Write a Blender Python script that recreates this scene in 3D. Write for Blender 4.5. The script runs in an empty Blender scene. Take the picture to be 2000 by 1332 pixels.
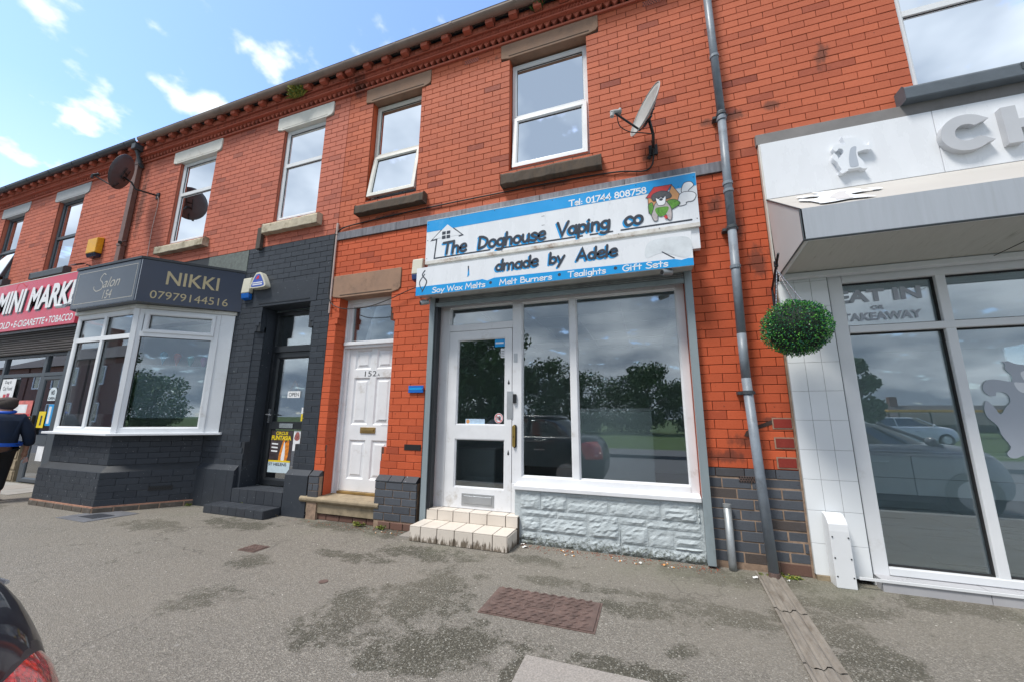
import bpy, math, random
from mathutils import Vector, Matrix
random.seed(7)
R = math.radians
C = bpy.context.scene.collection
scn = bpy.context.scene

# ------------------------------------------------------------------ camera
cam_d = bpy.data.cameras.new('camera'); cam = bpy.data.objects.new('camera', cam_d); C.objects.link(cam)
scn.camera = cam
cam_d.sensor_width = 36; cam_d.lens = 751.02/2000*36; cam_d.clip_start = .05; cam_d.clip_end = 900
p, yw, rl = 0.192822199, 0.339642328, 0.00649408704
fw = Vector((-math.sin(yw)*math.cos(p), math.cos(yw)*math.cos(p), math.sin(p)))
rt = Vector((math.cos(yw), math.sin(yw), 0)); up = rt.cross(fw)
rt2 = rt*math.cos(rl)+up*math.sin(rl); up2 = up*math.cos(rl)-rt*math.sin(rl)
M = Matrix((rt2, up2, -fw)).transposed().to_4x4(); M.translation = Vector((0, -4.0, 1.255))
cam.matrix_world = M
CAM = Vector((0, -4.0, 1.255))

# ------------------------------------------------------------------ world
SUN_EL, SUN_AZ = 60, 215          # azimuth clockwise from +Y
w = bpy.data.worlds.new('World'); scn.world = w; w.use_nodes = True
nt = w.node_tree; N = nt.nodes; L = nt.links; N.clear()
def nd(t, **k):
    n = N.new(t)
    for a, b in k.items(): setattr(n, a, b)
    return n
out = nd('ShaderNodeOutputWorld'); bg = nd('ShaderNodeBackground')
sky = nd('ShaderNodeTexSky', sky_type='NISHITA', sun_disc=False, sun_elevation=R(SUN_EL), sun_rotation=R(SUN_AZ), air_density=1.0, dust_density=.6, ozone_density=2.0)
geo = nd('ShaderNodeNewGeometry'); sep = nd('ShaderNodeSeparateXYZ')
neg = nd('ShaderNodeVectorMath', operation='SCALE'); neg.inputs['Scale'].default_value = -1
L.new(geo.outputs['Incoming'], neg.inputs[0]); L.new(neg.outputs[0], sep.inputs[0])
def mth(op, a, b=None, c=None, clamp=False):
    n = nd('ShaderNodeMath', operation=op, use_clamp=clamp)
    for i, v in enumerate((a, b, c)):
        if v is None: continue
        if isinstance(v, (int, float)): n.inputs[i].default_value = v
        else: L.new(v, n.inputs[i])
    return n.outputs[0]
zc = mth('MAXIMUM', sep.outputs[2], 0.0)
den = mth('ADD', zc, .28)
cx = mth('DIVIDE', sep.outputs[0], den); cy = mth('DIVIDE', sep.outputs[1], den)
cmb = nd('ShaderNodeCombineXYZ'); L.new(cx, cmb.inputs[0]); L.new(cy, cmb.inputs[1])
n1 = nd('ShaderNodeTexNoise'); n1.inputs['Scale'].default_value = 9.5; n1.inputs['Detail'].default_value = 6; n1.inputs['Roughness'].default_value = .48
L.new(cmb.outputs[0], n1.inputs['Vector'])
n2 = nd('ShaderNodeTexNoise'); n2.inputs['Scale'].default_value = 1.6; n2.inputs['Detail'].default_value = 5; n2.inputs['Roughness'].default_value = .5
L.new(cmb.outputs[0], n2.inputs['Vector'])
# scattered cumulus to the north-west, thickening into broken cloud towards the south
south = nd('ShaderNodeMapRange'); south.inputs['From Min'].default_value = .25; south.inputs['From Max'].default_value = -.35
L.new(sep.outputs[1], south.inputs['Value'])
thr = mth('MULTIPLY_ADD', south.outputs[0], -.28, .535)
cov = mth('SUBTRACT', n1.outputs[0], thr)
covr = nd('ShaderNodeMapRange', interpolation_type='SMOOTHSTEP'); covr.inputs['From Min'].default_value = 0; covr.inputs['From Max'].default_value = .15
L.new(cov, covr.inputs['Value'])
hz = nd('ShaderNodeMapRange'); hz.inputs['From Min'].default_value = .50; hz.inputs['From Max'].default_value = .0; hz.inputs['To Max'].default_value = .6
L.new(zc, hz.inputs['Value'])
mixf = mth('MAXIMUM', covr.outputs[0], hz.outputs[0], clamp=True)
ccol = nd('ShaderNodeValToRGB'); ccol.color_ramp.elements[0].position = .40; ccol.color_ramp.elements[0].color = (1.5, 1.85, 2.4, 1)
ccol.color_ramp.elements[1].position = .66; ccol.color_ramp.elements[1].color = (5.0, 5.4, 5.9, 1)
L.new(n2.outputs[0], ccol.inputs[0])
wc = nd('ShaderNodeMix', data_type='RGBA'); wc.inputs[6].default_value = (4.7, 5.1, 5.5, 1)
L.new(south.outputs[0], wc.inputs[0]); L.new(ccol.outputs[0], wc.inputs[7])
sg = nd('ShaderNodeMix', data_type='RGBA', blend_type='MULTIPLY'); sg.inputs[0].default_value = 1; sg.inputs[7].default_value = (1.34, 1.40, 1.52, 1)
L.new(sky.outputs[0], sg.inputs[6])
mx = nd('ShaderNodeMix', data_type='RGBA'); L.new(mixf, mx.inputs[0]); L.new(sg.outputs[2], mx.inputs[6]); L.new(wc.outputs[2], mx.inputs[7])
L.new(mx.outputs[2], bg.inputs[0]); bg.inputs[1].default_value = .125
L.new(bg.outputs[0], out.inputs[0])

sd = bpy.data.lights.new('sun', 'SUN'); sd.energy = 2.0; sd.angle = R(14); sd.color = (1, .96, .9)
so = bpy.data.objects.new('sun', sd); C.objects.link(so)
sv = Vector((math.sin(R(SUN_AZ))*math.cos(R(SUN_EL)), math.cos(R(SUN_AZ))*math.cos(R(SUN_EL)), math.sin(R(SUN_EL))))
so.rotation_euler = sv.to_track_quat('Z', 'Y').to_euler()
scn.view_settings.view_transform = 'Standard'; scn.view_settings.look = 'None'
scn.view_settings.exposure = 1.0; scn.view_settings.gamma = 1
scn.cycles.max_bounces = 8; scn.cycles.transparent_max_bounces = 12; scn.cycles.use_denoising = True

# ------------------------------------------------------------------ materials
class NT:
    def __init__(s, name):
        s.m = bpy.data.materials.new(name); s.m.use_nodes = True; s.t = s.m.node_tree
        s.n = s.t.nodes; s.l = s.t.links; s.b = s.n['Principled BSDF']; s.out = s.n['Material Output']
        s.g = s.n.new('ShaderNodeNewGeometry')
    def node(s, t, **k):
        n = s.n.new(t)
        for a, b in k.items(): setattr(n, a, b)
        return n
    def put(s, sock, v):
        if v is None: return
        if isinstance(v, (int, float)): sock.default_value = v
        elif isinstance(v, tuple): sock.default_value = v if len(v) != 3 or sock.type == 'VECTOR' else (*v, 1)
        else: s.l.new(v, sock)
    def math(s, op, a, b=None, c=None, clamp=False):
        n = s.node('ShaderNodeMath', operation=op, use_clamp=clamp)
        for i, v in enumerate((a, b, c)): s.put(n.inputs[i], v)
        return n.outputs[0]
    def noise(s, scale, detail=4, rough=.55, vec=None, stretch=None):
        n = s.node('ShaderNodeTexNoise'); n.inputs['Scale'].default_value = scale; n.inputs['Detail'].default_value = detail; n.inputs['Roughness'].default_value = rough
        v = vec or s.g.outputs['Position']
        if stretch:
            m = s.node('ShaderNodeVectorMath', operation='MULTIPLY'); s.l.new(v, m.inputs[0]); m.inputs[1].default_value = stretch; v = m.outputs[0]
        s.l.new(v, n.inputs['Vector']); return n.outputs[0]
    def ramp(s, f, *st):
        n = s.node('ShaderNodeValToRGB'); e = n.color_ramp.elements
        while len(e) < len(st): e.new(.5)
        for q, (po, co) in zip(e, st): q.position = po; q.color = (*co, 1) if len(co) == 3 else co
        s.put(n.inputs[0], f); return n.outputs[0]
    def mix(s, f, a, b, mode='MIX'):
        n = s.node('ShaderNodeMix', data_type='RGBA', blend_type=mode); s.put(n.inputs[0], f); s.put(n.inputs[6], a); s.put(n.inputs[7], b); return n.outputs[2]
    def rng(s, v, a, b, c=0, d=1):
        n = s.node('ShaderNodeMapRange', interpolation_type='SMOOTHSTEP'); s.put(n.inputs[0], v)
        for i, q in enumerate((a, b, c, d)): n.inputs[i+1].default_value = q
        return n.outputs[0]
    def bump(s, h, st=.3, dist=.01):
        n = s.node('ShaderNodeBump'); n.inputs['Strength'].default_value = st; n.inputs['Distance'].default_value = dist
        s.put(n.inputs['Height'], h); s.l.new(n.outputs[0], s.b.inputs['Normal'])
    def done(s, col=None, rough=None, metal=None, spec=None):
        s.put(s.b.inputs['Base Color'], col); s.put(s.b.inputs['Roughness'], rough); s.put(s.b.inputs['Metallic'], metal); s.put(s.b.inputs['Specular IOR Level'], spec)
        return s.m
    def rnd(s):
        o = s.node('ShaderNodeObjectInfo')
        return s.math('FRACT', s.math('ADD', s.math('MULTIPLY', o.outputs['Random'], 7.31), s.g.outputs['Random Per Island']))
    def xyz(s):
        q = s.node('ShaderNodeSeparateXYZ'); s.l.new(s.g.outputs['Position'], q.inputs[0]); return q.outputs
    def spot(s, x, y, z, rx, ry, rz):
        m = s.node('ShaderNodeVectorMath', operation='SUBTRACT'); s.l.new(s.g.outputs['Position'], m.inputs[0]); m.inputs[1].default_value = (x, y, z)
        d = s.node('ShaderNodeVectorMath', operation='DIVIDE'); s.l.new(m.outputs[0], d.inputs[0]); d.inputs[1].default_value = (rx, ry, rz)
        l = s.node('ShaderNodeVectorMath', operation='LENGTH'); s.l.new(d.outputs[0], l.inputs[0])
        return s.math('SUBTRACT', 1, l.outputs['Value'], clamp=True)
MATS = {}
def pbr(name, col, rough=.5, metal=0, var=.12, scale=6, dirt=0, dirtcol=(.08, .07, .055), bump=0, bscale=120, stretch=None, spec=None):
    if name in MATS: return MATS[name]
    s = NT(name); n = s.noise(scale, 5, .6, stretch=stretch)
    a = tuple(c*(1-var) for c in col); b = tuple(min(1, c*(1+var)) for c in col)
    c = s.ramp(n, (.3, a), (.7, b))
    if dirt:
        dn = s.noise(scale*.7, 8, .7, stretch=stretch); c = s.mix(s.rng(dn, .62-dirt*.3, .85-dirt*.15), c, dirtcol)
    if bump: s.bump(s.noise(bscale, 4, .6), bump, .004)
    s.done(c, s.ramp(n, (.3, (rough*.85,)*3), (.7, (min(1, rough*1.15),)*3)), metal, spec)
    MATS[name] = s.m; return s.m

STAINS = [(.98, 0, 4.30, .22, .3, .12), (1.33, 0, 4.33, .22, .3, .10), (1.8, 0, 4.75, .12, .3, .28), (.72, 0, 4.28, .14, .3, .10), (-3.9, 0, 6.2, .35, .5, .3),
          (.15, 0, 4.02, .12, .3, .10), (-.9, 0, 3.92, .5, .3, .08), (-3.2, 0, 3.93, .5, .3, .06), (.74, 0, 3.35, .12, .3, .22), (-9.0, 0, 5.2, .22, .3, 1.4),
          (.8, 0, 1.05, .3, .3, .12), (.62, 0, .92, .25, .3, .12), (1.03, 0, 1.24, .2, .3, .05), (-1.3, 0, 5.95, .8, .5, .1), (.55, 0, 3.6, .1, .3, .1), (.9, 0, 3.05, .18, .3, .25), (1.05, 0, 2.7, .2, .3, .3)]
def brickmat(name, ca, cb, cc, wash=0, stains=True, painted=False):
    s = NT(name); r = s.rnd()
    c = s.ramp(r, (0, cc), (.07, cb), (.35, ca), (.8, tuple(q*1.10 for q in ca)), (1, tuple((q+u)/2 for q, u in zip(ca, cb))))
    big = s.noise(.8, 5, .6); c = s.mix(s.rng(big, .35, .75, 0, .30), c, tuple(q*.72 for q in cb))
    fine = s.noise(70, 5, .65); c = s.mix(s.rng(fine, .52, .75, 0, .35), c, tuple(q*.55 for q in cb))
    mid = s.noise(14, 4, .6); c = s.mix(s.rng(mid, .5, .8, 0, .28), c, tuple(min(1, q*1.25+.02) for q in ca))
    if not painted:
        pits = s.noise(38, 2, .5); c = s.mix(s.rng(pits, .70, .76, 0, .8), c, (.05, .02, .015))
        wf = s.noise(5, 6, .75); c = s.mix(s.rng(wf, .72, .82, 0, .4), c, (.55, .42, .36))
    if stains:
        acc = None
        for st in STAINS:
            q = s.spot(*st); acc = q if acc is None else s.math('MAXIMUM', acc, q)
        sn = s.noise(11, 6, .7, stretch=(1, 1, .55))
        f = s.rng(s.math('ADD', s.math('MULTIPLY', acc, .62), sn), .72, 1.0, 0, .62)
        c = s.mix(f, c, (.035, .026, .022))
    if painted:
        c = s.mix(s.rng(s.noise(55, 2, .4), .745, .77), c, (.5, .52, .54))
    s.bump(s.noise(55, 6, .65), .35, .004)
    s.done(c, s.ramp(fine, (.3, (.62,)*3), (.7, (.85,)*3)) if not painted else s.ramp(fine, (.3, (.38,)*3), (.7, (.6,)*3)), 0, .35)
    return s.m
m_red = brickmat('red_brick', (.51, .128, .060), (.45, .108, .052), (.26, .058, .034))
m_redlow = brickmat('orange_red_brick', (.53, .100, .036), (.46, .085, .032), (.36, .068, .030))
m_redleft = brickmat('weathered_red_brick', (.50, .145, .090), (.44, .125, .080), (.31, .095, .065))
m_blue = brickmat('blue_engineering_brick', (.085, .095, .112), (.065, .072, .085), (.090, .070, .060), stains=False)
m_black = brickmat('black_painted_brick', (.036, .043, .054), (.030, .036, .046), (.042, .050, .061), stains=False, painted=True)
m_slab = brickmat('dark_slate_stone', (.042, .048, .058), (.035, .040, .050), (.050, .054, .064), stains=False, painted=True)
m_terra = brickmat('terracotta_moulding', (.48, .130, .080), (.40, .105, .065), (.30, .085, .06), stains=True)
m_mortar = pbr('dark_mortar', (.085, .045, .035), .95, var=.4, scale=20)
m_mortar_pale = pbr('pale_mortar', (.30, .21, .15), .95, var=.3, scale=20, dirt=.3)
m_mortar_black = pbr('painted_mortar', (.020, .024, .030), .6, var=.3)
m_white = pbr('white_upvc', (.74, .76, .78), .32, var=.04, scale=3, dirt=.12, dirtcol=(.42, .40, .36))
m_whitep = pbr('white_paint', (.74, .75, .77), .42, var=.05, scale=5, dirt=.22, dirtcol=(.40, .36, .30), bump=.15, bscale=40)
m_offw = pbr('cream_upvc', (.66, .65, .60), .38, var=.05, dirt=.2, dirtcol=(.35, .31, .24))
m_anth = pbr('anthracite_frame', (.055, .068, .082), .42, var=.08, scale=6, dirt=.1, dirtcol=(.12, .12, .12))
m_blackf = pbr('black_frame', (.015, .018, .022), .35, var=.15, dirt=.12, dirtcol=(.10, .10, .10))
m_seal = pbr('black_seal', (.012, .012, .013), .6)
m_stonebrown = pbr('brown_sandstone', (.30, .185, .125), .85, var=.16, scale=5, dirt=.35, dirtcol=(.13, .085, .06), bump=.5, bscale=60)
m_stonedark = pbr('sooty_sandstone', (.085, .062, .045), .9, var=.3, scale=7, dirt=.4, dirtcol=(.035, .03, .025), bump=.7, bscale=50, stretch=(3, 1, 1))
m_stonecream = pbr('cream_painted_stone', (.74, .72, .66), .75, var=.07, scale=5, dirt=.22, dirtcol=(.36, .28, .19), bump=.4, bscale=60)
m_stonegrey = pbr('grey_painted_stone', (.42, .43, .44), .7, var=.07, scale=5, dirt=.15, dirtcol=(.2, .19, .18), bump=.3, bscale=60)
m_sillcream = pbr('weathered_cream_stone', (.50, .44, .33), .85, var=.2, scale=8, dirt=.5, dirtcol=(.16, .12, .06), bump=.6, bscale=50)
m_darkpaint = pbr('dark_grey_paint', (.050, .060, .068), .5, var=.15, scale=9, dirt=.1, dirtcol=(.12, .12, .11), bump=.3, bscale=60)
m_lead = pbr('lead_flashing', (.165, .165, .185), .55, metal=.3, var=.35, scale=5, dirt=.3, dirtcol=(.30, .30, .31), bump=.3, bscale=16, stretch=(5, 1, .6))
m_leadgrey = pbr('grey_flashing', (.20, .19, .185), .6, var=.15, scale=5, dirt=.2, dirtcol=(.12, .11, .10), bump=.3, bscale=20)
m_gutter = pbr('brown_gutter', (.26, .195, .16), .45, var=.15, scale=6, dirt=.25, dirtcol=(.2, .17, .15))
m_gutterblk = pbr('black_gutter', (.05, .06, .07), .4, var=.2)
m_browndp = pbr('brown_painted_pipe', (.155, .085, .068), .5, var=.15, scale=6, dirt=.2, dirtcol=(.07, .04, .03))
m_greypipe = pbr('grey_painted_iron', (.20, .235, .275), .42, var=.14, scale=7, dirt=.35, dirtcol=(.085, .095, .11), bump=.35, bscale=45)
m_galv = pbr('galvanised_steel', (.33, .35, .36), .45, metal=.55, var=.2, scale=10, dirt=.2, dirtcol=(.18, .17, .15))
m_shutg = pbr('shutter_guide_grey', (.255, .305, .325), .45, metal=.1, var=.10, scale=4, dirt=.22, dirtcol=(.13, .14, .14), stretch=(1, 1, .3))
m_shutd = pbr('shutter_slat_brown', (.105, .095, .092), .45, metal=.2, var=.2, scale=6, stretch=(.4, 1, 4))
m_signw = pbr('white_sign_panel', (.76, .78, .81), .28, var=.03, scale=2.5, dirt=.06, dirtcol=(.52, .53, .55), stretch=(3, 1, 1))
m_signrust = pbr('stained_sign_trim', (.62, .60, .56), .5, var=.15, scale=9, dirt=.5, dirtcol=(.22, .12, .07))
m_signblue = pbr('sign_blue', (.006, .31, .70), .3, var=.05, scale=3, dirt=.1, dirtcol=(.10, .42, .75))
m_ink = pbr('sign_charcoal', (.040, .047, .062), .3, var=.1)
m_tile = pbr('glossy_white_tile', (.80, .83, .85), .12, var=.03, scale=1.5)
m_grout = pbr('grout', (.42, .43, .43), .8, var=.15, dirt=.3, dirtcol=(.2, .19, .17))
m_aw = pbr('awning_taupe', (.46, .44, .41), .65, var=.05, scale=2, dirt=.25, dirtcol=(.33, .30, .27), stretch=(.5, 2, 1))
m_awf = pbr('awning_front_grey', (.38, .41, .45), .6, var=.05, scale=4, dirt=.35, dirtcol=(.33, .35, .37), stretch=(9, 1, .5))
m_aws = pbr('awning_side_grey', (.52, .51, .51), .6, var=.05, scale=2)
m_awu = pbr('awning_underside', (.52, .52, .48), .7, var=.06, scale=5, dirt=.2, dirtcol=(.17, .17, .11), stretch=(9, 1, .4))
m_letterg = pbr('brushed_grey_letter', (.50, .51, .53), .38, metal=.15, var=.04, scale=4)
m_decalg = pbr('silver_vinyl', (.42, .46, .52), .5, var=.03)
m_decalw = pbr('white_vinyl', (.75, .78, .82), .4, var=.03)
m_gold = pbr('gold_lettering', (.42, .35, .20), .4, var=.08)
m_goldpale = pbr('pale_gold_lettering', (.40, .38, .33), .4, var=.06)
m_navy = pbr('navy_sign_panel', (.012, .022, .050), .16, var=.15, scale=2)
m_navy_sheen = pbr('navy_panel_painted_sheen', (.075, .09, .11), .22, var=.08, scale=2)  # front of the salon sign: glancing reflection put into a paler colour
m_pink = pbr('faded_red_sign', (.58, .040, .085), .3, var=.07, scale=3, dirt=.3, dirtcol=(.62, .16, .20))
m_whitel = pbr('white_lettering', (.78, .79, .80), .4, var=.03)
m_brass = pbr('brass', (.45, .30, .12), .35, metal=.8, var=.2, dirt=.3)
m_gold2 = pbr('gold_anodised', (.60, .42, .12), .3, metal=.8, var=.06)
m_chrome = pbr('satin_chrome', (.55, .57, .6), .25, metal=.9, var=.06)
m_alu = pbr('aluminium_plate', (.50, .52, .54), .38, metal=.6, var=.05)
m_iron = pbr('rusty_cast_iron', (.155, .105, .090), .6, metal=.25, var=.25, scale=12, dirt=.35, dirtcol=(.07, .05, .045), bump=.5, bscale=160)
m_blackp = pbr('black_plastic', (.014, .015, .017), .4, var=.1)
m_dishd = pbr('brown_dish_mesh', (.085, .083, .092), .45, var=.12)
m_dishg = pbr('pale_dish', (.36, .37, .36), .5, var=.08, scale=6, dirt=.3, dirtcol=(.22, .21, .18))
m_cable = pbr('black_cable', (.012, .011, .010), .6)
m_cablew = pbr('pale_cable', (.50, .38, .34), .6)
m_alarmw = pbr('cream_alarm_plastic', (.60, .58, .48), .4, var=.06, dirt=.15, dirtcol=(.4, .36, .28))
m_alarmb = pbr('blue_alarm_lens', (.010, .13, .50), .25, var=.08)
m_yellow = pbr('yellow_plastic', (.72, .36, .012), .4, var=.1, dirt=.12, dirtcol=(.3, .15, .03))
m_redv = pbr('red_vinyl', (.58, .02, .03), .4)
m_cream = pbr('dirty_cream_tile', (.66, .57, .48), .38, var=.06, scale=5, dirt=.22, dirtcol=(.44, .34, .25))
m_bgrout = pbr('dark_grout', (.10, .075, .055), .9, var=.3)
m_dktile = pbr('dark_quarry_tile', (.050, .053, .062), .5, var=.2, scale=8, dirt=.25, dirtcol=(.10, .10, .10))
m_stonestep = pbr('worn_stone_step', (.30, .24, .16), .85, var=.25, scale=9, dirt=.5, dirtcol=(.12, .10, .065), bump=.7, bscale=60)
m_wood = pbr('old_timber', (.075, .062, .052), .9, var=.3, scale=10, stretch=(4, 4, .5))
m_render = pbr('green_grey_render', (.135, .155, .145), .9, var=.3, scale=18, bump=.9, bscale=70)
m_int = pbr('interior_wall', (.80, .85, .85), .8, var=.04)
m_intg = pbr('interior_grey', (.42, .46, .47), .7, var=.05)
m_ceil = pbr('ceiling_tile', (.80, .82, .82), .8, var=.04)
m_floorw = pbr('laminate_floor', (.17, .15, .125), .45, var=.2, scale=4, stretch=(8, .6, 1))
m_floort = pbr('grey_floor_tile', (.58, .59, .59), .3, var=.15, scale=2.5, stretch=(.4, 3, 1))
m_curtain = pbr('net_curtain', (.50, .53, .56), .9, var=.10, scale=3, stretch=(14, 1, .25))
m_cloth = pbr('white_blind', (.66, .68, .70), .9, var=.03)
m_foil = pbr('leaf_dark', (.02, .05, .02), .5)

def clad():
    s = NT('painted_rockface_stone'); n = s.noise(3, 4); c = s.ramp(n, (.3, (.42, .47, .49)), (.7, (.50, .55, .565)))
    st = s.noise(5, 6, .7, stretch=(8, 1, .8)); c = s.mix(s.rng(st, .55, .8, 0, .35), c, (.30, .34, .35))
    z = s.xyz()[2]; low = s.rng(z, .16, .0); mn = s.noise(34, 6, .75)
    c = s.mix(s.math('MULTIPLY', s.rng(s.math('ADD', mn, s.math('MULTIPLY', low, .24)), .60, .76), s.rng(z, .30, .03, 0, .85)), c, (.075, .085, .065))
    h = s.noise(22, 8, .62); s.bump(h, .9, .012); return s.done(c, .7, 0, .3)
m_clad = clad()
def creamtile():
    s = NT('soiled_cream_step_tile'); n = s.noise(4, 4); c = s.ramp(n, (.3, (.60, .54, .47)), (.7, (.68, .62, .55)))
    z = s.xyz()[2]; mn = s.noise(30, 6, .7, stretch=(1, 1, .25)); 
    c = s.mix(s.rng(s.math('ADD', mn, s.math('MULTIPLY', s.rng(z, .13, .0), .30)), .64, .80, 0, .9), c, (.10, .075, .05))
    c = s.mix(s.rng(s.noise(8, 6, .7), .58, .8, 0, .5), c, (.36, .27, .2))
    s.bump(mn, .2, .003); return s.done(c, .42, 0, .4)
m_steptile = creamtile()
def glassmat(name, tint, base, ior=1.5, rough=.0, spread=.75):
    s = NT(name); s.n.remove(s.b)
    tr = s.node('ShaderNodeBsdfTransparent'); tr.inputs[0].default_value = (*tint, 1)
    gl = s.node('ShaderNodeBsdfGlossy'); gl.inputs['Roughness'].default_value = rough; gl.inputs[0].default_value = (.95, .98, 1, 1)
    fr = s.node('ShaderNodeFresnel'); fr.inputs['IOR'].default_value = ior
    bp = s.node('ShaderNodeBump'); bp.inputs['Strength'].default_value = .02; bp.inputs['Distance'].default_value = .02
    s.l.new(s.noise(.9, 2, .4), bp.inputs['Height']); s.l.new(bp.outputs[0], gl.inputs['Normal'])
    f = s.math('MULTIPLY_ADD', fr.outputs[0], spread, base, clamp=True)
    ms = s.node('ShaderNodeMixShader'); s.l.new(f, ms.inputs[0]); s.l.new(tr.outputs[0], ms.inputs[1]); s.l.new(gl.outputs[0], ms.inputs[2])
    s.l.new(ms.outputs[0], s.out.inputs[0]); return s.m
m_glass = glassmat('shop_glass', (.94, .98, .98), .14)
m_glassup = glassmat('upstairs_glass', (.82, .87, .90), .30)
m_glassdk = glassmat('dark_glass', (.45, .52, .54), .34)
m_carglass = glassmat('car_glass', (.10, .12, .13), .10)
def paint(name, col, rough=.06):
    s = NT(name); s.b.inputs['Coat Weight'].default_value = .45; s.b.inputs['Coat Roughness'].default_value = .02
    return s.done(col, .45, .0, .2)
m_carblk = paint('black_car_paint', (.008, .010, .016)); m_carsil = paint('grey_silver_car_paint', (.20, .22, .24)); m_carwht = paint('white_van_paint', (.7, .72, .74))
def lampmat():
    s = NT('red_lamp_lens'); v = s.node('ShaderNodeTexVoronoi'); v.inputs['Scale'].default_value = 75; s.l.new(s.g.outputs['Position'], v.inputs['Vector'])
    c = s.ramp(v.outputs['Distance'], (.0, (.85, .010, .012)), (.45, (.55, .003, .006)), (.8, (.16, 0, .004)))
    s.b.inputs['Coat Weight'].default_value = 1; s.b.inputs['Coat Roughness'].default_value = .02; s.bump(v.outputs['Distance'], .4, .004)
    return s.done(c, .25, 0, .6)
m_lamp = lampmat()
m_leaf = None
def leafmat(name, ramp_, rough=.45):
    s = NT(name); r = s.rnd(); c = s.ramp(r, *ramp_); s.b.inputs['Subsurface Weight'].default_value = 0
    return s.done(c, rough, 0, .4)
m_topi = leafmat('topiary_leaf', ((0, (.012, .06, .055)), (.3, (.02, .12, .075)), (.55, (.04, .21, .05)), (.8, (.09, .36, .05)), (1, (.2, .48, .08))), .32)
m_tree = leafmat('tree_leaf', ((0, (.025, .055, .014)), (.5, (.05, .11, .025)), (1, (.10, .19, .045))), .6)
m_weed = leafmat('weed_leaf', ((0, (.07, .12, .02)), (.5, (.16, .22, .04)), (1, (.35, .30, .05))), .6)
m_bark = pbr('bark', (.09, .07, .05), .9, var=.3)

def asphalt():
    s = NT('asphalt_pavement'); P = s.xyz()
    agg = s.node('ShaderNodeTexVoronoi'); agg.inputs['Scale'].default_value = 150; s.l.new(s.g.outputs['Position'], agg.inputs['Vector'])
    agr = s.node('ShaderNodeSeparateColor'); s.l.new(agg.outputs['Color'], agr.inputs[0])
    c = s.ramp(agr.outputs[0], (0, (.135, .124, .106)), (.4, (.195, .179, .154)), (.75, (.232, .212, .182)), (1, (.37, .345, .30)))
    big = s.noise(.55, 6, .6); c = s.mix(s.rng(big, .3, .75, 0, .4), c, (.15, .138, .118))
    c = s.mix(s.rng(s.noise(2.2, 6, .65), .45, .75, 0, .30), c, (.24, .22, .19))
    # bands of damp moss and worn binder where the photograph has them
    pts = [(-1.55, -1.35, .42, .75), (-1.2, -1.85, .5, .4), (-1.95, -1.7, .35, .5), (-.15, -1.03, .38, .17), (.35, -.95, .55, .22), (-.05, -.80, .5, .12), (.95, -.9, .35, .4), (.55, -.25, .9, .22), (-2.0, -.60, .7, .22), (-1.0, -.42, .45, .15),
           (-3.0, -.10, 1.4, .30), (-4.6, -.50, .8, .25), (-3.0, -1.9, .25, .3), (-3.4, -1.3, .3, .2), (1.0, -1.35, .35, .5), (.5, -1.9, .6, .25), (1.9, -.25, .6, .2), (-.05, -1.72, 1.0, .12), (-.7, -.8, .4, .12), (-5.5, -.9, .7, .25), (-.72, -1.9, .08, .4), (.1, -1.45, .12, .12), (1.15, -.5, .45, .3), (-2.6, -.9, .5, .15), (-8.6, -1.3, .8, .4)]
    acc = None
    for x, y, a, b in pts:
        q = s.spot(x, y, 0, a, b, 5); acc = q if acc is None else s.math('MAXIMUM', acc, q)
    sn = s.noise(3.2, 8, .72); fn = s.noise(48, 3, .6)
    sn2 = s.noise(9, 6, .75)
    f = s.math('ADD', s.math('ADD', s.math('MULTIPLY', s.math('POWER', acc, .6), .62), s.math('MULTIPLY', sn, 1.9)), s.math('ADD', s.math('MULTIPLY', fn, .6), s.math('MULTIPLY', sn2, 1.3)))
    f = s.rng(f, 2.10, 2.36)
    agn = s.ramp(agr.outputs[1], (0, (.050, .046, .035)), (.5, (.085, .079, .060)), (.86, (.135, .126, .10)), (1, (.34, .33, .29)))
    c = s.mix(f, c, agn)
    gr = s.rng(P[1], -.75, -.25); c = s.mix(s.math('MULTIPLY', s.math('MULTIPLY', gr, s.rng(s.noise(1.2, 5, .6), .45, .65)), .35), c, (.155, .165, .105))
    # trodden chewing gum
    gum = s.node('ShaderNodeTexVoronoi'); gum.inputs['Scale'].default_value = 3.2; s.l.new(s.g.outputs['Position'], gum.inputs['Vector'])
    c = s.mix(s.rng(gum.outputs['Distance'], .055, .035, 0, .6), c, (.34, .32, .29))
    cv_ = s.node('ShaderNodeVectorMath', operation='ADD'); cn_ = s.node('ShaderNodeTexNoise'); cn_.inputs['Scale'].default_value = 2.5; cn_.inputs['Detail'].default_value = 5; s.l.new(s.g.outputs['Position'], cn_.inputs['Vector'])
    cs2 = s.node('ShaderNodeVectorMath', operation='SCALE'); cs2.inputs['Scale'].default_value = .7; s.l.new(cn_.outputs['Color'], cs2.inputs[0]); s.l.new(s.g.outputs['Position'], cv_.inputs[0]); s.l.new(cs2.outputs[0], cv_.inputs[1])
    ck = s.node('ShaderNodeTexVoronoi', feature='DISTANCE_TO_EDGE'); ck.inputs['Scale'].default_value = .55; s.l.new(cv_.outputs[0], ck.inputs['Vector'])
    ckf = s.math('MULTIPLY', s.rng(ck.outputs['Distance'], .006, .001, 0, .55), s.rng(s.noise(.9, 3, .5), .48, .58)); c = s.mix(ckf, c, (.06, .055, .045))
    wm = s.noise(.35, 3, .5, stretch=(1, 2.2, 1)); c = s.mix(s.rng(wm, .42, .62, 0, .28), c, (.25, .225, .185))
    s.bump(s.math('MULTIPLY', agg.outputs['Distance'], 1.0), .9, .006)
    return s.done(c, s.ramp(agr.outputs[1], (0, (.6,)*3), (1, (.9,)*3)), 0, .35)
m_asph = asphalt()
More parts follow.
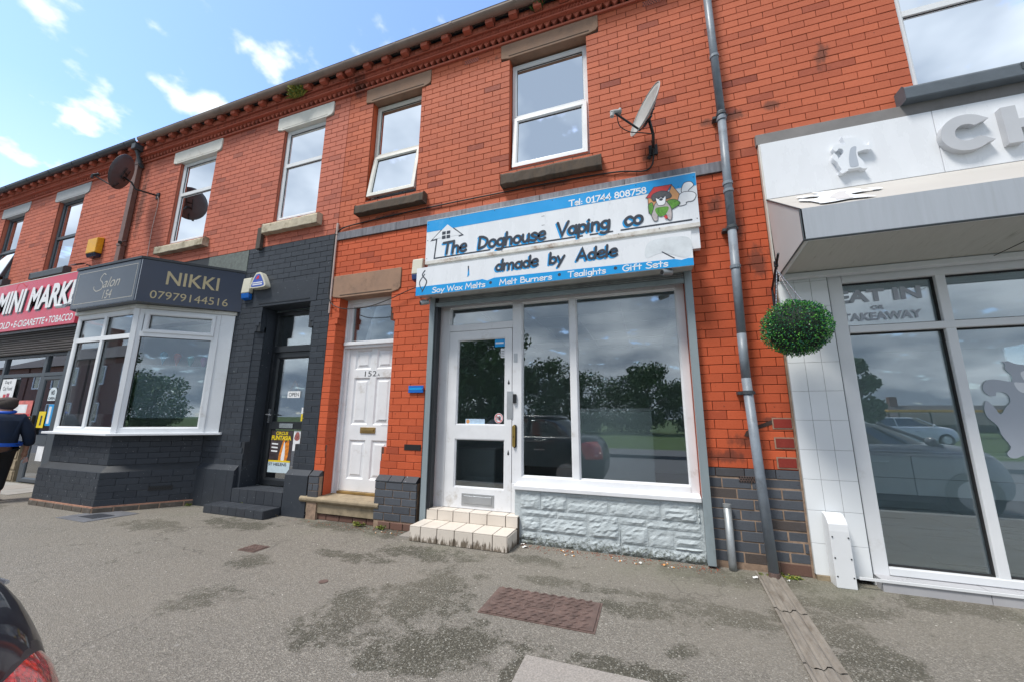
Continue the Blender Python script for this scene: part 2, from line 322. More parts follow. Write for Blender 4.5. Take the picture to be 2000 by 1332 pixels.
m_road = pbr('road_asphalt', (.13, .13, .135), .85, var=.15, scale=2, bump=.4, bscale=150)
m_kerb = pbr('kerb_concrete', (.30, .29, .27), .85, var=.15, scale=4, dirt=.3)
m_conc = pbr('speckled_concrete', (.29, .265, .24), .85, var=.30, scale=110, dirt=.2, dirtcol=(.15, .15, .14), bump=.3, bscale=150)
m_channel = pbr('weathered_channel_concrete', (.22, .195, .165), .85, var=.2, scale=10, dirt=.45, dirtcol=(.11, .085, .06), bump=.4, bscale=90, stretch=(2, .7, 1))
m_grass = pbr('grass_field', (.060, .105, .022), .95, var=.3, scale=1.2)
m_iron2 = pbr('slate_cover', (.13, .135, .15), .6, var=.2, scale=8, dirt=.3)

# ------------------------------------------------------------------ builders
LOC = {}
class MB:
    def __init__(s): s.v = []; s.f = []; s.mi = []; s.mats = []
    def add(s, vs, fs, m=None):
        o = len(s.v); s.v += [tuple(q) for q in vs]; k = 0
        if m is not None:
            if m not in s.mats: s.mats.append(m)
            k = s.mats.index(m)
        for f in fs: s.f.append(tuple(i+o for i in f)); s.mi.append(k)
        return s
    def box(s, x0, x1, y0, y1, z0, z1, m=None):
        vs = [(x, y, z) for z in (z0, z1) for y in (y0, y1) for x in (x0, x1)]
        return s.add(vs, [(0, 2, 3, 1), (4, 5, 7, 6), (0, 1, 5, 4), (2, 6, 7, 3), (0, 4, 6, 2), (1, 3, 7, 5)], m)
    def quad(s, a, b, c, d, m=None): return s.add([a, b, c, d], [(0, 1, 2, 3)], m)
    def prism(s, pts, vec, m=None):     # pts: planar 3D polygon, extruded by vec
        n = len(pts); q = [tuple(Vector(a)+Vector(vec)) for a in pts]
        return s.add(list(pts)+q, [tuple(range(n))[::-1], tuple(range(n, 2*n))]+[(i, (i+1) % n, n+(i+1) % n, n+i) for i in range(n)], m)
    def tube(s, pts, r, n=8, m=None, cap=True):
        pts = [Vector(a) for a in pts]; rs = r if isinstance(r, (list, tuple)) else [r]*len(pts); vs = []; fs = []
        ref = None
        for i, a in enumerate(pts):
            t = (pts[min(i+1, len(pts)-1)]-pts[max(i-1, 0)]).normalized()
            if ref is None: ref = t.orthogonal().normalized()
            u = (ref-t*ref.dot(t)); u = u.normalized() if u.length > 1e-6 else t.orthogonal().normalized(); ref = u; v = t.cross(u)
            for k in range(n):
                a2 = 2*math.pi*k/n; vs.append(a+(u*math.cos(a2)+v*math.sin(a2))*rs[i])
        for i in range(len(pts)-1):
            for k in range(n): fs.append((i*n+k, i*n+(k+1) % n, (i+1)*n+(k+1) % n, (i+1)*n+k))
        if cap: fs += [tuple(range(n))[::-1], tuple(range((len(pts)-1)*n, len(pts)*n))]
        return s.add(vs, fs, m)
    def sphere(s, c, r, n=12, m=None, sc=(1, 1, 1)):
        vs = []; fs = []; c = Vector(c)
        for i in range(n//2+1):
            ph = math.pi*i/(n//2)
            for k in range(n):
                th = 2*math.pi*k/n; vs.append(c+Vector((math.sin(ph)*math.cos(th)*sc[0], math.sin(ph)*math.sin(th)*sc[1], math.cos(ph)*sc[2]))*r)
        for i in range(n//2):
            for k in range(n): fs.append((i*n+k, (i+1)*n+k, (i+1)*n+(k+1) % n, i*n+(k+1) % n))
        return s.add(vs, fs, m)
    def build(s, name, mat, parent=None, smooth=False, bevel=0, loc=None, label=None, kind=None):
        if not s.v: return None
        xs = list(zip(*s.v)); c = Vector([(min(a)+max(a))/2 for a in xs]) if loc is None else Vector(loc)
        if loc is None and parent is None: c.z = min(xs[2])
        me = bpy.data.meshes.new(name); me.from_pydata([(a-c.x, b-c.y, d-c.z) for a, b, d in s.v], [], s.f)
        ms = s.mats if s.mats else [mat]
        for q in ms: me.materials.append(q or mat)
        if s.mats: me.polygons.foreach_set('material_index', s.mi)
        if smooth: me.polygons.foreach_set('use_smooth', [True]*len(me.polygons))
        me.update(); o = bpy.data.objects.new(name, me); link(o, c, parent)
        if bevel:
            b = o.modifiers.new('bevel', 'BEVEL'); b.width = bevel; b.segments = 2; b.limit_method = 'ANGLE'; b.harden_normals = False
        if label: o['label'] = label
        if kind: o['kind'] = kind
        return o
def link(o, c, parent=None):
    C.objects.link(o); o.location = c; LOC[o.name] = Vector(c)
    if parent is not None:
        o.parent = parent; o.matrix_parent_inverse = Matrix.Translation(-LOC[parent.name]) if not parent.parent else Matrix.Translation(-LOC[parent.name])
def thing(name, label, cat, loc, group=None):
    o = bpy.data.objects.new(name, None); o.empty_display_size = .1; link(o, loc); return tag(o, label, cat, group)
def tag(o, label, cat, group=None):
    o['label'] = label; o['category'] = cat
    if group: o['group'] = group
    return o
def struct(o): o['kind'] = 'structure'; return o
def bx(name, mat, parent, x0, x1, y0, y1, z0, z1, bevel=0, **k): return MB().box(x0, x1, y0, y1, z0, z1).build(name, mat, parent, bevel=bevel, **k)

# ------------------------------------------------------------------ brickwork
CO = .0818; BL = .229; JT = .0045
_bm = {}
def brick_mesh(w, h, mat):
    w = round(w, 3); h = round(h, 3); k = (w, h, mat.name)
    if k in _bm: return _bm[k]
    vs, fs = brick_geo(0, 0, 0, w, h)
    me = bpy.data.meshes.new('brick'); me.from_pydata([(x-w/2, y, z-h/2) for x, y, z in vs], [], fs); me.materials.append(mat); me.update(); _bm[k] = me; return me
def brick_geo(x, y, z, w, h, d=.018):
    c = .003; vs = []
    for yy, i in ((y+d, 0), (y+c, 0), (y, c)):
        vs += [(x+i, yy, z+i), (x+w-i, yy, z+i), (x+w-i, yy, z+h-i), (x+i, yy, z+h-i)]
    fs = [(8, 9, 10, 11)]
    for a in (0, 4):
        for k in range(4): fs.append((a+k, a+(k+1) % 4, a+4+(k+1) % 4, a+4+k))
    return vs, fs
class Brickwork:
    def __init__(s, root): s.root = root; s.b = []
    def fill(s, x0, x1, z0, z1, mat, holes=(), y=0., ph=0., course=CO, jt=JT, rough=.0012, edge=None):
        n = max(1, round((z1-z0)/course)); hgt = (z1-z0)/n
        for r in range(n):
            za, zb = z0+r*hgt+jt/2, z0+(r+1)*hgt-jt/2; zm = (za+zb)/2
            ints = [(x0, x1)]
            for hx0, hx1, hz0, hz1 in holes:
                if hz0 < zm < hz1:
                    nw = []
                    for a, b in ints:
                        if hx1 <= a or hx0 >= b: nw.append((a, b)); continue
                        if hx0 > a: nw.append((a, hx0))
                        if hx1 < b: nw.append((hx1, b))
                    ints = nw
            off = ph+(BL/2 if r % 2 else 0)+random.uniform(-.008, .008)
            for a, b in ints:
                k = math.floor((a-off)/BL); xs = [a]; q = off+(k+1)*BL
                while q < b-.035:
                    if q > a+.035: xs.append(q)
                    q += BL
                xs.append(b)
                for i in range(len(xs)-1):
                    p0 = xs[i]+(jt/2 if i else 0); p1 = xs[i+1]-(jt/2 if i < len(xs)-2 else 0)
                    s.b.append((p0, y+random.uniform(-rough, rough), za+random.uniform(-.0006, .0006), p1-p0, zb-za, mat, None))
    def add(s, x, y, z, w_, h, mat, fr=None): s.b.append((x, y, z, w_, h, mat, fr))
    def commit(s, limit=290):
        def size(b):
            v = Vector((b[0]+b[3]/2, b[1], b[2]))-CAM; z = v.dot(fw)
            if z < .2: return 0
            px = v.dot(rt2)/z*751; py = v.dot(up2)/z*751
            if abs(px) > 1040 or abs(py) > 700: return 0
            return b[3]*b[4]*abs(v.y)/z**3
        s.b.sort(key=size, reverse=True)
        for x, y, z, w_, h, mat, fr in s.b[:limit]:
            o = bpy.data.objects.new('brick', brick_mesh(w_, h, mat)); link(o, Vector((x+w_/2, y, z+h/2)), s.root)
        mb = MB()
        for x, y, z, w_, h, mat, fr in s.b[limit:]:
            vs, fs = brick_geo(x, y, z, w_, h); mb.add(vs, fs, mat)
        mb.build('brickwork', None, s.root, kind='stuff')
def wall_slab(mb, x0, x1, z0, z1, yf, yb, holes, m, rv=None):
    rv = rv or m
    xs = sorted({x0, x1, *[min(max(q, x0), x1) for h in holes for q in h[:2]]}); zs = sorted({z0, z1, *[min(max(q, z0), z1) for h in holes for q in h[2:]]})
    def solid(i, j):
        if not (0 <= i < len(xs)-1 and 0 <= j < len(zs)-1): return False
        cx, cz = (xs[i]+xs[i+1])/2, (zs[j]+zs[j+1])/2
        return not any(a < cx < b and c < cz < d for a, b, c, d in holes)
    for i in range(len(xs)-1):
        for j in range(len(zs)-1):
            if not solid(i, j): continue
            a, b, c, d = xs[i], xs[i+1], zs[j], zs[j+1]
            mb.quad((a, yf, c), (b, yf, c), (b, yf, d), (a, yf, d), m); mb.quad((b, yb, c), (a, yb, c), (a, yb, d), (b, yb, d), m)
            if not solid(i-1, j): mb.quad((a, yb, c), (a, yf, c), (a, yf, d), (a, yb, d), rv)
            if not solid(i+1, j): mb.quad((b, yf, c), (b, yb, c), (b, yb, d), (b, yf, d), rv)
            if not solid(i, j-1): mb.quad((a, yb, c), (b, yb, c), (b, yf, c), (a, yf, c), rv)
            if not solid(i, j+1): mb.quad((a, yf, d), (b, yf, d), (b, yb, d), (a, yb, d), rv)

def ring(mb, x0, x1, z0, z1, t, y0, y1, m=None, sh=lambda x, y, z: (x, y, z)):
    """rectangular frame with mitred profile"""
    def P(x, y, z): return sh(x, y, z)
    o = [(x0, z0), (x1, z0), (x1, z1), (x0, z1)]; i = [(x0+t, z0+t), (x1-t, z0+t), (x1-t, z1-t), (x0+t, z1-t)]
    i2 = [(x0+t*.72, z0+t*.72), (x1-t*.72, z0+t*.72), (x1-t*.72, z1-t*.72), (x0+t*.72, z1-t*.72)]
    vs = [P(a, y1, b) for a, b in o]+[P(a, y0, b) for a, b in o]+[P(a, y0, b) for a, b in i2]+[P(a, y0+.012, b) for a, b in i]+[P(a, y1, b) for a, b in i]
    fs = []
    for L0 in (0, 4, 8, 12):
        for k in range(4): fs.append((L0+k, L0+(k+1) % 4, L0+4+(k+1) % 4, L0+4+k))
    for k in range(4): fs.append((16+k, 16+(k+1) % 4, (k+1) % 4, k))
    mb.add(vs, fs, m)
def window(root, x0, x1, z0, z1, yf, fm, tr, gm=None, open_=0, curtain='net', t=.055, seal=True):
    gm = gm or m_glassup
    mb = MB(); ring(mb, x0, x1, z0, z1, t, yf, yf+.06)
    if not open_: mb.box(x0+t*.9, x1-t*.9, yf+.002, yf+.055, tr-.03, tr+.03)
    else: mb.box(x0+t*.9, x1-t*.9, yf+.002, yf+.055, tr-.02, tr+.03)
    f = mb.build('window', fm, root)
    def pane(a, b, c, d, y, sh=lambda x, y, z: (x, y, z), nm='pane'):
        MB().prism([sh(a, y, c), sh(b, y, c), sh(b, y, d), sh(a, y, d)], Vector(sh(a, y+.006, c))-Vector(sh(a, y, c))).build(nm, gm, f)
        if seal:
            s_ = MB(); ring(s_, a-.002, b+.002, c-.002, d+.002, .008, y-.006, y+.004, sh=sh); s_.build('seal', m_seal, f)
    pane(x0+t, x1-t, tr+.03, z1-t, yf+.028)
    if open_:
        top = tr-.015; H = top-(z0+.02)
        sh = lambda x, y, z: (x, y-open_*(top-z)/H, z-.0)
        s2 = MB(); ring(s2, x0+.02, x1-.02, z0+.012, top, .062, yf-.02, yf+.035, sh=sh); s2.build('sash', fm, f)
        pane(x0+.08, x1-.08, z0+.075, top-.062, yf+.008, sh)
    else: pane(x0+t, x1-t, z0+t, tr-.03, yf+.028)
    if curtain:
        mb = MB(); n = 60; vs = []; 
        for i in range(n+1):
            x = x0+(x1-x0)*i/n; y = yf+.14+.012*math.sin(i*1.9)+.006*math.sin(i*.7); vs += [(x, y, z0), (x, y, z1)]
        fs = [(2*i, 2*i+2, 2*i+3, 2*i+1) for i in range(n)]
        if curtain == 'blind': vs = [(x0, yf+.12, z0), (x0, yf+.12, z1-.12), (x1, yf+.12, z0), (x1, yf+.12, z1-.12)]; fs = [(0, 2, 3, 1)]
        mb.add(vs, fs); mb.build('net_curtain' if curtain == 'net' else 'window_blind', m_curtain if curtain == 'net' else m_cloth, f)
    return f
def lintel(root, x0, x1, z0, z1, mat, notch=.11, y0=-.014, y1=.14, ch=False):
    mb = MB(); r = .05
    pts = [(x0, z0+.02), (x0+.01, z0), (x0+notch, z0-.02), (x1-notch, z0-.02), (x1-.03, z0), (x1, z0+.04), (x1, z1), (x0, z1)]
    mb.prism([(a, y0, b) for a, b in pts], (0, y1-y0, 0)); mb.build('lintel', mat, root, bevel=.006)
    bx('lintel_chamfer', m_stonedark if mat is m_stonebrown else mat, root, x0+notch, x1-notch, y0-.004, y0, z0+.012, z0+.02)
def sill(root, x0, x1, z0, z1, mat, y0=-.11, rnd_=.0):
    mb = MB(); n = 14; vs = []
    prof = [(y0, z0), (y0, z1-.03), (y0+.02, z1-.005), (.12, z1), (.12, z0)]
    for i in range(n+1):
        x = x0+(x1-x0)*i/n
        for (y, z) in prof: vs.append((x, y+random.uniform(-.004, .004)*rnd_ if y < 0 else y, z+random.uniform(-.005, .005)*rnd_))
    k = len(prof); fs = []
    for i in range(n):
        for j in range(k): fs.append((i*k+j, i*k+(j+1) % k, (i+1)*k+(j+1) % k, (i+1)*k+j))
    fs += [tuple(range(k)), tuple(range(n*k, n*k+k))[::-1]]
    return mb.add(vs, fs).build('sill', mat, root, bevel=.008)
def interior(root, x0, x1, z0, z1, y0, y1, wall=None):
    """upstairs / shop room shell behind the openings"""
    mb = MB(); wl = wall or m_intg
    mb.quad((x0, y1, z0), (x1, y1, z0), (x1, y1, z1), (x0, y1, z1), wl); mb.quad((x0, y0, z0), (x0, y1, z0), (x0, y1, z1), (x0, y0, z1), wl); mb.quad((x1, y1, z0), (x1, y0, z0), (x1, y0, z1), (x1, y1, z1), wl)
    mb.quad((x0, y0, z1), (x0, y1, z1), (x1, y1, z1), (x1, y0, z1), wl); mb.quad((x0, y0, z0), (x1, y0, z0), (x1, y1, z0), (x0, y1, z0), m_intg)
    return mb.build('room', None, root)
def airbrick(root, x0, x1, z0, z1, mat, fr=m_seal, y=-.004):
    f = bx('air_brick', mat, root, x0, x1, y, .02, z0, z1); h = MB(); n = 7
    for i in range(n):
        for j in range(3):
            cx = x0+(x1-x0)*(i+.5+(.25 if j % 2 else -.25))/n; cz = z0+(z1-z0)*(j+.5)/3
            h.prism([(cx-.009, y-.001, cz), (cx, y-.001, cz-.009), (cx+.009, y-.001, cz), (cx, y-.001, cz+.009)], (0, .0008, 0))
    h.build('vent_holes', m_seal, f)

# ------------------------------------------------------------------ ground
g = MB(); X0, X1 = -90, 90
xs = [-90, -30, -12, 8, 30, 90]
g.quad((X0, -2.95, 0), (X1, -2.95, 0), (X1, 12, 0), (X0, 12, 0))
struct(g.build('pavement', m_asph))
k = MB()
n = 0
x = -14.0
kerbroot = thing('kerb', 'row of concrete kerbstones along the pavement edge', 'kerb', (0, -3.05, -.13)); 
while x < 10:
    bx('kerbstone', m_kerb, kerbroot, x, x+.908, -3.08, -2.955, -.13, .002, bevel=.01); x += .914
struct(MB().quad((-150, -10.2, -.13), (150, -10.2, -.13), (150, -3.08, -.13), (-150, -3.08, -.13)).build('road', m_road))
struct(MB().quad((-250, -250, -.14), (250, -250, -.14), (250, 60, -.14), (-250, 60, -.14)).build('ground', m_grass))
struct(MB().box(-150, 150, -12.8, -10.2, -.12, -.02).build('far_pavement', m_road))

# ------------------------------------------------------------------ terrace: shared heights
ZL0, ZL1 = 3.69, 3.805      # lead string
ZT = 6.10                   # underside of cornice
def cornice(root, x0, x1, smoothrun=False):
    ch = 'carved_moulding'
    bx('string_course', m_terra, root, x0, x1, -.03, .10, ZT, ZT+.03, bevel=.004)
    # pyramid studs hanging over a plain band
    st = MB(); xx = x0
    st.box(x0, x1, .035, .1, ZT+.03, ZT+.106)
    while xx < x1-.045:
        a, b, zt, zb = xx+.002, xx+.090, ZT+.105, ZT+.032; c = (a+b)/2
        st.prism([(a, -.045, zt), (c, -.045, zb), (b, -.045, zt)], (0, .075, 0))
        xx += .0935
    st.build('triangular_dentils', m_terra, root, kind='stuff')
    bx('roll_moulding', m_terra, root, x0, x1, -.095, .1, ZT+.107, ZT+.125, bevel=.004)
    cv = MB(); cv.box(x0, x1, -.065, .1, ZT+.127, ZT+.205); xx = x0
    while xx < x1-.1:   # twisted leaf carving
        for q in range(3):
            a = xx+q*.036; cv.add([(a, -.066, ZT+.132), (a+.03, -.066, ZT+.132), (a+.062, -.066, ZT+.2), (a+.03, -.066, ZT+.2), (a+.018, -.098, ZT+.150), (a+.044, -.098, ZT+.185)], [(0, 1, 4), (1, 2, 5, 4), (2, 3, 5), (3, 0, 4, 5)])
        xx += .118
    cv.build(ch, m_terra, root, kind='stuff')
    bx('upper_moulding', m_terra, root, x0, x1, -.11, .1, ZT+.207, ZT+.222, bevel=.004)
    # course of end-on bricks with bolder corbel bricks between
    bx('eaves_backing', m_terra, root, x0, x1, -.07, .1, ZT+.222, ZT+.36)
    xx = x0+.02; i = 0; sm = {}
    while xx < x1-.10:
        if i % 4 == 0:
            o = MB(); o.box(xx, xx+.105, -.185, -.07, ZT+.235, ZT+.32).box(xx-.012, xx+.117, -.2, -.07, ZT+.322, ZT+.36); o.build('corbel_brick', m_terra, root, bevel=.006); xx += .112
        else:
            o = bpy.data.objects.new('end_brick', sm.setdefault('m', None) or sm.__setitem__('m', brick_block(.068, .03, .075, m_terra)) or sm['m']); link(o, Vector((xx+.034, -.09, ZT+.265)), root); xx += .0725
        i += 1
def brick_block(w_, d, h, mat):
    me = bpy.data.meshes.new('brick_block'); q = MB().box(-w_/2, w_/2, -d/2, d/2, -h/2, h/2); me.from_pydata(q.v, [], q.f); me.materials.append(mat); me.update(); return me
def gutter(x0, x1, mat, label, joints=.9):
    t = thing('gutter', label, 'gutter', ((x0+x1)/2, -.2, 6.37))
    prof = []
    for i in range(11):
        a = math.pi*i/10; prof.append((-.205-.062*math.cos(a)*1.0, 6.455-.062*math.sin(a)))
    prof = [(-.272, 6.463)]+prof
    inner = [(y*.0+(-.205+(y+.205)*.93), 6.455+(z-6.455)*.93+.0) for y, z in prof][::-1]
    P_ = prof+inner
    mb = MB(); mb.prism([(x0, a, b) for a, b in P_], (x1-x0, 0, 0)); mb.build('trough', mat, t)
    bx('fascia_board', m_wood, t, x0, x1, -.138, -.112, 6.445, 6.47)
    xx = x0+.45
    while xx < x1-.05:
        m2 = MB(); q = [(-.205-.068*math.cos(math.pi*i/10), 6.457-.068*math.sin(math.pi*i/10)) for i in range(11)]; q2 = [(-.205+(y+.205)*.9, 6.457+(z-6.457)*.9) for y, z in q][::-1]
        m2.prism([(xx, a, b) for a, b in q+q2], (.035, 0, 0)); m2.build('gutter_bracket', mat, t); xx += joints
    return t
def roof(root, x0, x1):
    MB().quad((x0, -.14, 6.46), (x1, -.14, 6.46), (x1, 4.2, 9.0), (x0, 4.2, 9.0)).quad((x0, 4.2, 9.0), (x1, 4.2, 9.0), (x1, 8.5, 6.46), (x0, 8.5, 6.46)).build('roof', pbr('slate_roof', (.07, .072, .08), .7, var=.2, scale=10), root)
    MB().quad((x1, 8.2, 0), (x0, 8.2, 0), (x0, 8.2, 6.4), (x1, 8.2, 6.4)).build('rear_wall', m_mortar, root)

# ================================================================== 1 mini market
b1 = thing('terraced_shop', 'weathered red brick terraced shop under the pink MINI MARKET sign', 'shop building', (-13.6, 0, 0), 'shops in the red brick terrace')
xa, xb = -18.0, -9.2
h1 = [(-12.08, -11.10, 4.23, 5.85), (-14.42, -13.5, 4.23, 5.85), (-14.6, -10.3, 0, 2.95)]
mb = MB(); wall_slab(mb, xa, xb, 0, 6.4, .012, .25, h1, m_mortar, m_redleft); mb.build('wall', None, b1)
bw = Brickwork(b1); bw.fill(xa, xb, 3.81, ZT, m_redleft, h1+[(-12.24, -10.93, 5.85, 6.11), (-14.64, -13.36, 5.85, 6.11)]); bw.fill(-10.3, xb, 0, 3.81, m_redleft); bw.fill(xa, -10.3, 2.95, 3.81, m_redleft); bw.commit(290)
for a, b in ((-12.08, -11.10), (-14.42, -13.5)):
    window(b1, a+.01, b-.01, 4.24, 5.84, .07, m_anth, 4.98, curtain='blind', open_=.0 if a > -13 else .16)
    lintel(b1, a-.16, b+.17, 5.86, 6.095, m_stonegrey); sill(b1, a-.14, b+.16, 4.02, 4.17, m_darkpaint)
cornice(b1, xa, xb); roof(b1, xa, xb); interior(b1, xa+.1, xb-.1, 3.2, 6.3, .26, 4); interior(b1, -14.5, -10.35, .0, 2.95, .26, 5, m_int)
bx('side_wall', m_terra, b1, xa, xa+.1, .26, 8.1, 0, 6.3); airbrick(b1, -12.9, -12.68, 5.88, 5.95, m_terra)
# shopfront
sf = MB(); Y0, Y1 = .03, .10
for a, b, c, d in ((-14.6, -10.33, 2.36, 2.42), (-14.6, -10.33, 1.965, 2.035), (-11.19, -11.08, .0, 2.36), (-12.74, -12.66, .72, 2.36), (-14.6, -14.5, .72, 2.36), (-10.42, -10.33, 0, 2.36), (-14.6, -11.19, .66, .74)): ko_ = .0015*(len(sf.f)//6); sf.box(a, b, Y0-ko_, Y1-ko_, c-ko_*.3, d+ko_*.3)
sfo = sf.build('shopfront_frame', m_anth, b1, bevel=.004)
for a, b, c, d in ((-14.5, -12.75, 2.04, 2.355), (-12.655, -11.195, 2.04, 2.355), (-11.075, -10.425, 2.04, 2.355), (-14.5, -12.75, .745, 1.96), (-12.655, -11.195, .745, 1.96)):
    bx('pane', m_glassdk, sfo, a, b, Y0+.03, Y0+.036, c, d)
bx('stall_riser', m_stonestep, b1, -14.6, -11.3, .02, .12, 0, .655)
for i in range(3):
    for j in range(3): bx('stone', m_stonestep, b1, -11.62+i*.10+.02*(j % 2), -11.525+i*.10+.02*(j % 2), 0.005, .02, .02+j*.2, .19+j*.2, bevel=.01)
bx('pilaster_cladding', m_anth, b1, -10.325, -9.75, -.02, .01, 0, 2.84)
dr = MB(); ring(dr, -11.075, -10.425, .02, 1.955, .075, Y0-.005, Y0+.04); dr.box(-11.0, -10.5, Y0, Y0+.035, .68, .86)
dro = dr.build('door', m_anth, b1); bx('pane', m_glassdk, dro, -11.0, -10.5, Y0+.015, Y0+.02, .865, 1.88); bx('pane', m_glassdk, dro, -11.0, -10.5, Y0+.015, Y0+.02, .095, .675); bx('handle', m_blackp, dro, -11.045, -11.015, -.02, .02, .85, 1.22)
st = MB(); n = 9
for i in range(n):
    z = 2.42+i*.05; st.prism([(-14.6, -.02+.0, z), (-14.6, -.045, z+.012), (-14.6, -.05, z+.03), (-14.6, -.03, z+.048), (-14.6, .0, z+.048), (-14.6, .0, z)], (4.5, 0, 0))
st.build('roller_shutter', m_shutd, b1); bx('shutter_box', m_blackf, b1, -14.7, -10.0, -.12, 0, 2.845, 2.90)
# adverts in the windows
def flat(name, parent, mat, a, b, c, d, y): return bx(name, mat, parent, a, b, y-.0008, y, c, d)

# ================================================================== 2 salon
b2 = thing('terraced_shop', 'red brick salon building with black painted ground floor and white bay window', 'shop building', (-6.6, 0, 0), 'shops in the red brick terrace')
xa, xb = -9.2, -4.09
DOOR = (-5.38, -4.45, .27, 2.83)
h2 = [(-8.0, -7.03, 4.23, 5.86), (-5.41, -4.545, 4.23, 5.86), DOOR, (-8.6, -6.15, .95, 2.75)]
mb = MB(); wall_slab(mb, xa, xb, 3.815, 6.4, .012, .25, h2, m_mortar, m_redleft); wall_slab(mb, xa, xb, 0, 3.815, .008, .25, h2+[(-5.48, -4.35, .88, 2.46)], m_mortar_black, m_black); mb.build('wall', None, b2)
bw2 = Brickwork(b2)
bw2.fill(xa, xb, 3.81, ZT, m_redleft, h2+[(-8.2, -6.91, 5.86, 6.11), (-5.56, -4.39, 5.86, 6.11)], ph=.06)
STOPS = [(-5.48, -4.35, .88, 2.46), (-5.48, -4.35, 2.46, 2.62), (-5.48, -4.35, .72, .88)]
bw2.fill(-5.83, xb, .56, 3.81, m_black, h2+STOPS+[(-5.60, -4.34, 2.83, 3.19)], jt=.003, rough=.0015)
bw2.fill(xa, -5.83, .56, 3.4, m_black, h2, jt=.003, rough=.0015)
bx('painted_lintel', m_black, b2, -5.60, -4.345, -.004, .1, 2.835, 3.185, bevel=.004); bx('lintel_chamfer', m_blackf, b2, -5.46, -4.47, -.010, -.0045, 2.875, 2.89)
# splayed reveals with stepped stops
for sx, xo, xi in ((1, -5.48, -5.38), (-1, -4.35, -4.45)):
    q = MB()
    for r_ in range(20): q.prism([(xo, .010, .882+r_*.083), (xi, .075, .882+r_*.083), (xi, .245, .882+r_*.083), (xo, .245, .882+r_*.083)], (0, 0, .079))
    q.build('splayed_reveal', m_black, b2, kind='stuff')
    for q, (z, e) in enumerate(((2.545, .07), (2.465, .035), (.725, .07), (.805, .035))):
        bx('corbel_brick', m_black, b2, min(xo, xo+sx*e), max(xo, xo+sx*e), -.001, .10, z, z+.075, bevel=.003)
bx('render_patch', m_render, b2, -6.75, -5.835, -.006, .011, 3.40, 3.80)
for (a, b), lw in (((-8.0, -7.03), (-8.2, -6.91)), ((-5.41, -4.545), (-5.56, -4.395))):
    window(b2, a+.01, b-.01, 4.245, 5.85, .05, m_white, 5.21, curtain='net' if a > -6 else 'blind')
    lintel(b2, lw[0], lw[1], 5.87, 6.095, m_stonecream, y0=-.02)
sill(b2, -8.12, -6.85, 4.02, 4.165, m_sillcream, y0=-.09, rnd_=1); sill(b2, -5.50, -4.40, 4.0, 4.165, m_sillcream, y0=-.09, rnd_=1)
cornice(b2, xa, xb); roof(b2, xa, xb); interior(b2, xa+.1, xb-.1, 3.2, 6.3, .26, 4)
interior(b2, xa+.1, xb-.1, .2, 2.95, .26, 4.5, m_int)
airbrick(b2, -6.32, -6.1, 6.0, 6.07, m_terra)
# plinth with splayed capping, broken by the door
def plinth(x0, x1):
    o = MB(); o.prism([(x0, .01, 0), (x0, -.055, 0), (x0, -.055, .50), (x0, .0, .565), (x0, .01, .565)], (x1-x0, 0, 0)); return o
pl1 = MB(); PJ = [(-6.19, 0, 'q')]
plinth(-6.19, -5.43).build('plinth', m_black, b2, bevel=.004); plinth(-4.50, -4.115).build('plinth', m_black, b2, bevel=.004)
plinth(-9.2, -8.8).build('plinth', m_black, b2)
for xq in (-6.0, -5.78, -5.56): bx('capping_joint', m_mortar_black, b2, xq-.0015, xq+.0015, -.0562, -.054, .02, .5)
bx('reveal', m_black, b2, -5.45, -5.375, .0, .25, .27, .56); 
# bay
BF = -.80; bc = [(-8.30, BF), (-6.83, BF), (-6.17, -.0)]
def baypoly(off, z): # off: outward offset
    s2 = off*.52
    return [(-8.96-off*1.1, 0, z), (-8.30-s2, BF-off, z), (-6.83+s2, BF-off, z), (-6.17+off*1.1, 0, z)]
bm = MB()
levels = [(.035, 0), (.035, .07), (.02, .07), (.02, .50), (-.055, .575), (-.055, .965)]
vs = []; 
for off, z in levels: vs += baypoly(off, z)
fs = []
for i in range(len(levels)-1):
    for k_ in range(3): fs.append((i*4+k_, i*4+k_+1, (i+1)*4+k_+1, (i+1)*4+k_))
bm.add(vs, fs); bm.build('bay_base', m_mortar_black, b2)
# bricks of the bay: courses on each face
def face_bricks(p0, p1, za, zb, za_off, zb_off, mat, pal=None):
    n = round((zb-za)/CO); out_ = MB(); a = Vector((p0[0], p0[1], 0)); b = Vector((p1[0], p1[1], 0)); Lh = (b-a).length; u = (b-a).normalized(); nrm = Vector((u.y, -u.x, 0))
    hgt = (zb-za)/n; lst = []
    for r in range(n):
        off = (BL/2 if r % 2 else 0)+.05; xs = [0]; q = off
        while q < Lh-.05:
            if q > .05: xs.append(q)
            q += BL
        xs.append(Lh)
        for i in range(len(xs)-1):
            lst.append((xs[i]+(.0015 if i else 0), xs[i+1]-(.0015 if i < len(xs)-2 else 0), za+r*hgt+.0015, za+(r+1)*hgt-.0015))
    for s0, s1, z0, z1 in lst:
        vs, fs = brick_geo(s0, 0, z0, s1-s0, z1-z0, .008)
        d = .006+random.uniform(-.001, .001)
        MB().add([a+u*x+nrm*(d-y)+Vector((0, 0, z)) for x, y, z in vs], fs).build('brick', mat, b2)
for (z0, z1, off) in ((.075, .50, .02), (.58, .96, -.055)):
    q = baypoly(off, 0); face_bricks(q[1], q[2], z0, z1, 0, 0, m_black); face_bricks(q[2], q[3], z0, z1, 0, 0, m_black)
q = baypoly(.035, 0); 
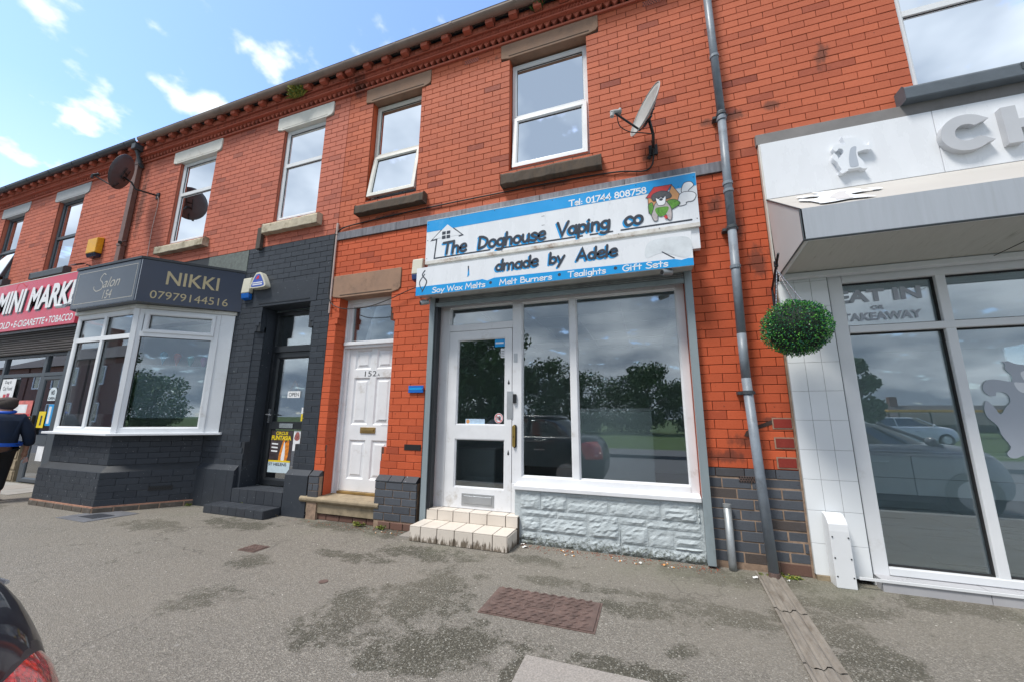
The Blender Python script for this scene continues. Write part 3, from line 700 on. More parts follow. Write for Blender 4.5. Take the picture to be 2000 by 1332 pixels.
for a, b in ((q[1], q[2]), (q[2], q[3])):
    a = Vector(a); b = Vector(b); u = (b-a).normalized(); nrm = Vector((u.y, -u.x, 0)); Lh = (b-a).length; s0 = 0
    while s0 < Lh-.02:
        wd = min(random.uniform(.19, .27), Lh-s0-.0); s1 = min(Lh, s0+wd)
        o = MB(); o.prism([a+u*(s0+.008)-nrm*.01, a+u*(s1-.008)-nrm*.01, a+u*(s1-.008)+nrm*.012, a+u*(s0+.008)+nrm*.012], (0, 0, .062)); o.build('footing_stone', pbr('exposed_footing', (.10, .085, .07), .9, var=.3, scale=12, dirt=.3, dirtcol=(.3, .26, .24), bump=.6, bscale=50), b2, bevel=.004); s0 = s1
    o = MB(); o.prism([a-nrm*.01, b-nrm*.01, b+nrm*.006, a+nrm*.006], (0, 0, .06)); o.build('footing_mortar', m_mortar_pale, b2)
    o = MB(); o.prism([a-nrm*.02+Vector((0, 0, .062)), b-nrm*.02+Vector((0, 0, .062)), b+nrm*.004+Vector((0, 0, .062)), a+nrm*.004+Vector((0, 0, .062))], (0, 0, .016)); o.build('red_mortar_line', pbr('red_mortar', (.36, .19, .13), .9, var=.25, scale=18), b2)
q = baypoly(.02, .23)
a = Vector(q[2]); b = Vector(q[3]); u = (b-a).normalized(); nrm = Vector((u.y, -u.x, 0))
o = MB(); o.prism([a+u*.50+nrm*.006, a+u*.76+nrm*.006, a+u*.76+nrm*.012, a+u*.50+nrm*.012], (0, 0, .06)); ab = o.build('air_brick', m_blackf, b2)
hh = MB()
for i in range(9):
    c_ = a+u*(.525+i*.026)+nrm*.0125; hh.prism([c_-u*.008+Vector((0, 0, .018)), c_+u*.008+Vector((0, 0, .018)), c_+u*.008+Vector((0, 0, .042)), c_-u*.008+Vector((0, 0, .042))], nrm*.0006)
hh.build('vent_holes', m_seal, ab)
# bay window frames (front and canted face)
def slant(A, B):
    A = Vector((*A, 0)); B = Vector((*B, 0)); u = (B-A).normalized(); nr = Vector((u.y, -u.x, 0))
    return lambda x, y, z: tuple(A+u*x-nr*y+Vector((0, 0, z)))
WA, WB, WC = (-8.30, -.765), (-6.83, -.765), (-5.92, -.01)
fr = slant(WA, WB); f1 = MB(); Lf = 1.47; Lc = (Vector(WC)-Vector(WB)).length
ring(f1, 0, Lf, 1.0, 2.735, .075, 0, .06, sh=fr)
def sbox(mb, sh, x0, x1, y0, y1, z0, z1):
    vs = [sh(x, y, z) for z in (z0, z1) for y in (y0, y1) for x in (x0, x1)]; mb.add(vs, [(0, 2, 3, 1), (4, 5, 7, 6), (0, 1, 5, 4), (2, 6, 7, 3), (0, 4, 6, 2), (1, 3, 7, 5)])
sbox(f1, fr, .07, Lf-.07, -.004, .05, 2.31, 2.375); sbox(f1, fr, .70, .765, -.002, .052, 1.06, 2.68)
F1 = f1.build('bay_window', m_white, b2)
for a, b, c, d in ((.075, .70, 1.075, 2.31), (.765, Lf-.075, 1.075, 2.31), (.075, .70, 2.375, 2.66), (.765, Lf-.075, 2.375, 2.66)):
    q = MB(); sbox(q, fr, a, b, .03, .036, c, d); q.build('pane', m_glass, F1)
    q = MB(); ring(q, a-.001, b+.001, c-.001, d+.001, .008, .022, .034, sh=fr); q.build('seal', m_seal, F1)
fc = slant(WB, WC); f2 = MB(); kk = Lc
ring(f2, 0.0, .84*kk, 1.0, 2.735, .08, 0, .06, sh=fc); sbox(f2, fc, .07, .80*kk, -.004, .05, 2.335, 2.41); ring(f2, .09*kk, .80*kk, 2.395, 2.70, .05, -.022, .03, sh=fc)
sbox(f2, fc, .84*kk+.004, kk-.0, .0, .06, 1.0, 2.735); sbox(f2, fc, -.03, .03, -.012, .05, 1.0, 2.735); sbox(f2, fc, .835*kk, .85*kk, -.01, .0, 1.0, 2.735)
F2 = f2.build('bay_window', m_white, b2)
for a, b, c, d in ((.08, .80*kk, 1.08, 2.335), (.13*kk, .755*kk, 2.44, 2.655)):
    q = MB(); sbox(q, fc, a, b, .03, .036, c, d); q.build('pane', m_glass, F2)
    q = MB(); ring(q, a-.001, b+.001, c-.001, d+.001, .008, .02, .034, sh=fc); q.build('seal', m_seal, F2)
# frosted manifestation and contents
sb = MB(); vs = [(-8.93, 0), (-8.36, -.86), (-6.80, -.86), (-5.86, -.02), (-5.86, .02), (-8.93, .02)]
sb.prism([(a, b, .968) for a, b in vs], (0, 0, .032)); sb.build('bay_sill', m_white, b2, bevel=.006)
tb = MB(); tb.prism([(a, b, 2.737) for a, b in [(-8.93, 0), (-8.33, -.80), (-6.81, -.80), (-5.9, -.02), (-5.9, .02), (-8.93, .02)]], (0, 0, .05)); tb.build('bay_head', m_offw, b2)
bx('bay_return', m_white, b2, -8.90, -8.84, -.45, -.0, 1.0, 2.735)
q = MB(); q.quad(fc(.1, .10, 1.20), fc(.8*kk, .10, 1.20), fc(.8*kk, .10, 1.95), fc(.1, .10, 1.95)); q.quad(fr(.1, .10, 1.25), fr(Lf-.1, .10, 1.25), fr(Lf-.1, .10, 1.98), fr(.1, .10, 1.98)); q.build('frosted_panel', pbr('frosted_film', (.22, .27, .30), .6), b2)
# bunting cones inside the canted window
bun = thing('bunting', 'faint string of coloured paper ice cream cones hanging inside the salon bay window', 'bunting', (-6.3, .1, 2.1))
for i, cc in enumerate(((.05, .35, .5), (.6, .15, .08), (.1, .4, .35), (.5, .2, .4), (.1, .45, .35))):
    cx = fc(.25+i*.17, .35, 2.10+.03*math.cos(i)); o = MB(); o.tube([Vector(cx), Vector(cx)-Vector((0, 0, .15))], [.05, .004], 10); o.sphere(cx, .05, 10); o.build('paper_cone', pbr('paper%d' % i, cc, .8), bun)
# door set back
dk = .27
fm = MB(); fm.box(-5.38, -5.325, dk-.03, dk+.05, .28, 2.80).box(-4.515, -4.45, dk-.03, dk+.05, .28, 2.80).box(-5.325, -4.515, dk-.03, dk+.05, 2.74, 2.80).box(-5.325, -4.515, dk-.04, dk+.05, 2.175, 2.27)
fm.build('door_frame', m_blackf, b2, bevel=.005)
dd = MB(); ring(dd, -5.322, -4.518, .285, 2.172, .095, dk-.02, dk+.03); dd.box(-5.23, -4.61, dk-.018, dk+.03, 1.055, 1.16)
D2 = dd.build('door', m_blackf, b2); bx('pane', m_glass, D2, -5.227, -4.613, dk+.0, dk+.006, 1.16, 2.077); bx('pane', m_glassdk, D2, -5.227, -4.613, dk+.0, dk+.006, .38, 1.055)
bx('fanlight', m_glass, b2, -5.325, -4.515, dk+.01, dk+.016, 2.27, 2.74)
hd = MB(); hd.box(-5.295, -5.265, dk-.032, dk-.02, 1.14, 1.34).tube([(-5.28, dk-.03, 1.26), (-5.28, dk-.075, 1.26), (-5.17, dk-.08, 1.25)], .009); hd.build('handle', m_chrome, D2)
bx('letter_plate', m_chrome, D2, -5.06, -4.80, dk-.026, dk-.018, 1.07, 1.135, bevel=.004)
bx('jamb_left', m_black, b2, -5.382, -5.379, .10, .25, .27, 2.83)
# steps (dark tiles)
stp = thing('entrance_steps', 'two dark quarry tiled steps up to the black salon door', 'steps', (-5.1, 0, 0))
bx('step_core', m_mortar_black, stp, -5.575, -4.515, -.285, -.056, 0, .095); bx('step_core', m_mortar_black, stp, -5.42, -4.505, -.050, .24, 0, .265)
n = 7
for i in range(n):
    a = -5.575+i*1.06/n; bx('tile', m_slab, stp, a+.002, a+1.06/n-.002, -.292, -.285, .004, .098, bevel=.002)
    bx('tile', m_slab, stp, a+.002, a+1.06/n-.002, -.284, -.06, .095, .102, bevel=.002)
for j in range(2): bx('tile', m_slab, stp, -4.515, -4.508, -.285+j*.113, -.175+j*.113, .004, .098)
for i in range(6):
    a = -5.42+i*.915/6; bx('tile', m_slab, stp, a+.002, a+.1505, -.058, -.0505, .104, .27, bevel=.002)
    bx('tile', m_slab, stp, a+.002, a+.1505, -.058, .24, .265, .275, bevel=.002)
bw2.commit(150)

# ================================================================== 3 the vape shop
b3 = thing('terraced_shop', 'bright red brick shop with white shopfront and blue and white sign', 'shop building', (-1.6, 0, 0), 'shops in the red brick terrace')
xa, xb = -4.085, .88
D152 = (-3.92, -3.08, .25, 2.83)
SH = (-2.41, .40, 0, 2.66)
h3 = [(-3.64, -2.80, 4.24, 5.86), (-1.47, -.475, 4.24, 5.88), D152, SH]
mb = MB(); wall_slab(mb, xa, xb, 0, 6.4, .012, .26, h3+[(-3.95, -3.0, .885, 2.46)], m_mortar, m_redlow); mb.build('wall', None, b3)
bw3 = Brickwork(b3)
bw3.fill(xa, xb, 3.81, ZT, m_red, h3+[(-3.77, -2.655, 5.86, 6.11), (-1.59, -.325, 5.88, 6.11)], ph=.01)
ST3 = [(-3.95, -3.0, .885, 2.46), (-3.95, -3.02, 2.46, 2.54), (-3.95, -3.05, 2.54, 2.62), (-3.94, -3.03, .80, .885), (-3.93, -3.06, .72, .80), (-4.10, -2.94, 2.83, 3.15)]
bw3.fill(xa, -2.41, .56, 3.69, m_redlow, h3+ST3, ph=.03)
bw3.fill(-2.41, xb, 2.66, 3.69, m_redlow, h3, ph=.05)
bw3.fill(.40, xb, .82, 2.66, m_redlow, [(.70, .85, .70, .755)], ph=.09)
bw3.fill(.40, xb, .05, .735, m_blue, (), ph=.0, jt=.009, rough=.003)
bw3.fill(.40, xb, .745, .82, m_blue, (), ph=.07, jt=.006)
bx('pale_pointing', m_mortar_pale, b3, .401, xb-.001, .004, .0118, .0, .745)
for sx, xo, xi in ((1, -3.95, -3.92), (-1, -3.0, -3.08)):
    q = MB()
    for r_ in range(19): q.prism([(xo, .004, .887+r_*.083), (xi, .10, .887+r_*.083), (xi, .25, .887+r_*.083), (xo, .25, .887+r_*.083)], (0, 0, .079))
    q.build('splayed_reveal', m_redlow, b3, kind='stuff')
# left splay is broad: face brick returns to the frame
for z, e in ((2.545, .05), (2.465, .028)):
    bx('corbel_brick', m_redlow, b3, -3.0-e, -3.0, -.001, .12, z, z+.075, bevel=.003); bx('corbel_brick', m_redlow, b3, -3.97, -3.97+e+.02, -.012, .1, z, z+.075, bevel=.003)
for z, e in ((.805, .035), (.725, .06)): bx('corbel_brick', m_redlow, b3, -3.0-e, -3.0, -.001, .12, z, z+.075, bevel=.003)
for a, b, lw, mt in ((-3.64, -2.80, (-3.77, -2.655), m_stonebrown), (-1.47, -.475, (-1.59, -.325), m_stonebrown)):
    window(b3, a+.01, b-.01, 4.27, 5.83, .10, m_offw if a < -3 else m_white, 4.99 if a < -3 else 5.03, open_=.10 if a < -3 else .05, curtain='net')
    lintel(b3, lw[0], lw[1], 5.885 if a > -2 else 5.87, 6.096, mt)
sill(b3, -3.72, -2.62, 3.995, 4.135, m_stonedark, y0=-.10, rnd_=1.2); sill(b3, -1.54, -.345, 3.985, 4.14, m_stonedark, y0=-.10, rnd_=1.2)
bx('window_packer', m_offw, b3, -1.44, -1.1, .02, .1, 4.16, 4.22)
cornice(b3, xa, xb); roof(b3, xa, xb); interior(b3, xa+.1, xb-.1, 3.9, 6.3, .28, 4)
airbrick(b3, -2.13, -1.92, 5.99, 6.06, m_terra); airbrick(b3, .20, .40, 6.0, 6.075, m_terra); airbrick(b3, -2.75, -2.525, .86, .925, m_seal); airbrick(b3, .705, .845, .705, .755, m_iron)
# lead string course in lapped lengths
xx = xa
for wd in (1.02, .98, 1.01, .96, 1.0):
    x2 = min(xx+wd, .84); bx('lead_strip', m_lead, b3, xx, x2-.004, -.022, .01, ZL0, ZL1, bevel=.003); xx = x2
bx('string_brick', m_terra, b3, xa, .86, -.006, .011, ZL1+.0, ZL1+.014)
lintel(b3, -4.05, -2.945, 2.845, 3.15, m_stonebrown, notch=.13); 
# brown-brick projecting plinth blocks beside the door
pj = MB(); pj.box(-3.07, -2.52, -.058, .009, 0, .50); pj.build('plinth_core', m_mortar_pale, b3)
pb = Brickwork(b3); pb.fill(-3.075, -2.515, .085, .50, m_blue, (), y=-.066, jt=.009, rough=.002, ph=.04)
pb.fill(-4.085, -3.93, .25, .50, m_blue, (), y=-.066, jt=.008, rough=.002); bw3.b += pb.b
MB().box(-4.085, -3.935, -.058, .009, .0, .50).build('plinth_core', m_mortar_pale, b3)
for x0 in (-3.08, -2.895, -2.705): MB().prism([(x0, .01, .50), (x0, -.068, .50), (x0, -.068, .515), (x0, .0, .57), (x0, .01, .57)], (.18, 0, 0)).build('sloped_coping_brick', m_slab, b3, bevel=.003)
MB().prism([(-4.085, .01, .50), (-4.085, -.068, .50), (-4.085, -.068, .515), (-4.085, .0, .57), (-4.085, .01, .57)], (.15, 0, 0)).build('sloped_coping_brick', m_slab, b3, bevel=.003)
oldb = brickmat('old_footing_brick', (.16, .085, .065), (.12, .065, .05), (.22, .13, .1), stains=False)
for i in range(6): bx('footing_brick', oldb, b3, -4.2+i*.2+.004, -4.0+i*.2-.004, -.02, .0, 0.0, .062+.006*(i % 2), bevel=.006)
for i in range(3): bx('footing_brick', oldb, b3, -3.0+i*.17, -2.84+i*.17, -.072, -.058, .0, .075, bevel=.006)
# right-hand patch repair: newer dark red closers and arch mark
m_arch = pbr('soot_arch', (.05, .03, .025), .9)
MB().prism([(.78+.0, -.004, 1.10), (.80, -.004, 1.14), (.86, -.004, 1.18), (.95, -.004, 1.215), (1.02, -.004, 1.245), (1.035, -.004, 1.215), (.96, -.004, 1.185), (.87, -.004, 1.15), (.82, -.004, 1.09)], (0, .002, 0)).build('arch_scorch', m_arch, b3)

# door 152A
y = .15
fm = MB(); fm.box(-3.975, -3.90, y, y+.10, .25, 2.86).box(-3.90, -3.835, y+.02, y+.12, .26, 2.80).box(-3.085, -3.03, y, y+.1, .25, 2.86).box(-3.90, -3.085, y, y+.1, 2.78, 2.86).box(-3.835, -3.085, y+.02, y+.1, 2.735, 2.78).box(-3.90, -3.085, y-.035, y+.1, 2.185, 2.235).box(-3.90, -3.085, y-.01, y+.1, 2.15, 2.185)
fm.build('door_frame', m_whitep, b3, bevel=.006)
dl = MB(); cols = ((-3.735, -3.475), (-3.385, -3.135)); rows = ((.46, .945), (1.135, 1.75), (1.86, 2.125)); X0_, X1_ = -3.835, -3.085; yd = y+.04
pan = [(a, b, c, d) for a, b in cols for c, d in rows]
wall_slab(dl, X0_, X1_, .315, 2.15, yd, yd+.04, pan, None)
Dr = dl.build('door', m_whitep, b3)
for a, b, c, d in pan:
    q = MB(); i1 = .02; i2 = .045
    vs = []
    for ins, yy in ((0, yd), (i1, yd+.016), (i2, yd+.012), (i2+.014, yd+.004)): vs += [(a+ins, yy, c+ins), (b-ins, yy, c+ins), (b-ins, yy, d-ins), (a+ins, yy, d-ins)]
    fs = [(12, 13, 14, 15)]
    for L0 in (0, 4, 8):
        for k_ in range(4): fs.append((L0+k_, L0+(k_+1) % 4, L0+4+(k_+1) % 4, L0+4+k_))
    q.add(vs, fs); q.build('door_panel', m_whitep, Dr)
lp = bx('letter_plate', m_brass, Dr, -3.565, -3.33, yd-.012, yd, 1.03, 1.105, bevel=.004); bx('flap', m_brass, Dr, -3.545, -3.35, yd-.018, yd-.012, 1.05, 1.085, bevel=.003)
bx('handle', m_chrome, Dr, -3.27, -3.15, yd-.03, yd-.02, 1.195, 1.205); bx('threshold', m_brass, b3, -3.835, -3.085, y+.0, y+.05, .283, .312, bevel=.004)
bx('fanlight', m_glass, b3, -3.835, -3.085, y+.05, y+.056, 2.235, 2.735)
q = MB(); q.quad((-3.95, .7, 2.1), (-3.0, .7, 2.1), (-3.0, .7, 2.85), (-3.95, .7, 2.85)); q.build('hall_wall', m_intg, b3)
# stone step to 152A
s1 = thing('door_step', 'worn rounded stone step in front of the white 152A door', 'step', (-3.6, 0, 0))
o = MB(); pr = [(-.10, .075), (-.10, .19), (-.125, .20), (-.14, .22), (-.14, .245), (-.125, .262), (-.10, .268), (.17, .283), (.17, .075)]
o.prism([(-4.20, a+.06, b) for a, b in pr], (1.19, 0, 0)); o.build('slab', m_stonestep, s1, bevel=.006)

# ---- shopfront
yf = .08
o = MB()
for a, b, c, d in ((-2.385, -2.25, .25, 2.60), (-1.435, -1.325, .56, 2.60), (-.775, -.705, .62, 2.60), (.32, .395, .555, 2.60), (-2.25, -1.435, 2.255, 2.335), (-2.25, -1.435, 2.55, 2.60), (-1.325, .32, 2.54, 2.60), (-1.325, .32, .56, .63)):
    ko_ = .0012*(len(o.f)//6); o.box(a, b, yf-ko_, yf+.09-ko_, c, d)
SFO = o.build('shopfront_frame', m_whitep, b3, bevel=.005)
o = MB(); o.box(-1.435, -1.368, yf-.012, yf+.08, .26, .56); o.build('door_post', m_whitep, b3, bevel=.004)
sill3 = MB(); sill3.prism([(-1.375, -.035, .515), (-1.375, -.035, .553), (-1.375, yf, .575), (-1.375, yf, .515)], (1.765, 0, 0)); sill3.build('shop_sill', m_whitep, b3, bevel=.004)
for a, b, c, d in ((-1.325, -.775, .63, 2.54), (-.705, .32, .63, 2.54), (-2.25, -1.435, 2.335, 2.55)):
    bx('pane', m_glass, SFO, a, b, yf+.04, yf+.048, c, d)
    q = MB(); ring(q, a, b, c, d, .012, yf+.02, yf+.04); q.build('bead', m_whitep, SFO)
dd = MB(); wall_slab(dd, -2.245, -1.44, .262, 2.25, yf-.005, yf+.045, [(-2.13, -1.52, 1.155, 2.15), (-2.13, -1.52, .475, 1.003)], None)
D3 = dd.build('door', m_whitep, b3, bevel=.003)
for c, d in ((1.155, 2.15), (.475, 1.003)):
    bx('pane', m_glass, D3, -2.13, -1.52, yf+.02, yf+.026, c, d); q = MB(); ring(q, -2.13, -1.52, c, d, .014, yf+.004, yf+.02); q.build('bead', m_whitep, D3)
lf = bx('letter_plate', m_alu, D3, -2.02, -1.632, yf-.010, yf-.005, .292, .42, bevel=.002); bx('flap', m_alu, D3, -1.99, -1.662, yf-.016, yf-.011, .318, .395, bevel=.003)
bx('kick_plate', m_alu, D3, -1.495, -1.425, yf-.0095, yf-.0055, 1.23, 1.53)
o = MB(); o.tube([(-1.403, yf-.012, 1.01), (-1.403, yf-.012, 1.16)], .0, 3)
hp = MB(); n = 20; pts = [(-1.400+.022*math.cos(2*math.pi*i/n), yf-.0005, (.945+.022*math.sin(2*math.pi*i/n)) if math.sin(2*math.pi*i/n) < 0 else (1.145+.022*math.sin(2*math.pi*i/n))) for i in range(n)]
hp.prism(pts, (0, -.010, 0)); hp.prism([(a*1+ -.006, yf-.0105, b) for a, _, b in pts], (0, -.012, 0), m_gold2)
hp2 = MB(); hp2.prism(pts, (0, -.010, 0)); lk = hp2.build('lock_case', m_blackp, D3)
hp3 = MB(); hp3.prism([(-1.408+(a+1.400)*.75, yf-.0108, 1.045+(b-1.045)*.95) for a, _, b in pts], (0, -.016, 0)); hp3.build('lock_cover', m_gold2, D3, bevel=.003); 
bx('keyhole', m_seal, lk, -1.412, -1.404, yf-.0285, yf-.027, 1.03, 1.045)
bx('latch_box', m_blackp, D3, -1.42, -1.382, yf-.03, yf-.0, 1.40, 1.50, bevel=.006); bx('keep_plate', m_alu, D3, -1.418, -1.374, yf-.004, yf-.0005, 1.855, 1.955)
for z in (1.62, .855): o = MB(); o.sphere((-1.475, yf-.006, z), .012, 10, sc=(1, .3, 1)); o.prism([(-1.487, yf-.007, z+.0), (-1.463, yf-.007, z), (-1.475, yf-.007, z+.045)], (0, .001, 0)); o.build('screw_cap', m_blackf, D3)
# shutter guides and lath under the sign
for a, b in ((-2.455, -2.385), (.395, .462)):
    o = MB(); o.box(a, b, -.075, -.006, .02, 2.66); gd = o.build('shutter_guide', m_shutg, b3, bevel=.003)
bx('guide_channel', m_blackf, b3, -2.384, -2.345, -.06, .02, .1, 2.65); bx('guide_channel', m_redlow, b3, .397, .40, .0, .07, .6, 2.65)
bx('timber_edge', m_blackf, b3, -2.478, -2.457, -.05, .0, .10, 1.55)
bx('shutter_rail', m_shutg, b3, -2.384, .3945, -.062, -.02, 2.545, 2.595, bevel=.004)
for i, z in enumerate((2.60, 2.622, 2.645)): bx('shutter_slat', m_galv, b3, -2.384, .3945, -.055+.006*i, -.02, z, z+.018, bevel=.004)
# rock-faced painted stone below the window: every stone apart
SX = lambda q: -1.31+(q-60)*.000997
stones = [(60, 277, .335, .512), (281, 542, .335, .512), (550, 752, .474, .512), (756, 877, .474, .512), (881, 1096, .470, .512), (1100, 1412, .466, .512), (550, 945, .335, .468), (958, 1412, .335, .462), (1420, 1722, .335, .512), (1726, 1748, .335, .512),
          (70, 440, .268, .328), (446, 742, .268, .328), (755, 1034, .130, .328), (1045, 1280, .268, .328), (1285, 1742, .258, .328), (75, 270, .128, .26), (276, 740, .128, .26), (1055, 1298, .100, .262), (1302, 1512, .100, .252), (1520, 1752, .200, .250), (1525, 1735, .130, .192), (1040, 1050, .10, .26),
          (62, 235, .045, .12), (240, 618, .0, .12), (622, 1050, .0, .122), (1054, 1290, .0, .094), (1294, 1770, .0, .092), (62, 235, .0, .04), (1516, 1756, .098, .124)]
bx('stone_backing', m_clad, b3, -1.37, .395, -.003, .07, 0, .513)
for a, b, c, d in stones:
    x0, x1 = SX(a)+.003, SX(b)-.003; nx = max(2, int((x1-x0)/.03)); nz = max(2, int((d-c)/.022)); pr = random.uniform(.007, .014); vs = []; fs = []
    for j in range(nz+1):
        for i in range(nx+1):
            e = min(i, nx-i, j, nz-j); edge = 0 if e == 0 else 1
            yy = -.004-(pr*(.55+.9*random.random()) if edge else .002)
            vs.append((x0+(x1-x0)*i/nx+(random.uniform(-.004, .004) if edge else 0), yy+(.006 if j > nz*.6 and edge else 0), c+.003+(d-c-.006)*j/nz+(random.uniform(-.003, .003) if edge else 0)))
    for j in range(nz):
        for i in range(nx): k_ = j*(nx+1)+i; fs.append((k_, k_+1, k_+nx+2, k_+nx+1))
    st = MB().add(vs, fs).build('stone', m_clad, b3)
# shop interior
rm = MB(); x0, x1, y0, y1 = -3.0, .80, .27, 3.9
rm.quad((x0, y0, .26), (x1, y0, .26), (x1, y1, .26), (x0, y1, .26), m_floorw); rm.quad((x0, y1, .26), (x1, y1, .26), (x1, y1, 2.75), (x0, y1, 2.75), m_int)
rm.quad((x0, y0, .26), (x0, y1, .26), (x0, y1, 2.75), (x0, y0, 2.75), m_int); rm.quad((x1, y1, .26), (x1, y0, .26), (x1, y0, 2.75), (x1, y1, 2.75), m_int)
rm.quad((x0, y0, 2.62), (x0, y1, 2.62), (x1, y1, 2.62), (x1, y0, 2.62), m_ceil); rmo = rm.build('shop_room', None, b3)
gm = MB()
for i in range(7): gm.box(x0+.3+i*.6, x0+.33+i*.6, y0+.01, y1-.01, 2.605, 2.615)
for j in range(8): gm.box(x0+.01, x1-.01, y0+.2+j*.6, y0+.23+j*.6, 2.596, 2.604)
gm.build('ceiling_grid', m_whitep, b3)
ct = thing('shop_counter', 'pale grey counter standing inside the empty shop behind the large pane', 'counter', (-.5, 1.4, .26))
bx('counter_front', m_int, ct, -1.0, .02, 1.2, 1.24, .26, 1.33); bx('counter_top', m_whitep, ct, -1.02, .04, 1.18, 1.8, 1.332, 1.365); bx('counter_side', m_int, ct, -.02, .02, 1.242, 1.8, .26, 1.33)
ct2 = thing('cabinet', 'low pale cabinet standing inside the shop behind the door glass', 'cabinet', (-2.3, 1.2, .26)); bx('cabinet_side', m_int, ct2, -2.62, -2.05, 1.1, 1.15, .26, .80); bx('cabinet_top', m_whitep, ct2, -2.64, -2.03, 1.09, 1.9, .801, .825); bx('cabinet_side', m_intg, ct2, -2.06, -2.05, 1.152, 1.9, .26, .80)
# tiled steps
ts = thing('entrance_steps', 'two cream tiled steps with dirty risers below the white shop door', 'steps', (-1.9, -.1, 0))
bx('step_core', m_bgrout, ts, -2.395, -1.335, -.327, -.058, 0, .138); bx('step_core', m_bgrout, ts, -2.372, -1.318, -.050, .075, 0, .247)
xs_ = [-2.40, -2.27, -2.08, -1.885, -1.685, -1.48, -1.33]
for i in range(6):
    a, b = xs_[i], xs_[i+1]
    bx('tile', m_steptile, ts, a+.004, b-.004, -.338, -.327, .004, .137, bevel=.002); bx('tile', m_steptile, ts, a+.004, b-.004, -.337, -.058, .139, .15, bevel=.002)
    a, b = [q+.03 if 0 < k_ < 6 else (q+.022 if k_ == 0 else q+.012) for k_, q in ((i, a), (i+1, b))]
    bx('tile', m_steptile, ts, a+.004, b-.004, -.061, -.050, .152, .246, bevel=.002); bx('tile', m_steptile, ts, a+.004, b-.004, -.060, .073, .248, .259, bevel=.002)
for j in range(2): bx('tile', m_steptile, ts, -1.335, -1.326, -.33+j*.14, -.195+j*.14, .004, .137, bevel=.002)
tag(bx('ramp_wedge', m_conc, None, -2.56, -2.41, -.28, -.06, 0, .02), 'small concrete wedge tucked against the left end of the cream tiled steps', 'concrete wedge')
bw3.commit(290)

# ================================================================== 4 chicken shop
b4 = thing('terraced_shop', 'red brick takeaway building with white tiled shopfront and grey awning', 'shop building', (3.2, 0, 0), 'shops in the red brick terrace')
xa, xb = .885, 6.5
h4 = [(2.42, 4.1, 4.16, 5.9), (1.19, 6.5, 0, 3.9)]
mb = MB(); wall_slab(mb, xa, xb, 0, 6.4, .012, .26, h4, m_mortar, m_redlow); mb.build('wall', None, b4)
bw4 = Brickwork(b4)
bw4.fill(xa, xb, 4.0, ZT, m_red, h4, ph=.1); bw4.fill(xa, 1.19, 3.81, 4.0, m_red, (), ph=.1)
bw4.fill(xa, 1.155, .82, 3.81, m_redlow, (), ph=.06); bw4.fill(xa, 1.165, .745, .82, m_blue, (), ph=.07); bw4.fill(xa, 1.165, .09, .745, m_blue, (), ph=.1, jt=.012, rough=.004)
bw4.fill(xa, 1.165, .0, .09, oldb, (), ph=.03, jt=.006)
bx('pale_pointing', m_mortar_pale, b4, xa+.001, 1.163, .004, .0118, 0, .745)
newb = brickmat('newer_dark_red_brick', (.30, .035, .022), (.26, .03, .02), (.22, .03, .02), stains=False)
for z in (.99, 1.155, 1.32): 
    bx('pointing', m_mortar_pale, b4, 1.005, 1.155, -.0045, -.0025, z-.158, z-.062); bx('closer_brick', newb, b4, 1.015, 1.148, -.008, -.0046, z-.148, z-.072, bevel=.001)
bx('edge_pointing', m_mortar_pale, b4, 1.157, 1.176, -.006, .01, 0, 3.86)
window(b4, 2.43, 4.05, 4.19, 5.9, .05, m_white, 5.03, curtain=None, t=.06)
cu = MB(); n = 40
for s0, s1 in ((2.43, 2.68),):
    vs = []
    for i in range(n+1): x = s0+(s1-s0)*i/n; yy = .16+.012*math.sin(i*1.6); vs += [(x, yy, 4.2), (x, yy, 5.9)]
    cu.add(vs, [(2*i, 2*i+2, 2*i+3, 2*i+1) for i in range(n)])
cu.build('curtain', m_curtain, b4)
sill(b4, 2.27, 4.2, 3.995, 4.135, pbr('slate_blue_paint', (.095, .115, .135), .5, var=.12, scale=9, dirt=.15, dirtcol=(.05, .06, .07), bump=.3, bscale=60), y0=-.13)
bx('sill_repair', m_darkpaint, b4, 3.02, 3.09, -.136, -.13, 4.05, 4.11)
cornice(b4, xa, xb); roof(b4, xa, xb); interior(b4, xa+.1, xb-.1, 4.05, 6.3, .28, 4)
airbrick(b4, 2.80, 3.05, 3.975, 4.05, m_terra)
ff = MB(); ff.prism([(1.145, -.045, 3.885), (1.145, -.045, 3.995), (1.145, .01, 4.0), (1.145, .01, 3.885)], (5.3, 0, 0)); ff.build('flashing', m_leadgrey, b4, bevel=.003)
# canopy/awning
AX0, AX1 = 1.165, 6.4
prof = [(-.055, 3.285), (-.745, 2.815), (-.745, 2.56), (-.095, 2.50)]
aw = thing('shop_awning', 'grey and taupe fixed awning with white animal silhouette over the takeaway front', 'awning', (3.5, 0, 2.5))
def strip(nm, mat, a, b, th=.012):
    (y0, z0), (y1, z1) = a, b; v = Vector((0, y1-y0, z1-z0)).normalized(); nn = Vector((0, v.z, -v.y))*th
    return MB().prism([(AX0, y0, z0), (AX0, y1, z1), (AX0, y1+nn.y, z1+nn.z), (AX0, y0+nn.y, z0+nn.z)], (AX1-AX0, 0, 0)).build(nm, mat, aw)
strip('awning_top', m_aw, prof[0], prof[1], -.012); strip('awning_front', m_awf, prof[1], prof[2], -.012)
MB().prism([(AX0+.002, a, b) for a, b in prof], (.012, 0, 0)).build('awning_side', m_aws, aw)
for a, b in ((prof[0], prof[1]), (prof[1], prof[2]), (prof[2], prof[3])): MB().tube([(AX0, *a), (AX0, *b)], .006, 6).build('piping', m_darkpaint, aw)
MB().tube([(AX0, *prof[2]), (AX1, *prof[2])], .008, 6).build('piping', m_darkpaint, aw)
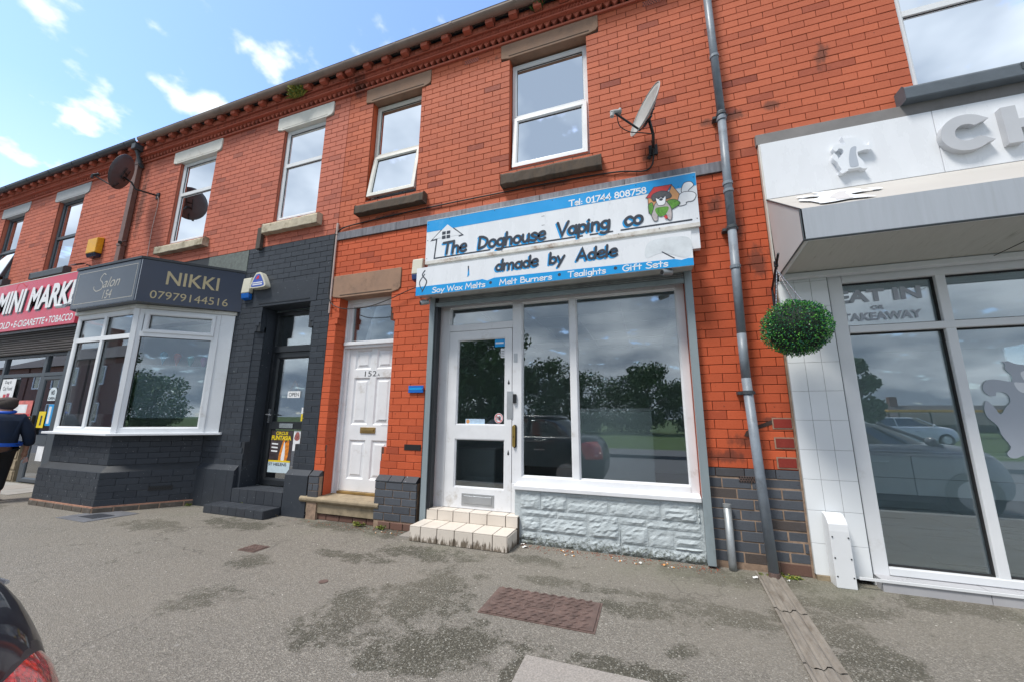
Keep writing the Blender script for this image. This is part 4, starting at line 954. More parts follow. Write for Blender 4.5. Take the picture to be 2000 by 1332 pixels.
bx('awning_frame', m_white, aw, AX0+.02, AX1, -.73, -.70, 2.565, 2.60); MB().tube([(AX0+.03, -.72, 2.58), (AX0+.03, -.1, 2.515)], .018, 8).build('awning_frame', m_white, aw)
# soffit behind: sloping cladding up to the fascia
so_ = MB(); so_.quad((AX0+.02, -.71, 2.60), (AX1, -.71, 2.60), (AX1, -.08, 2.525), (AX0+.02, -.08, 2.525)); so_.build('awning_soffit', m_awu, aw)
bx('soffit_joint', m_seal, aw, 2.6, 2.603, -.7, -.1, 2.50, 2.505)
bx('soffit_rail', m_white, b4, 1.19, 6.4, -.095, -.02, 2.475, 2.52, bevel=.006)
# pilaster tiles
bx('pilaster_core', m_grout, b4, 1.172, 1.549, -.012, .2, .04, 2.48); bx('pilaster_base', m_stonestep, b4, 1.18, 1.30, -.035, .1, .0, .035)
rowz = [.035, .269, .519, .76, .998, 1.24, 1.485, 1.73, 1.975, 2.22, 2.455, 2.478]; colx = [1.176, 1.30, 1.422, 1.547]
for i in range(len(rowz)-1):
    for j in range(3): bx('tile', m_tile, b4, colx[j]+.0012, colx[j+1]-.0012, -.019, -.012, rowz[i]+.0012, rowz[i+1]-.0012, bevel=.0015)
# shopfront
o = MB(); yf = .0
for a, b, c, d in ((1.555, 1.66, .0, 2.50), (2.285, 2.35, .08, 2.50), (3.75, 3.82, .08, 2.5), (5.2, 5.27, .08, 2.5), (1.66, 6.4, 2.415, 2.49), (1.66, 6.4, 1.97, 2.03), (1.66, 6.4, .085, .14)): ko_ = .0012*(len(o.f)//6); o.box(a, b, yf-ko_, yf+.10-ko_, c, d)
SF4 = o.build('shopfront_frame', m_white, b4, bevel=.005)
bx('frame_edge', m_darkpaint, b4, 1.5495, 1.554, -.01, .02, .03, 2.48)
for a, b in ((1.66, 2.285), (2.35, 3.75), (3.82, 5.2), (5.27, 6.4)):
    for c, d in ((.14, 1.97), (2.03, 2.415)):
        bx('pane', m_glass, SF4, a, b, yf+.05, yf+.058, c, d); q = MB(); ring(q, a, b, c, d, .012, yf+.03, yf+.05); q.build('seal', m_seal, SF4)
for i in range(8):
    bx('plinth_tile', pbr('grey_plinth_tile', (.42, .42, .44), .3, var=.05), b4, 1.56+i*.6, 2.156+i*.6, -.115, -.02 if i else -.02, .0, .07); bx('plinth_top_tile', MATS['grey_plinth_tile'], b4, 1.56+i*.6, 2.156+i*.6, -.115, .1, .072, .082)
bx('plinth_trim', m_white, b4, 1.42, 6.4, -.125, -.116, .066, .084)
# interior of takeaway
rm = MB(); x0, x1, y0, y1 = 1.3, 6.45, .12, 6.0; rm.quad((x0, y1, .08), (x1, y1, .08), (x1, y1, 2.7), (x0, y1, 2.7), m_int); rm.quad((x0, y0, .08), (x0, y1, .08), (x0, y1, 2.7), (x0, y0, 2.7), m_intg); 
rm.quad((x0, y0, 2.6), (x0, y1, 2.6), (x1, y1, 2.6), (x1, y0, 2.6), m_int); rm.quad((x0, y0, .075), (x1, y0, .075), (x1, y1, .075), (x0, y1, .075), m_seal); rm.build('shop_room', None, b4)
bx('side_wall', m_hb if 0 else m_terra, b4, 6.40, 6.5, .27, 8.1, 2.72, 6.3); bx('side_wall', m_terra, b4, 6.40, 6.5, 6.05, 8.1, 0, 2.715)
for a_, b_ in ((.28, 3.1), (3.2, 6.0)): bx('added_daylight_pane', m_glass, b4, 6.44, 6.448, a_, b_, .1, 2.68)  # unseen side glazing, added to let daylight into the takeaway room
bx('added_pane_frame', m_white, b4, 6.41, 6.48, 3.11, 3.19, .1, 2.7)  # upright of the added glazing
for i in range(5):
    for j in range(8):
        a, b = 1.32+i*.9, .14+j*.6; bx('floor_tile', m_floort, b4, a+.003, a+.897, b+.003, b+.597, .076, .082)
cn = thing('serving_counter', 'long pale panelled counter standing inside the takeaway', 'counter', (4, 3, .08))
for i in range(6):
    for c, d in ((.26, .47), (.476, .76)): bx('counter_panel', m_int, cn, 1.9+i*.7+.004, 2.6+i*.7-.004, 2.9, 2.93, c, d)
bx('counter_base', m_intg, cn, 1.9, 6.1, 2.96, 3.0, .082, .258); bx('counter_top', m_whitep, cn, 1.88, 6.12, 2.86, 3.5, .765, .80)
bx('counter_core', m_seal, cn, 1.9, 6.1, 2.931, 2.955, .26, .76)
bw4.commit(290)

# ------------------------------------------------------------------ lettering
class Plane:
    def __init__(s, o, u=(1, 0, 0), n=(0, -1, 0)): s.o = Vector(o); s.u = Vector(u).normalized(); s.n = Vector(n).normalized()
    def p(s, a, b, d=0): return tuple(s.o+s.u*a+Vector((0, 0, b))+s.n*d)
def crom(pts, n=7, closed=False):
    P_ = [Vector((*a, 0)) for a in pts]; outp = []
    m = len(P_); rg = range(m if closed else m-1)
    for i in rg:
        if closed: a, b, c, d = P_[(i-1) % m], P_[i], P_[(i+1) % m], P_[(i+2) % m]
        else: a, b, c, d = P_[max(i-1, 0)], P_[i], P_[i+1], P_[min(i+2, m-1)]
        for k in range(n):
            t = k/n; q = .5*((2*b)+(c-a)*t+(2*a-5*b+4*c-d)*t*t+(3*b-a-3*c+d)*t**3); outp.append((q.x, q.y))
    outp.append((P_[0] if closed else P_[-1])[:2]); return outp
def circ(cx, cy, rx, ry, n=22, a0=0, a1=360): return [(cx+rx*math.cos(R(a0+(a1-a0)*i/n)), cy+ry*math.sin(R(a0+(a1-a0)*i/n))) for i in range(n+1)]
def ribbon(mb, pl, pts, t, d, m=None, caps=True):
    pts = [Vector(q) for q in pts]; closed = (pts[0]-pts[-1]).length < 1e-6; L_ = []; R_ = []
    n = len(pts)
    for i, q in enumerate(pts):
        a = pts[i-1] if i > 0 else (pts[-2] if closed else None); b = pts[i+1] if i < n-1 else (pts[1] if closed else None)
        t1 = (q-a).normalized() if a is not None and (q-a).length > 1e-9 else None; t2 = (b-q).normalized() if b is not None and (b-q).length > 1e-9 else None
        if t1 is None: t1 = t2
        if t2 is None: t2 = t1
        tt = (t1+t2); tt = tt.normalized() if tt.length > 1e-6 else t1; nn = Vector((-tt.y, tt.x)); cs = max(.45, tt.dot(t1)); L_.append(q+nn*t/2/cs); R_.append(q-nn*t/2/cs)
    vs = [pl.p(*q, d) for q in L_]+[pl.p(*q, d) for q in R_]; mb.add(vs, [(i+n, i+1+n, i+1, i) for i in range(n-1)], m)
    if caps and not closed:
        for e, f in ((0, 1), (-1, -2)):
            c = pts[e]; dr_ = (pts[e]-pts[f]).normalized(); a0 = math.atan2(dr_.y, dr_.x)
            arc = [c+Vector((math.cos(a0-math.pi/2+math.pi*k/6), math.sin(a0-math.pi/2+math.pi*k/6)))*t/2 for k in range(7)]
            mb.add([pl.p(*q, d) for q in arc], [tuple(range(7))], m)
l_ = lambda *p: ('l', p)
c_ = lambda *p: ('c', p)
o_ = lambda *p: ('o', p)
GL = {'T': (.70, l_((0, .97), (.66, 1.0)), l_((.34, .98), (.32, 0))), 'h': (.54, l_((.06, 1.02), (.05, 0)), c_((.05, .36), (.2, .57), (.36, .55), (.42, .38), (.43, 0))),
 'e': (.54, c_((.05, .32), (.25, .34), (.44, .40), (.38, .6), (.22, .62), (.07, .48), (.04, .25), (.16, .04), (.33, .02), (.47, .1))),
 'D': (.74, c_((.05, .98), (.32, .93), (.6, .70), (.62, .40), (.45, .14), (.08, .02)), l_((.09, .96), (.08, .03))), 'o': (.58, o_(.27, .3, .23, .29)), 'g': (.56, o_(.24, .33, .20, .26), c_((.45, .60), (.46, .1), (.40, -.22), (.22, -.31), (.03, -.24))),
 'u': (.55, c_((.05, .6), (.05, .25), (.15, .03), (.32, .05), (.43, .25)), l_((.43, .6), (.45, 0))), 's': (.48, c_((.40, .52), (.24, .61), (.08, .5), (.15, .36), (.34, .27), (.40, .14), (.27, .01), (.03, .07))),
 'V': (.68, l_((0, 1), (.32, 0), (.64, 1))), 'a': (.56, o_(.24, .29, .2, .28), l_((.45, .6), (.46, 0))), 'p': (.56, l_((.06, .6), (.06, -.36)), o_(.27, .3, .2, .28)), 'i': (.22, l_((.05, .6), (.05, 0)), l_((.05, .84), (.055, .86))),
 'n': (.55, l_((.05, .6), (.05, 0)), c_((.05, .36), (.2, .57), (.36, .55), (.42, .38), (.43, 0))), 'c': (.52, c_((.44, .5), (.3, .61), (.1, .5), (.04, .28), (.15, .04), (.3, .01), (.45, .1))), 'd': (.57, o_(.24, .29, .2, .28), l_((.46, 1.02), (.46, 0))),
 'm': (.84, l_((.05, .6), (.05, 0)), c_((.05, .36), (.18, .57), (.31, .55), (.38, .38), (.39, 0)), c_((.39, .36), (.52, .57), (.65, .55), (.71, .38), (.72, 0))), 'b': (.57, l_((.06, 1.02), (.06, 0)), o_(.28, .3, .21, .28)), 'y': (.50, l_((.03, .6), (.24, .05)), l_((.46, .6), (.10, -.35))),
 'A': (.70, l_((0, 0), (.3, 1), (.60, 0)), l_((.12, .33), (.50, .35))), 'l': (.22, l_((.05, 1.02), (.05, 0))), 'W': (1.0, l_((0, 1), (.22, 0), (.45, .8), (.68, 0), (.92, 1))), 'x': (.5, l_((.03, .6), (.43, 0)), l_((.43, .6), (.03, 0))), 'M': (.88, l_((.02, 0), (.12, 1), (.40, .3), (.68, 1), (.78, 0))),
 't': (.44, l_((.2, .9), (.2, .02)), l_((0, .6), (.38, .62))), 'B': (.62, l_((.06, 1), (.06, 0)), c_((.06, .98), (.36, .94), (.38, .62), (.08, .53)), c_((.08, .53), (.48, .48), (.50, .1), (.06, .02))), 'r': (.42, l_((.05, .6), (.05, 0)), c_((.05, .35), (.18, .55), (.36, .57))),
 'G': (.76, c_((.60, .85), (.4, .99), (.12, .78), (.04, .38), (.25, .02), (.56, .08), (.66, .42)), l_((.38, .42), (.7, .44))), 'f': (.44, c_((.38, .95), (.24, .95), (.17, .75), (.16, 0)), l_((0, .58), (.36, .6))), 'S': (.60, c_((.52, .85), (.3, .99), (.08, .8), (.2, .58), (.44, .42), (.5, .16), (.28, 0), (.02, .1))),
 ':': (.25, l_((.08, .46), (.085, .48)), l_((.08, .08), (.085, .10))), '0': (.62, o_(.28, .5, .23, .48)), '1': (.5, l_((.08, .78), (.26, .98), (.26, 0)), l_((.08, 0), (.44, 0))), '4': (.62, l_((.42, 0), (.42, .98), (.02, .32), (.56, .32))), '5': (.60, l_((.5, .98), (.14, .96), (.1, .56)), c_((.1, .56), (.35, .64), (.52, .36), (.38, .06), (.06, .06))),
 '7': (.58, l_((.03, .97), (.52, .97), (.18, 0))), '8': (.60, o_(.28, .75, .18, .22), o_(.28, .27, .22, .26)), ' ': (.36,)}
def comic(pl, text, x0, x1, z0, cap, t, d, mat, parent, shear=.0):
    tot = sum(GL[q][0] for q in text)-.1; k = (x1-x0)/tot; x = x0; mb = MB(); lay = 0
    for q in text:
        for kind, pp in GL[q][1:]:
            pts = crom(pp) if kind == 'c' else (circ(*pp) if kind == 'o' else list(pp))
            pts = [(x+(a)*k+b*cap*shear, z0+b*cap) for a, b in pts]; lay = (lay+1) % 4
            ribbon(mb, pl, pts, t, d+lay*.0004)
        x += GL[q][0]*k
    return mb.build('lettering', mat, parent)
def btext(pl, text, x0, x1, z0, z1, d, mat, parent, bold=0, shear=0, ext=.0015, name='lettering'):
    cu = bpy.data.curves.new('txt', 'FONT'); cu.body = text; cu.offset = bold; cu.shear = shear; cu.extrude = 0; cu.resolution_u = 4; cu.fill_mode = 'FRONT'
    o = bpy.data.objects.new('txt', cu); C.objects.link(o); me = bpy.data.meshes.new_from_object(o); C.objects.unlink(o); bpy.data.objects.remove(o)
    vx = [v.co.x for v in me.vertices]; vy = [v.co.y for v in me.vertices]; a0, a1, b0, b1 = min(vx), max(vx), min(vy), max(vy)
    vs = [pl.p(x0+(v.co.x-a0)/(a1-a0)*(x1-x0), z0+(v.co.y-b0)/(b1-b0)*(z1-z0), d+ext) for v in me.vertices]; fs = [tuple(f.vertices) for f in me.polygons]
    mb = MB().add(vs, fs)
    if ext > .003:
        from collections import Counter
        ed = Counter(); dirn = {}
        for f in fs:
            for i in range(len(f)):
                a, b = f[i], f[(i+1) % len(f)]; ed[frozenset((a, b))] += 1; dirn[frozenset((a, b))] = (a, b)
        n0 = len(vs); mb.v += [tuple(Vector(q)-pl.n*ext) for q in vs]
        for e, c in ed.items():
            if c == 1: a, b = dirn[e]; mb.f.append((b, a, a+n0, b+n0)); mb.mi.append(0)
    bpy.data.meshes.remove(me); return mb.build(name, mat, parent)
def poly(pl, pts, d, mat, parent, name, th=.0008):
    return MB().prism([pl.p(a, b, d) for a, b in pts], pl.n*th).build(name, mat, parent)

# ------------------------------------------------------------------ vape shop sign (upper board)
us = thing('shop_sign', 'wide blue and white board reading The Doghouse Vaping co', 'shop sign', (-.97, -.1, 3.09))
bx('panel', m_signw, us, -2.522, .572, -.118, -.095, 3.129, 3.665); bx('bottom_trim', m_signrust, us, -2.523, .573, -.121, -.09, 3.085, 3.128, bevel=.003)
bx('top_edge', m_white, us, -2.523, .573, -.121, -.09, 3.666, 3.672); bx('backing_board', m_signw, us, -2.50, .562, -.09, -.03, 2.87, 3.66)
PU = Plane((0, -.118, 0))
poly(PU, [(-2.52, 3.515), (.57, 3.525), (.57, 3.663), (-2.52, 3.663)], .0005, m_signblue, us, 'blue_band')
for sh_, mt, dd_ in ((-.015, m_signblue, .0014), (0, m_ink, .0040)):
    for tx, a, b, z in (('The', -2.305, -1.95, 3.188), ('Doghouse', -1.83, -.975, 3.190), ('Vaping', -.875, -.275, 3.205), ('co', -.157, .055, 3.205)):
        comic(PU, tx, a+.02+sh_, b-.02+sh_, z+sh_*.9, .150, .030, dd_, mt, us, shear=.10)
comic(PU, 'Tel: 01744 808758', -.71, .095, 3.535, .068, .0135, .0015, m_whitel, us)
hl = MB(); ribbon(hl, PU, [(-2.06, 3.396), (-2.015, 3.402), (-2.228, 3.585), (-2.445, 3.392), (-2.372, 3.398), (-2.395, 3.150), (-1.655, 3.157)], .018, .0012); ribbon(hl, PU, [(-1.56, 3.158), (-.575, 3.161)], .018, .0012); ribbon(hl, PU, [(-.49, 3.161), (-.26, 3.162)], .018, .0012); ribbon(hl, PU, [(-.17, 3.162), (.50, 3.164)], .018, .0012); hl.build('house_outline', m_ink, us)
for a in (-2.298, -2.235):
    for z in (3.39, 3.445): poly(PU, [(a, z), (a+.05, z), (a+.05, z+.043), (a, z+.043)], .0012, m_ink, us, 'house_window')
white_cut = poly(PU, [(-2.425, 3.41), (-2.228, 3.575), (-2.03, 3.41)], .0009, m_signw, us, 'house_ground')
# dog in a kennel with smoke
lay = [0]
def art(pts, mat, nm='artwork', sm=True, line=.006, par=us, pl=PU):
    lay[0] += 1; d = .0014+lay[0]*.0006; q = crom(pts, 6, True)[:-1] if sm else pts
    poly(pl, q, d, mat, par, nm, .0004)
    if line: mb = MB(); ribbon(mb, pl, q+[q[0]], line, d+.0006); mb.build('outline', m_ink, par)
m_roofr = pbr('print_red', (.55, .035, .035), .4); m_ken = pbr('print_orange', (.62, .30, .12), .4); m_gr = pbr('print_green', (.10, .28, .03), .4, var=.4, scale=60); m_smoke = pbr('print_white', (.76, .77, .79), .4); m_fur = pbr('print_fur', (.46, .41, .40), .4, var=.15, scale=40); m_cap = pbr('print_grey', (.085, .085, .09), .4, var=.25, scale=50)
for pts in ([(.43, 3.50), (.46, 3.57), (.52, 3.575), (.545, 3.53), (.50, 3.49), (.48, 3.45), (.44, 3.46)], [(.40, 3.44), (.45, 3.475), (.53, 3.46), (.56, 3.42), (.53, 3.365), (.47, 3.36), (.46, 3.335), (.40, 3.33), (.37, 3.36)]): art(pts, m_smoke)
art([(.11, 3.30), (.11, 3.475), (.30, 3.45), (.345, 3.575), (.41, 3.46), (.375, 3.34), (.30, 3.30)], m_ken, sm=False)
art([(.09, 3.475), (.175, 3.583), (.345, 3.58), (.305, 3.52), (.20, 3.44), (.12, 3.472)], m_roofr, sm=False); 
art([(.11, 3.39), (.15, 3.41), (.16, 3.30), (.14, 3.27), (.115, 3.31)], m_gr); art([(.29, 3.40), (.36, 3.41), (.41, 3.36), (.36, 3.32), (.31, 3.31)], m_gr)
art([(.15, 3.32), (.18, 3.40), (.25, 3.44), (.29, 3.39), (.325, 3.31), (.32, 3.20), (.285, 3.205), (.27, 3.26), (.20, 3.27), (.19, 3.21), (.155, 3.21), (.135, 3.27)], m_fur)
art([(.175, 3.34), (.28, 3.345), (.30, 3.32), (.26, 3.255), (.20, 3.255)], m_gr, line=0); art([(.145, 3.47), (.165, 3.505), (.24, 3.525), (.31, 3.50), (.335, 3.45), (.29, 3.43), (.23, 3.455), (.165, 3.425)], m_cap)
art([(.185, 3.455), (.20, 3.38), (.235, 3.365), (.27, 3.38), (.28, 3.46), (.255, 3.44), (.235, 3.455), (.21, 3.44)], m_smoke, line=.004); art([(.215, 3.43), (.235, 3.445), (.253, 3.43), (.235, 3.415)], m_ink, line=0); art([(.21, 3.455), (.218, 3.463), (.225, 3.455), (.218, 3.447)], m_ink, line=0); art([(.247, 3.457), (.255, 3.465), (.262, 3.457), (.255, 3.449)], m_ink, line=0)
art([(.25, 3.235), (.27, 3.25), (.285, 3.225), (.27, 3.21)], m_roofr, line=0)
sc = MB()
for a, z in [(-2.5, 3.62), (-2.5, 3.4), (-2.5, 3.16), (-2.2, 3.645), (-1.6, 3.645), (-.9, 3.645), (.0, 3.645), (.55, 3.62), (.55, 3.4), (.55, 3.17), (-1.02, 3.36), (-1.0, 3.36), (-1.02, 3.47), (-1.0, 3.47), (-.2, 3.12), (-1.5, 3.12), (-2.1, 3.12), (.2, 3.12)]: sc.add([PU.p(a+.0055*math.cos(R(k*60)), z+.0055*math.sin(R(k*60)), .002+(.006 if z < 3.14 else 0)) for k in range(6)], [tuple(range(6))])
sc.build('screws', m_blackf, us)
# lower board on the shutter box
ls = thing('shop_sign', 'blue and white shutter box sign reading dmade by Adele and Soy Wax Melts', 'shop sign', (-1, -.15, 2.62))
ls_t = MB(); ls_t.prism([(-2.505, -.282, 2.628), (-2.505, -.282, 2.955), (-2.505, -.235, 2.965), (-2.505, -.03, 2.965), (-2.505, -.03, 2.66)], (2.97, 0, 0)); ls_t.build('shutter_box', pbr('box_cream', (.45, .46, .44), .5, dirt=.3, dirtcol=(.2, .18, .15)), ls)
PL = Plane((0, -.30, 0)); bx('panel', m_signw, ls, -2.51, .462, -.30, -.283, 2.625, 2.965)
poly(PL, [(-2.51, 2.625), (.462, 2.625), (.462, 2.695), (.42, 2.700), (.36, 2.688), (.30, 2.705), (-1.52, 2.735), (-1.60, 2.712), (-1.66, 2.735), (-1.73, 2.728), (-2.51, 2.731)], .0005, m_signblue, ls, 'blue_band')
for sh_, mt, dd_ in ((-.014, m_signblue, .0014), (0, m_ink, .0040)):
    for tx, a, b in (('dmade', -1.525, -1.01), ('by', -.925, -.735), ('Adele', -.63, -.20)): comic(PL, tx, a+.02+sh_, b-.02+sh_, 2.812+sh_*.9, .118, .025, dd_, mt, ls, shear=.10)
for tx, a, b in (('Soy Wax Melts', -2.29, -1.63), ('Melt Burners', -1.456, -.88), ('Tealights', -.708, -.335), ('Gift Sets', -.171, .237)): comic(PL, tx, a, b, 2.642, .060, .0105, .0016, m_whitel, ls, shear=.05)
for a in (-1.56, -.795, -.235): poly(PL, circ(a, 2.682, .017, .017, 16)[:-1], .0012, m_ink, ls, 'dot')
fl = MB(); ribbon(fl, PL, crom([(-2.40, 2.925), (-2.43, 2.87), (-2.37, 2.79), (-2.40, 2.71), (-2.425, 2.665)]), .014, .0016); ribbon(fl, PL, crom([(-2.40, 2.88), (-2.46, 2.80), (-2.455, 2.74), (-2.42, 2.68)]), .011, .0019)
ribbon(fl, PL, [(-1.835, 2.905), (-1.832, 2.83)], .014, .0016); ribbon(fl, PL, crom([(.20, 2.79), (.26, 2.745), (.30, 2.715)]), .010, .0016); fl.add([PL.p(a, b, .0012) for a, b in ((.265, 2.66), (.33, 2.66), (.297, 2.635))], [(0, 2, 1)]); fl.add([PL.p(a, b, .0012) for a, b in ((-2.45, 2.655), (-2.39, 2.655), (-2.42, 2.635))], [(0, 2, 1)]); fl.build('flame_mark', m_ink, ls, kind='stuff')
poly(PL, [(-1.84, 2.83), (-1.845, 2.78), (-1.82, 2.80), (-1.825, 2.88)], .0012, m_signblue, ls, 'paint_remnant'); poly(PL, crom([(.05, 2.75), (.08, 2.90), (.25, 2.93), (.44, 2.90), (.45, 2.75), (.38, 2.71), (.2, 2.78)], 5, True)[:-1], .0004, pbr('worn_patch', (.62, .66, .69), .6, var=.12, scale=9), ls, 'worn_patch')
# ------------------------------------------------------------------ mini market sign
mm = thing('shop_sign', 'faded red sign with white letters reading MINI MARKET above the dark shutter', 'shop sign', (-12.3, -.1, 2.9))
bx('panel', m_pink, mm, -14.9, -9.98, -.16, -.10, 2.90, 3.93); PM = Plane((0, -.16, 0)); bx('sign_trim', m_offw, mm, -14.9, -9.98, -.162, -.10, 3.932, 3.945)
for dx, dz, mt, dd_ in ((.03, -.03, m_ink, .0005), (0, 0, m_whitel, .02)):
    btext(PM, 'MINI', -13.02+dx, -11.93+dx, 3.27+dz, 3.76+dz, dd_, mt, mm, bold=.035, shear=.12, ext=.0008); btext(PM, 'MARKET', -11.77+dx, -9.4+dx, 3.27+dz, 3.76+dz, dd_, mt, mm, bold=.035, shear=.12, ext=.0008) if False else btext(PM, 'MARKE', -11.77+dx, -10.0+dx, 3.27+dz, 3.76+dz, dd_, mt, mm, bold=.035, shear=.12, ext=.0008)
btext(PM, 'HOUSE HOLD', -13.75, -12.33, 2.955, 3.095, .001, m_whitel, mm, bold=.02, shear=.1); btext(PM, 'E-CIGARETTE', -12.17, -11.02, 2.955, 3.095, .001, m_whitel, mm, bold=.02, shear=.1); btext(PM, 'TOBACCO', -10.88, -10.06, 2.955, 3.095, .001, m_whitel, mm, bold=.02, shear=.1)
for a in (-12.25, -10.95): poly(PM, circ(a, 3.02, .03, .03, 12)[:-1], .001, m_whitel, mm, 'dot')
mbq = MB(); ribbon(mbq, PM, crom([(-12.45, 3.78), (-12.4, 3.9), (-12.25, 3.92), (-12.1, 3.83), (-12.02, 3.85)]), .03, .001); mbq.build('swirl', m_redv, mm)
# ------------------------------------------------------------------ salon sign
ss = thing('shop_sign', 'black angled fascia with gold lettering NIKKI and Salon 154 over the bay', 'shop sign', (-7.2, -.4, 2.78))
SA, SB_, SCc = (-8.23, -.91), (-6.655, -.91), (-5.84, -.0)
o = MB(); o.prism([(-8.95, .0, 2.79), (*SA, 2.79), (*SB_, 2.79), (*SCc, 2.79), (-5.84, .008, 2.79), (-8.95, .008, 2.79)], (0, 0, .62)); o.build('sign_box', m_navy, ss)
o = MB(); o.prism([(-8.97, .0, 3.411), (-8.24, -.925, 3.411), (-6.648, -.925, 3.411), (-5.825, -.003, 3.411), (-5.825, .006, 3.411), (-8.97, .006, 3.411)], (0, 0, .035)); o.build('sign_capping', m_blackf, ss)
P1 = Plane((-8.23, -.911, 0)); poly(P1, [(.01, 2.80), (1.565, 2.80), (1.565, 3.40), (.01, 3.40)], .0005, m_navy_sheen, ss, 'panel')
brd = MB(); ribbon(brd, P1, [(.07, 2.86), (1.51, 2.86), (1.51, 3.345), (.07, 3.345), (.07, 2.86)], .008, .0022); brd.build('border', m_goldpale, ss)
mbq = MB(); ribbon(mbq, P1, crom([(.78, 3.26), (.72, 3.28), (.66, 3.20), (.74, 3.13), (.74, 3.05), (.62, 3.02), (.54, 3.06), (.53, 3.10)]), .014, .0022); mbq.build('lettering', m_goldpale, ss)
btext(P1, 'alon', .76, 1.16, 3.055, 3.21, .001, m_goldpale, ss, shear=.35); btext(P1, '154', .80, 1.01, 2.885, 3.015, .001, m_goldpale, ss, shear=.2)
nv = (Vector((*SCc, 0))-Vector((*SB_, 0))); LS = nv.length; nv.normalize(); P2 = Plane((*SB_, 0), nv, (nv.y, -nv.x, 0))
btext(P2, 'NIKKI', .245*LS, .745*LS, 3.075, 3.275, .001, m_gold, ss, bold=.012); btext(P2, '07979144516', .125*LS, .86*LS, 2.85, 2.965, .001, m_gold, ss)
poly(P2, [(.006, 2.80), (.012, 2.80), (.012, 3.40), (.006, 3.40)], .001, m_alu, ss, 'edge_strip')
# ------------------------------------------------------------------ chicken shop fascia
cs_ = thing('shop_sign', 'white fascia panels with raised grey letters C and H and a raised animal figure', 'shop sign', (3.4, -.03, 3.29))
bx('panel', m_signw, cs_, 1.172, 2.464, -.052, -.01, 3.29, 3.883, bevel=.003); bx('panel', m_signw, cs_, 2.468, 3.76, -.052, -.01, 3.29, 3.883, bevel=.003); bx('panel', m_signw, cs_, 3.764, 6.4, -.052, -.01, 3.29, 3.883, bevel=.003); bx('panel_edge', m_offw, cs_, 1.158, 1.1715, -.045, .0, 2.5, 3.884)
PC = Plane((0, -.052, 0))
# letter C as an open ring with cut terminals
cc = [(2.62+.165*math.cos(R(a)), 3.59+.165*math.sin(R(a))) for a in range(48, 320, 8)]; ci = [(2.62+.075*math.cos(R(a)), 3.59+.075*math.sin(R(a))) for a in range(312, 44, -8)]
cc = [(a*1+0, b) for a, b in cc]
pts = cc+[(2.78, 3.485), (2.70, 3.54)]+ci+[(2.68, 3.645), (2.77, 3.685)]
MB().prism([PC.p(a, b, .0005) for a, b in pts], PC.n*.055).build('letter_c', m_letterg, cs_)
hp_ = [(2.85, 3.425), (2.94, 3.425), (2.94, 3.55), (3.06, 3.55), (3.06, 3.425), (3.15, 3.425), (3.15, 3.755), (3.06, 3.755), (3.06, 3.63), (2.94, 3.63), (2.94, 3.755), (2.85, 3.755)]
MB().prism([PC.p(a, b, .0005) for a, b in hp_], PC.n*.055).build('letter_h', m_letterg, cs_)
btext(PC, 'ICKEN', 3.2, 4.6, 3.425, 3.755, 0, m_letterg, cs_, bold=.04, ext=.055)
# raised standing animal figure (outline read from photo, 0..1 x 0..1)
BEAR = [(1.794, 3.765), (1.811, 3.698), (1.808, 3.685), (1.771, 3.697), (1.74, 3.7), (1.717, 3.678), (1.717, 3.654), (1.729, 3.635), (1.747, 3.639), (1.755, 3.653), (1.779, 3.647), (1.789, 3.617), (1.778, 3.596), (1.755, 3.57), (1.745, 3.545), (1.739, 3.582), (1.715, 3.619), (1.704, 3.582), (1.709, 3.55), (1.729, 3.525), (1.738, 3.484), (1.753, 3.446), (1.739, 3.423), (1.753, 3.404), (1.78, 3.417), (1.801, 3.424), (1.797, 3.438), (1.836, 3.435), (1.883, 3.436), (1.903, 3.42), (1.938, 3.419), (1.921, 3.435), (1.917, 3.485), (1.891, 3.537), (1.886, 3.562), (1.888, 3.588), (1.927, 3.598), (1.954, 3.599), (1.981, 3.592), (2.0, 3.614), (2.002, 3.649), (1.984, 3.673), (1.974, 3.639), (1.94, 3.651), (1.939, 3.669), (1.915, 3.714), (1.889, 3.734), (1.84, 3.745), (1.812, 3.747)]
bp = crom(BEAR, 3, True)[:-1]; MB().prism([PC.p(a, b, .0005) for a, b in bp], PC.n*.05).build('animal_figure', m_decalw, cs_)
poly(PC, crom([(1.843, 3.635), (1.883, 3.644), (1.874, 3.58), (1.878, 3.479), (1.871, 3.45), (1.819, 3.454), (1.815, 3.509), (1.822, 3.562)], 4, True)[:-1], .0515, m_decalg, cs_, 'figure_belly')
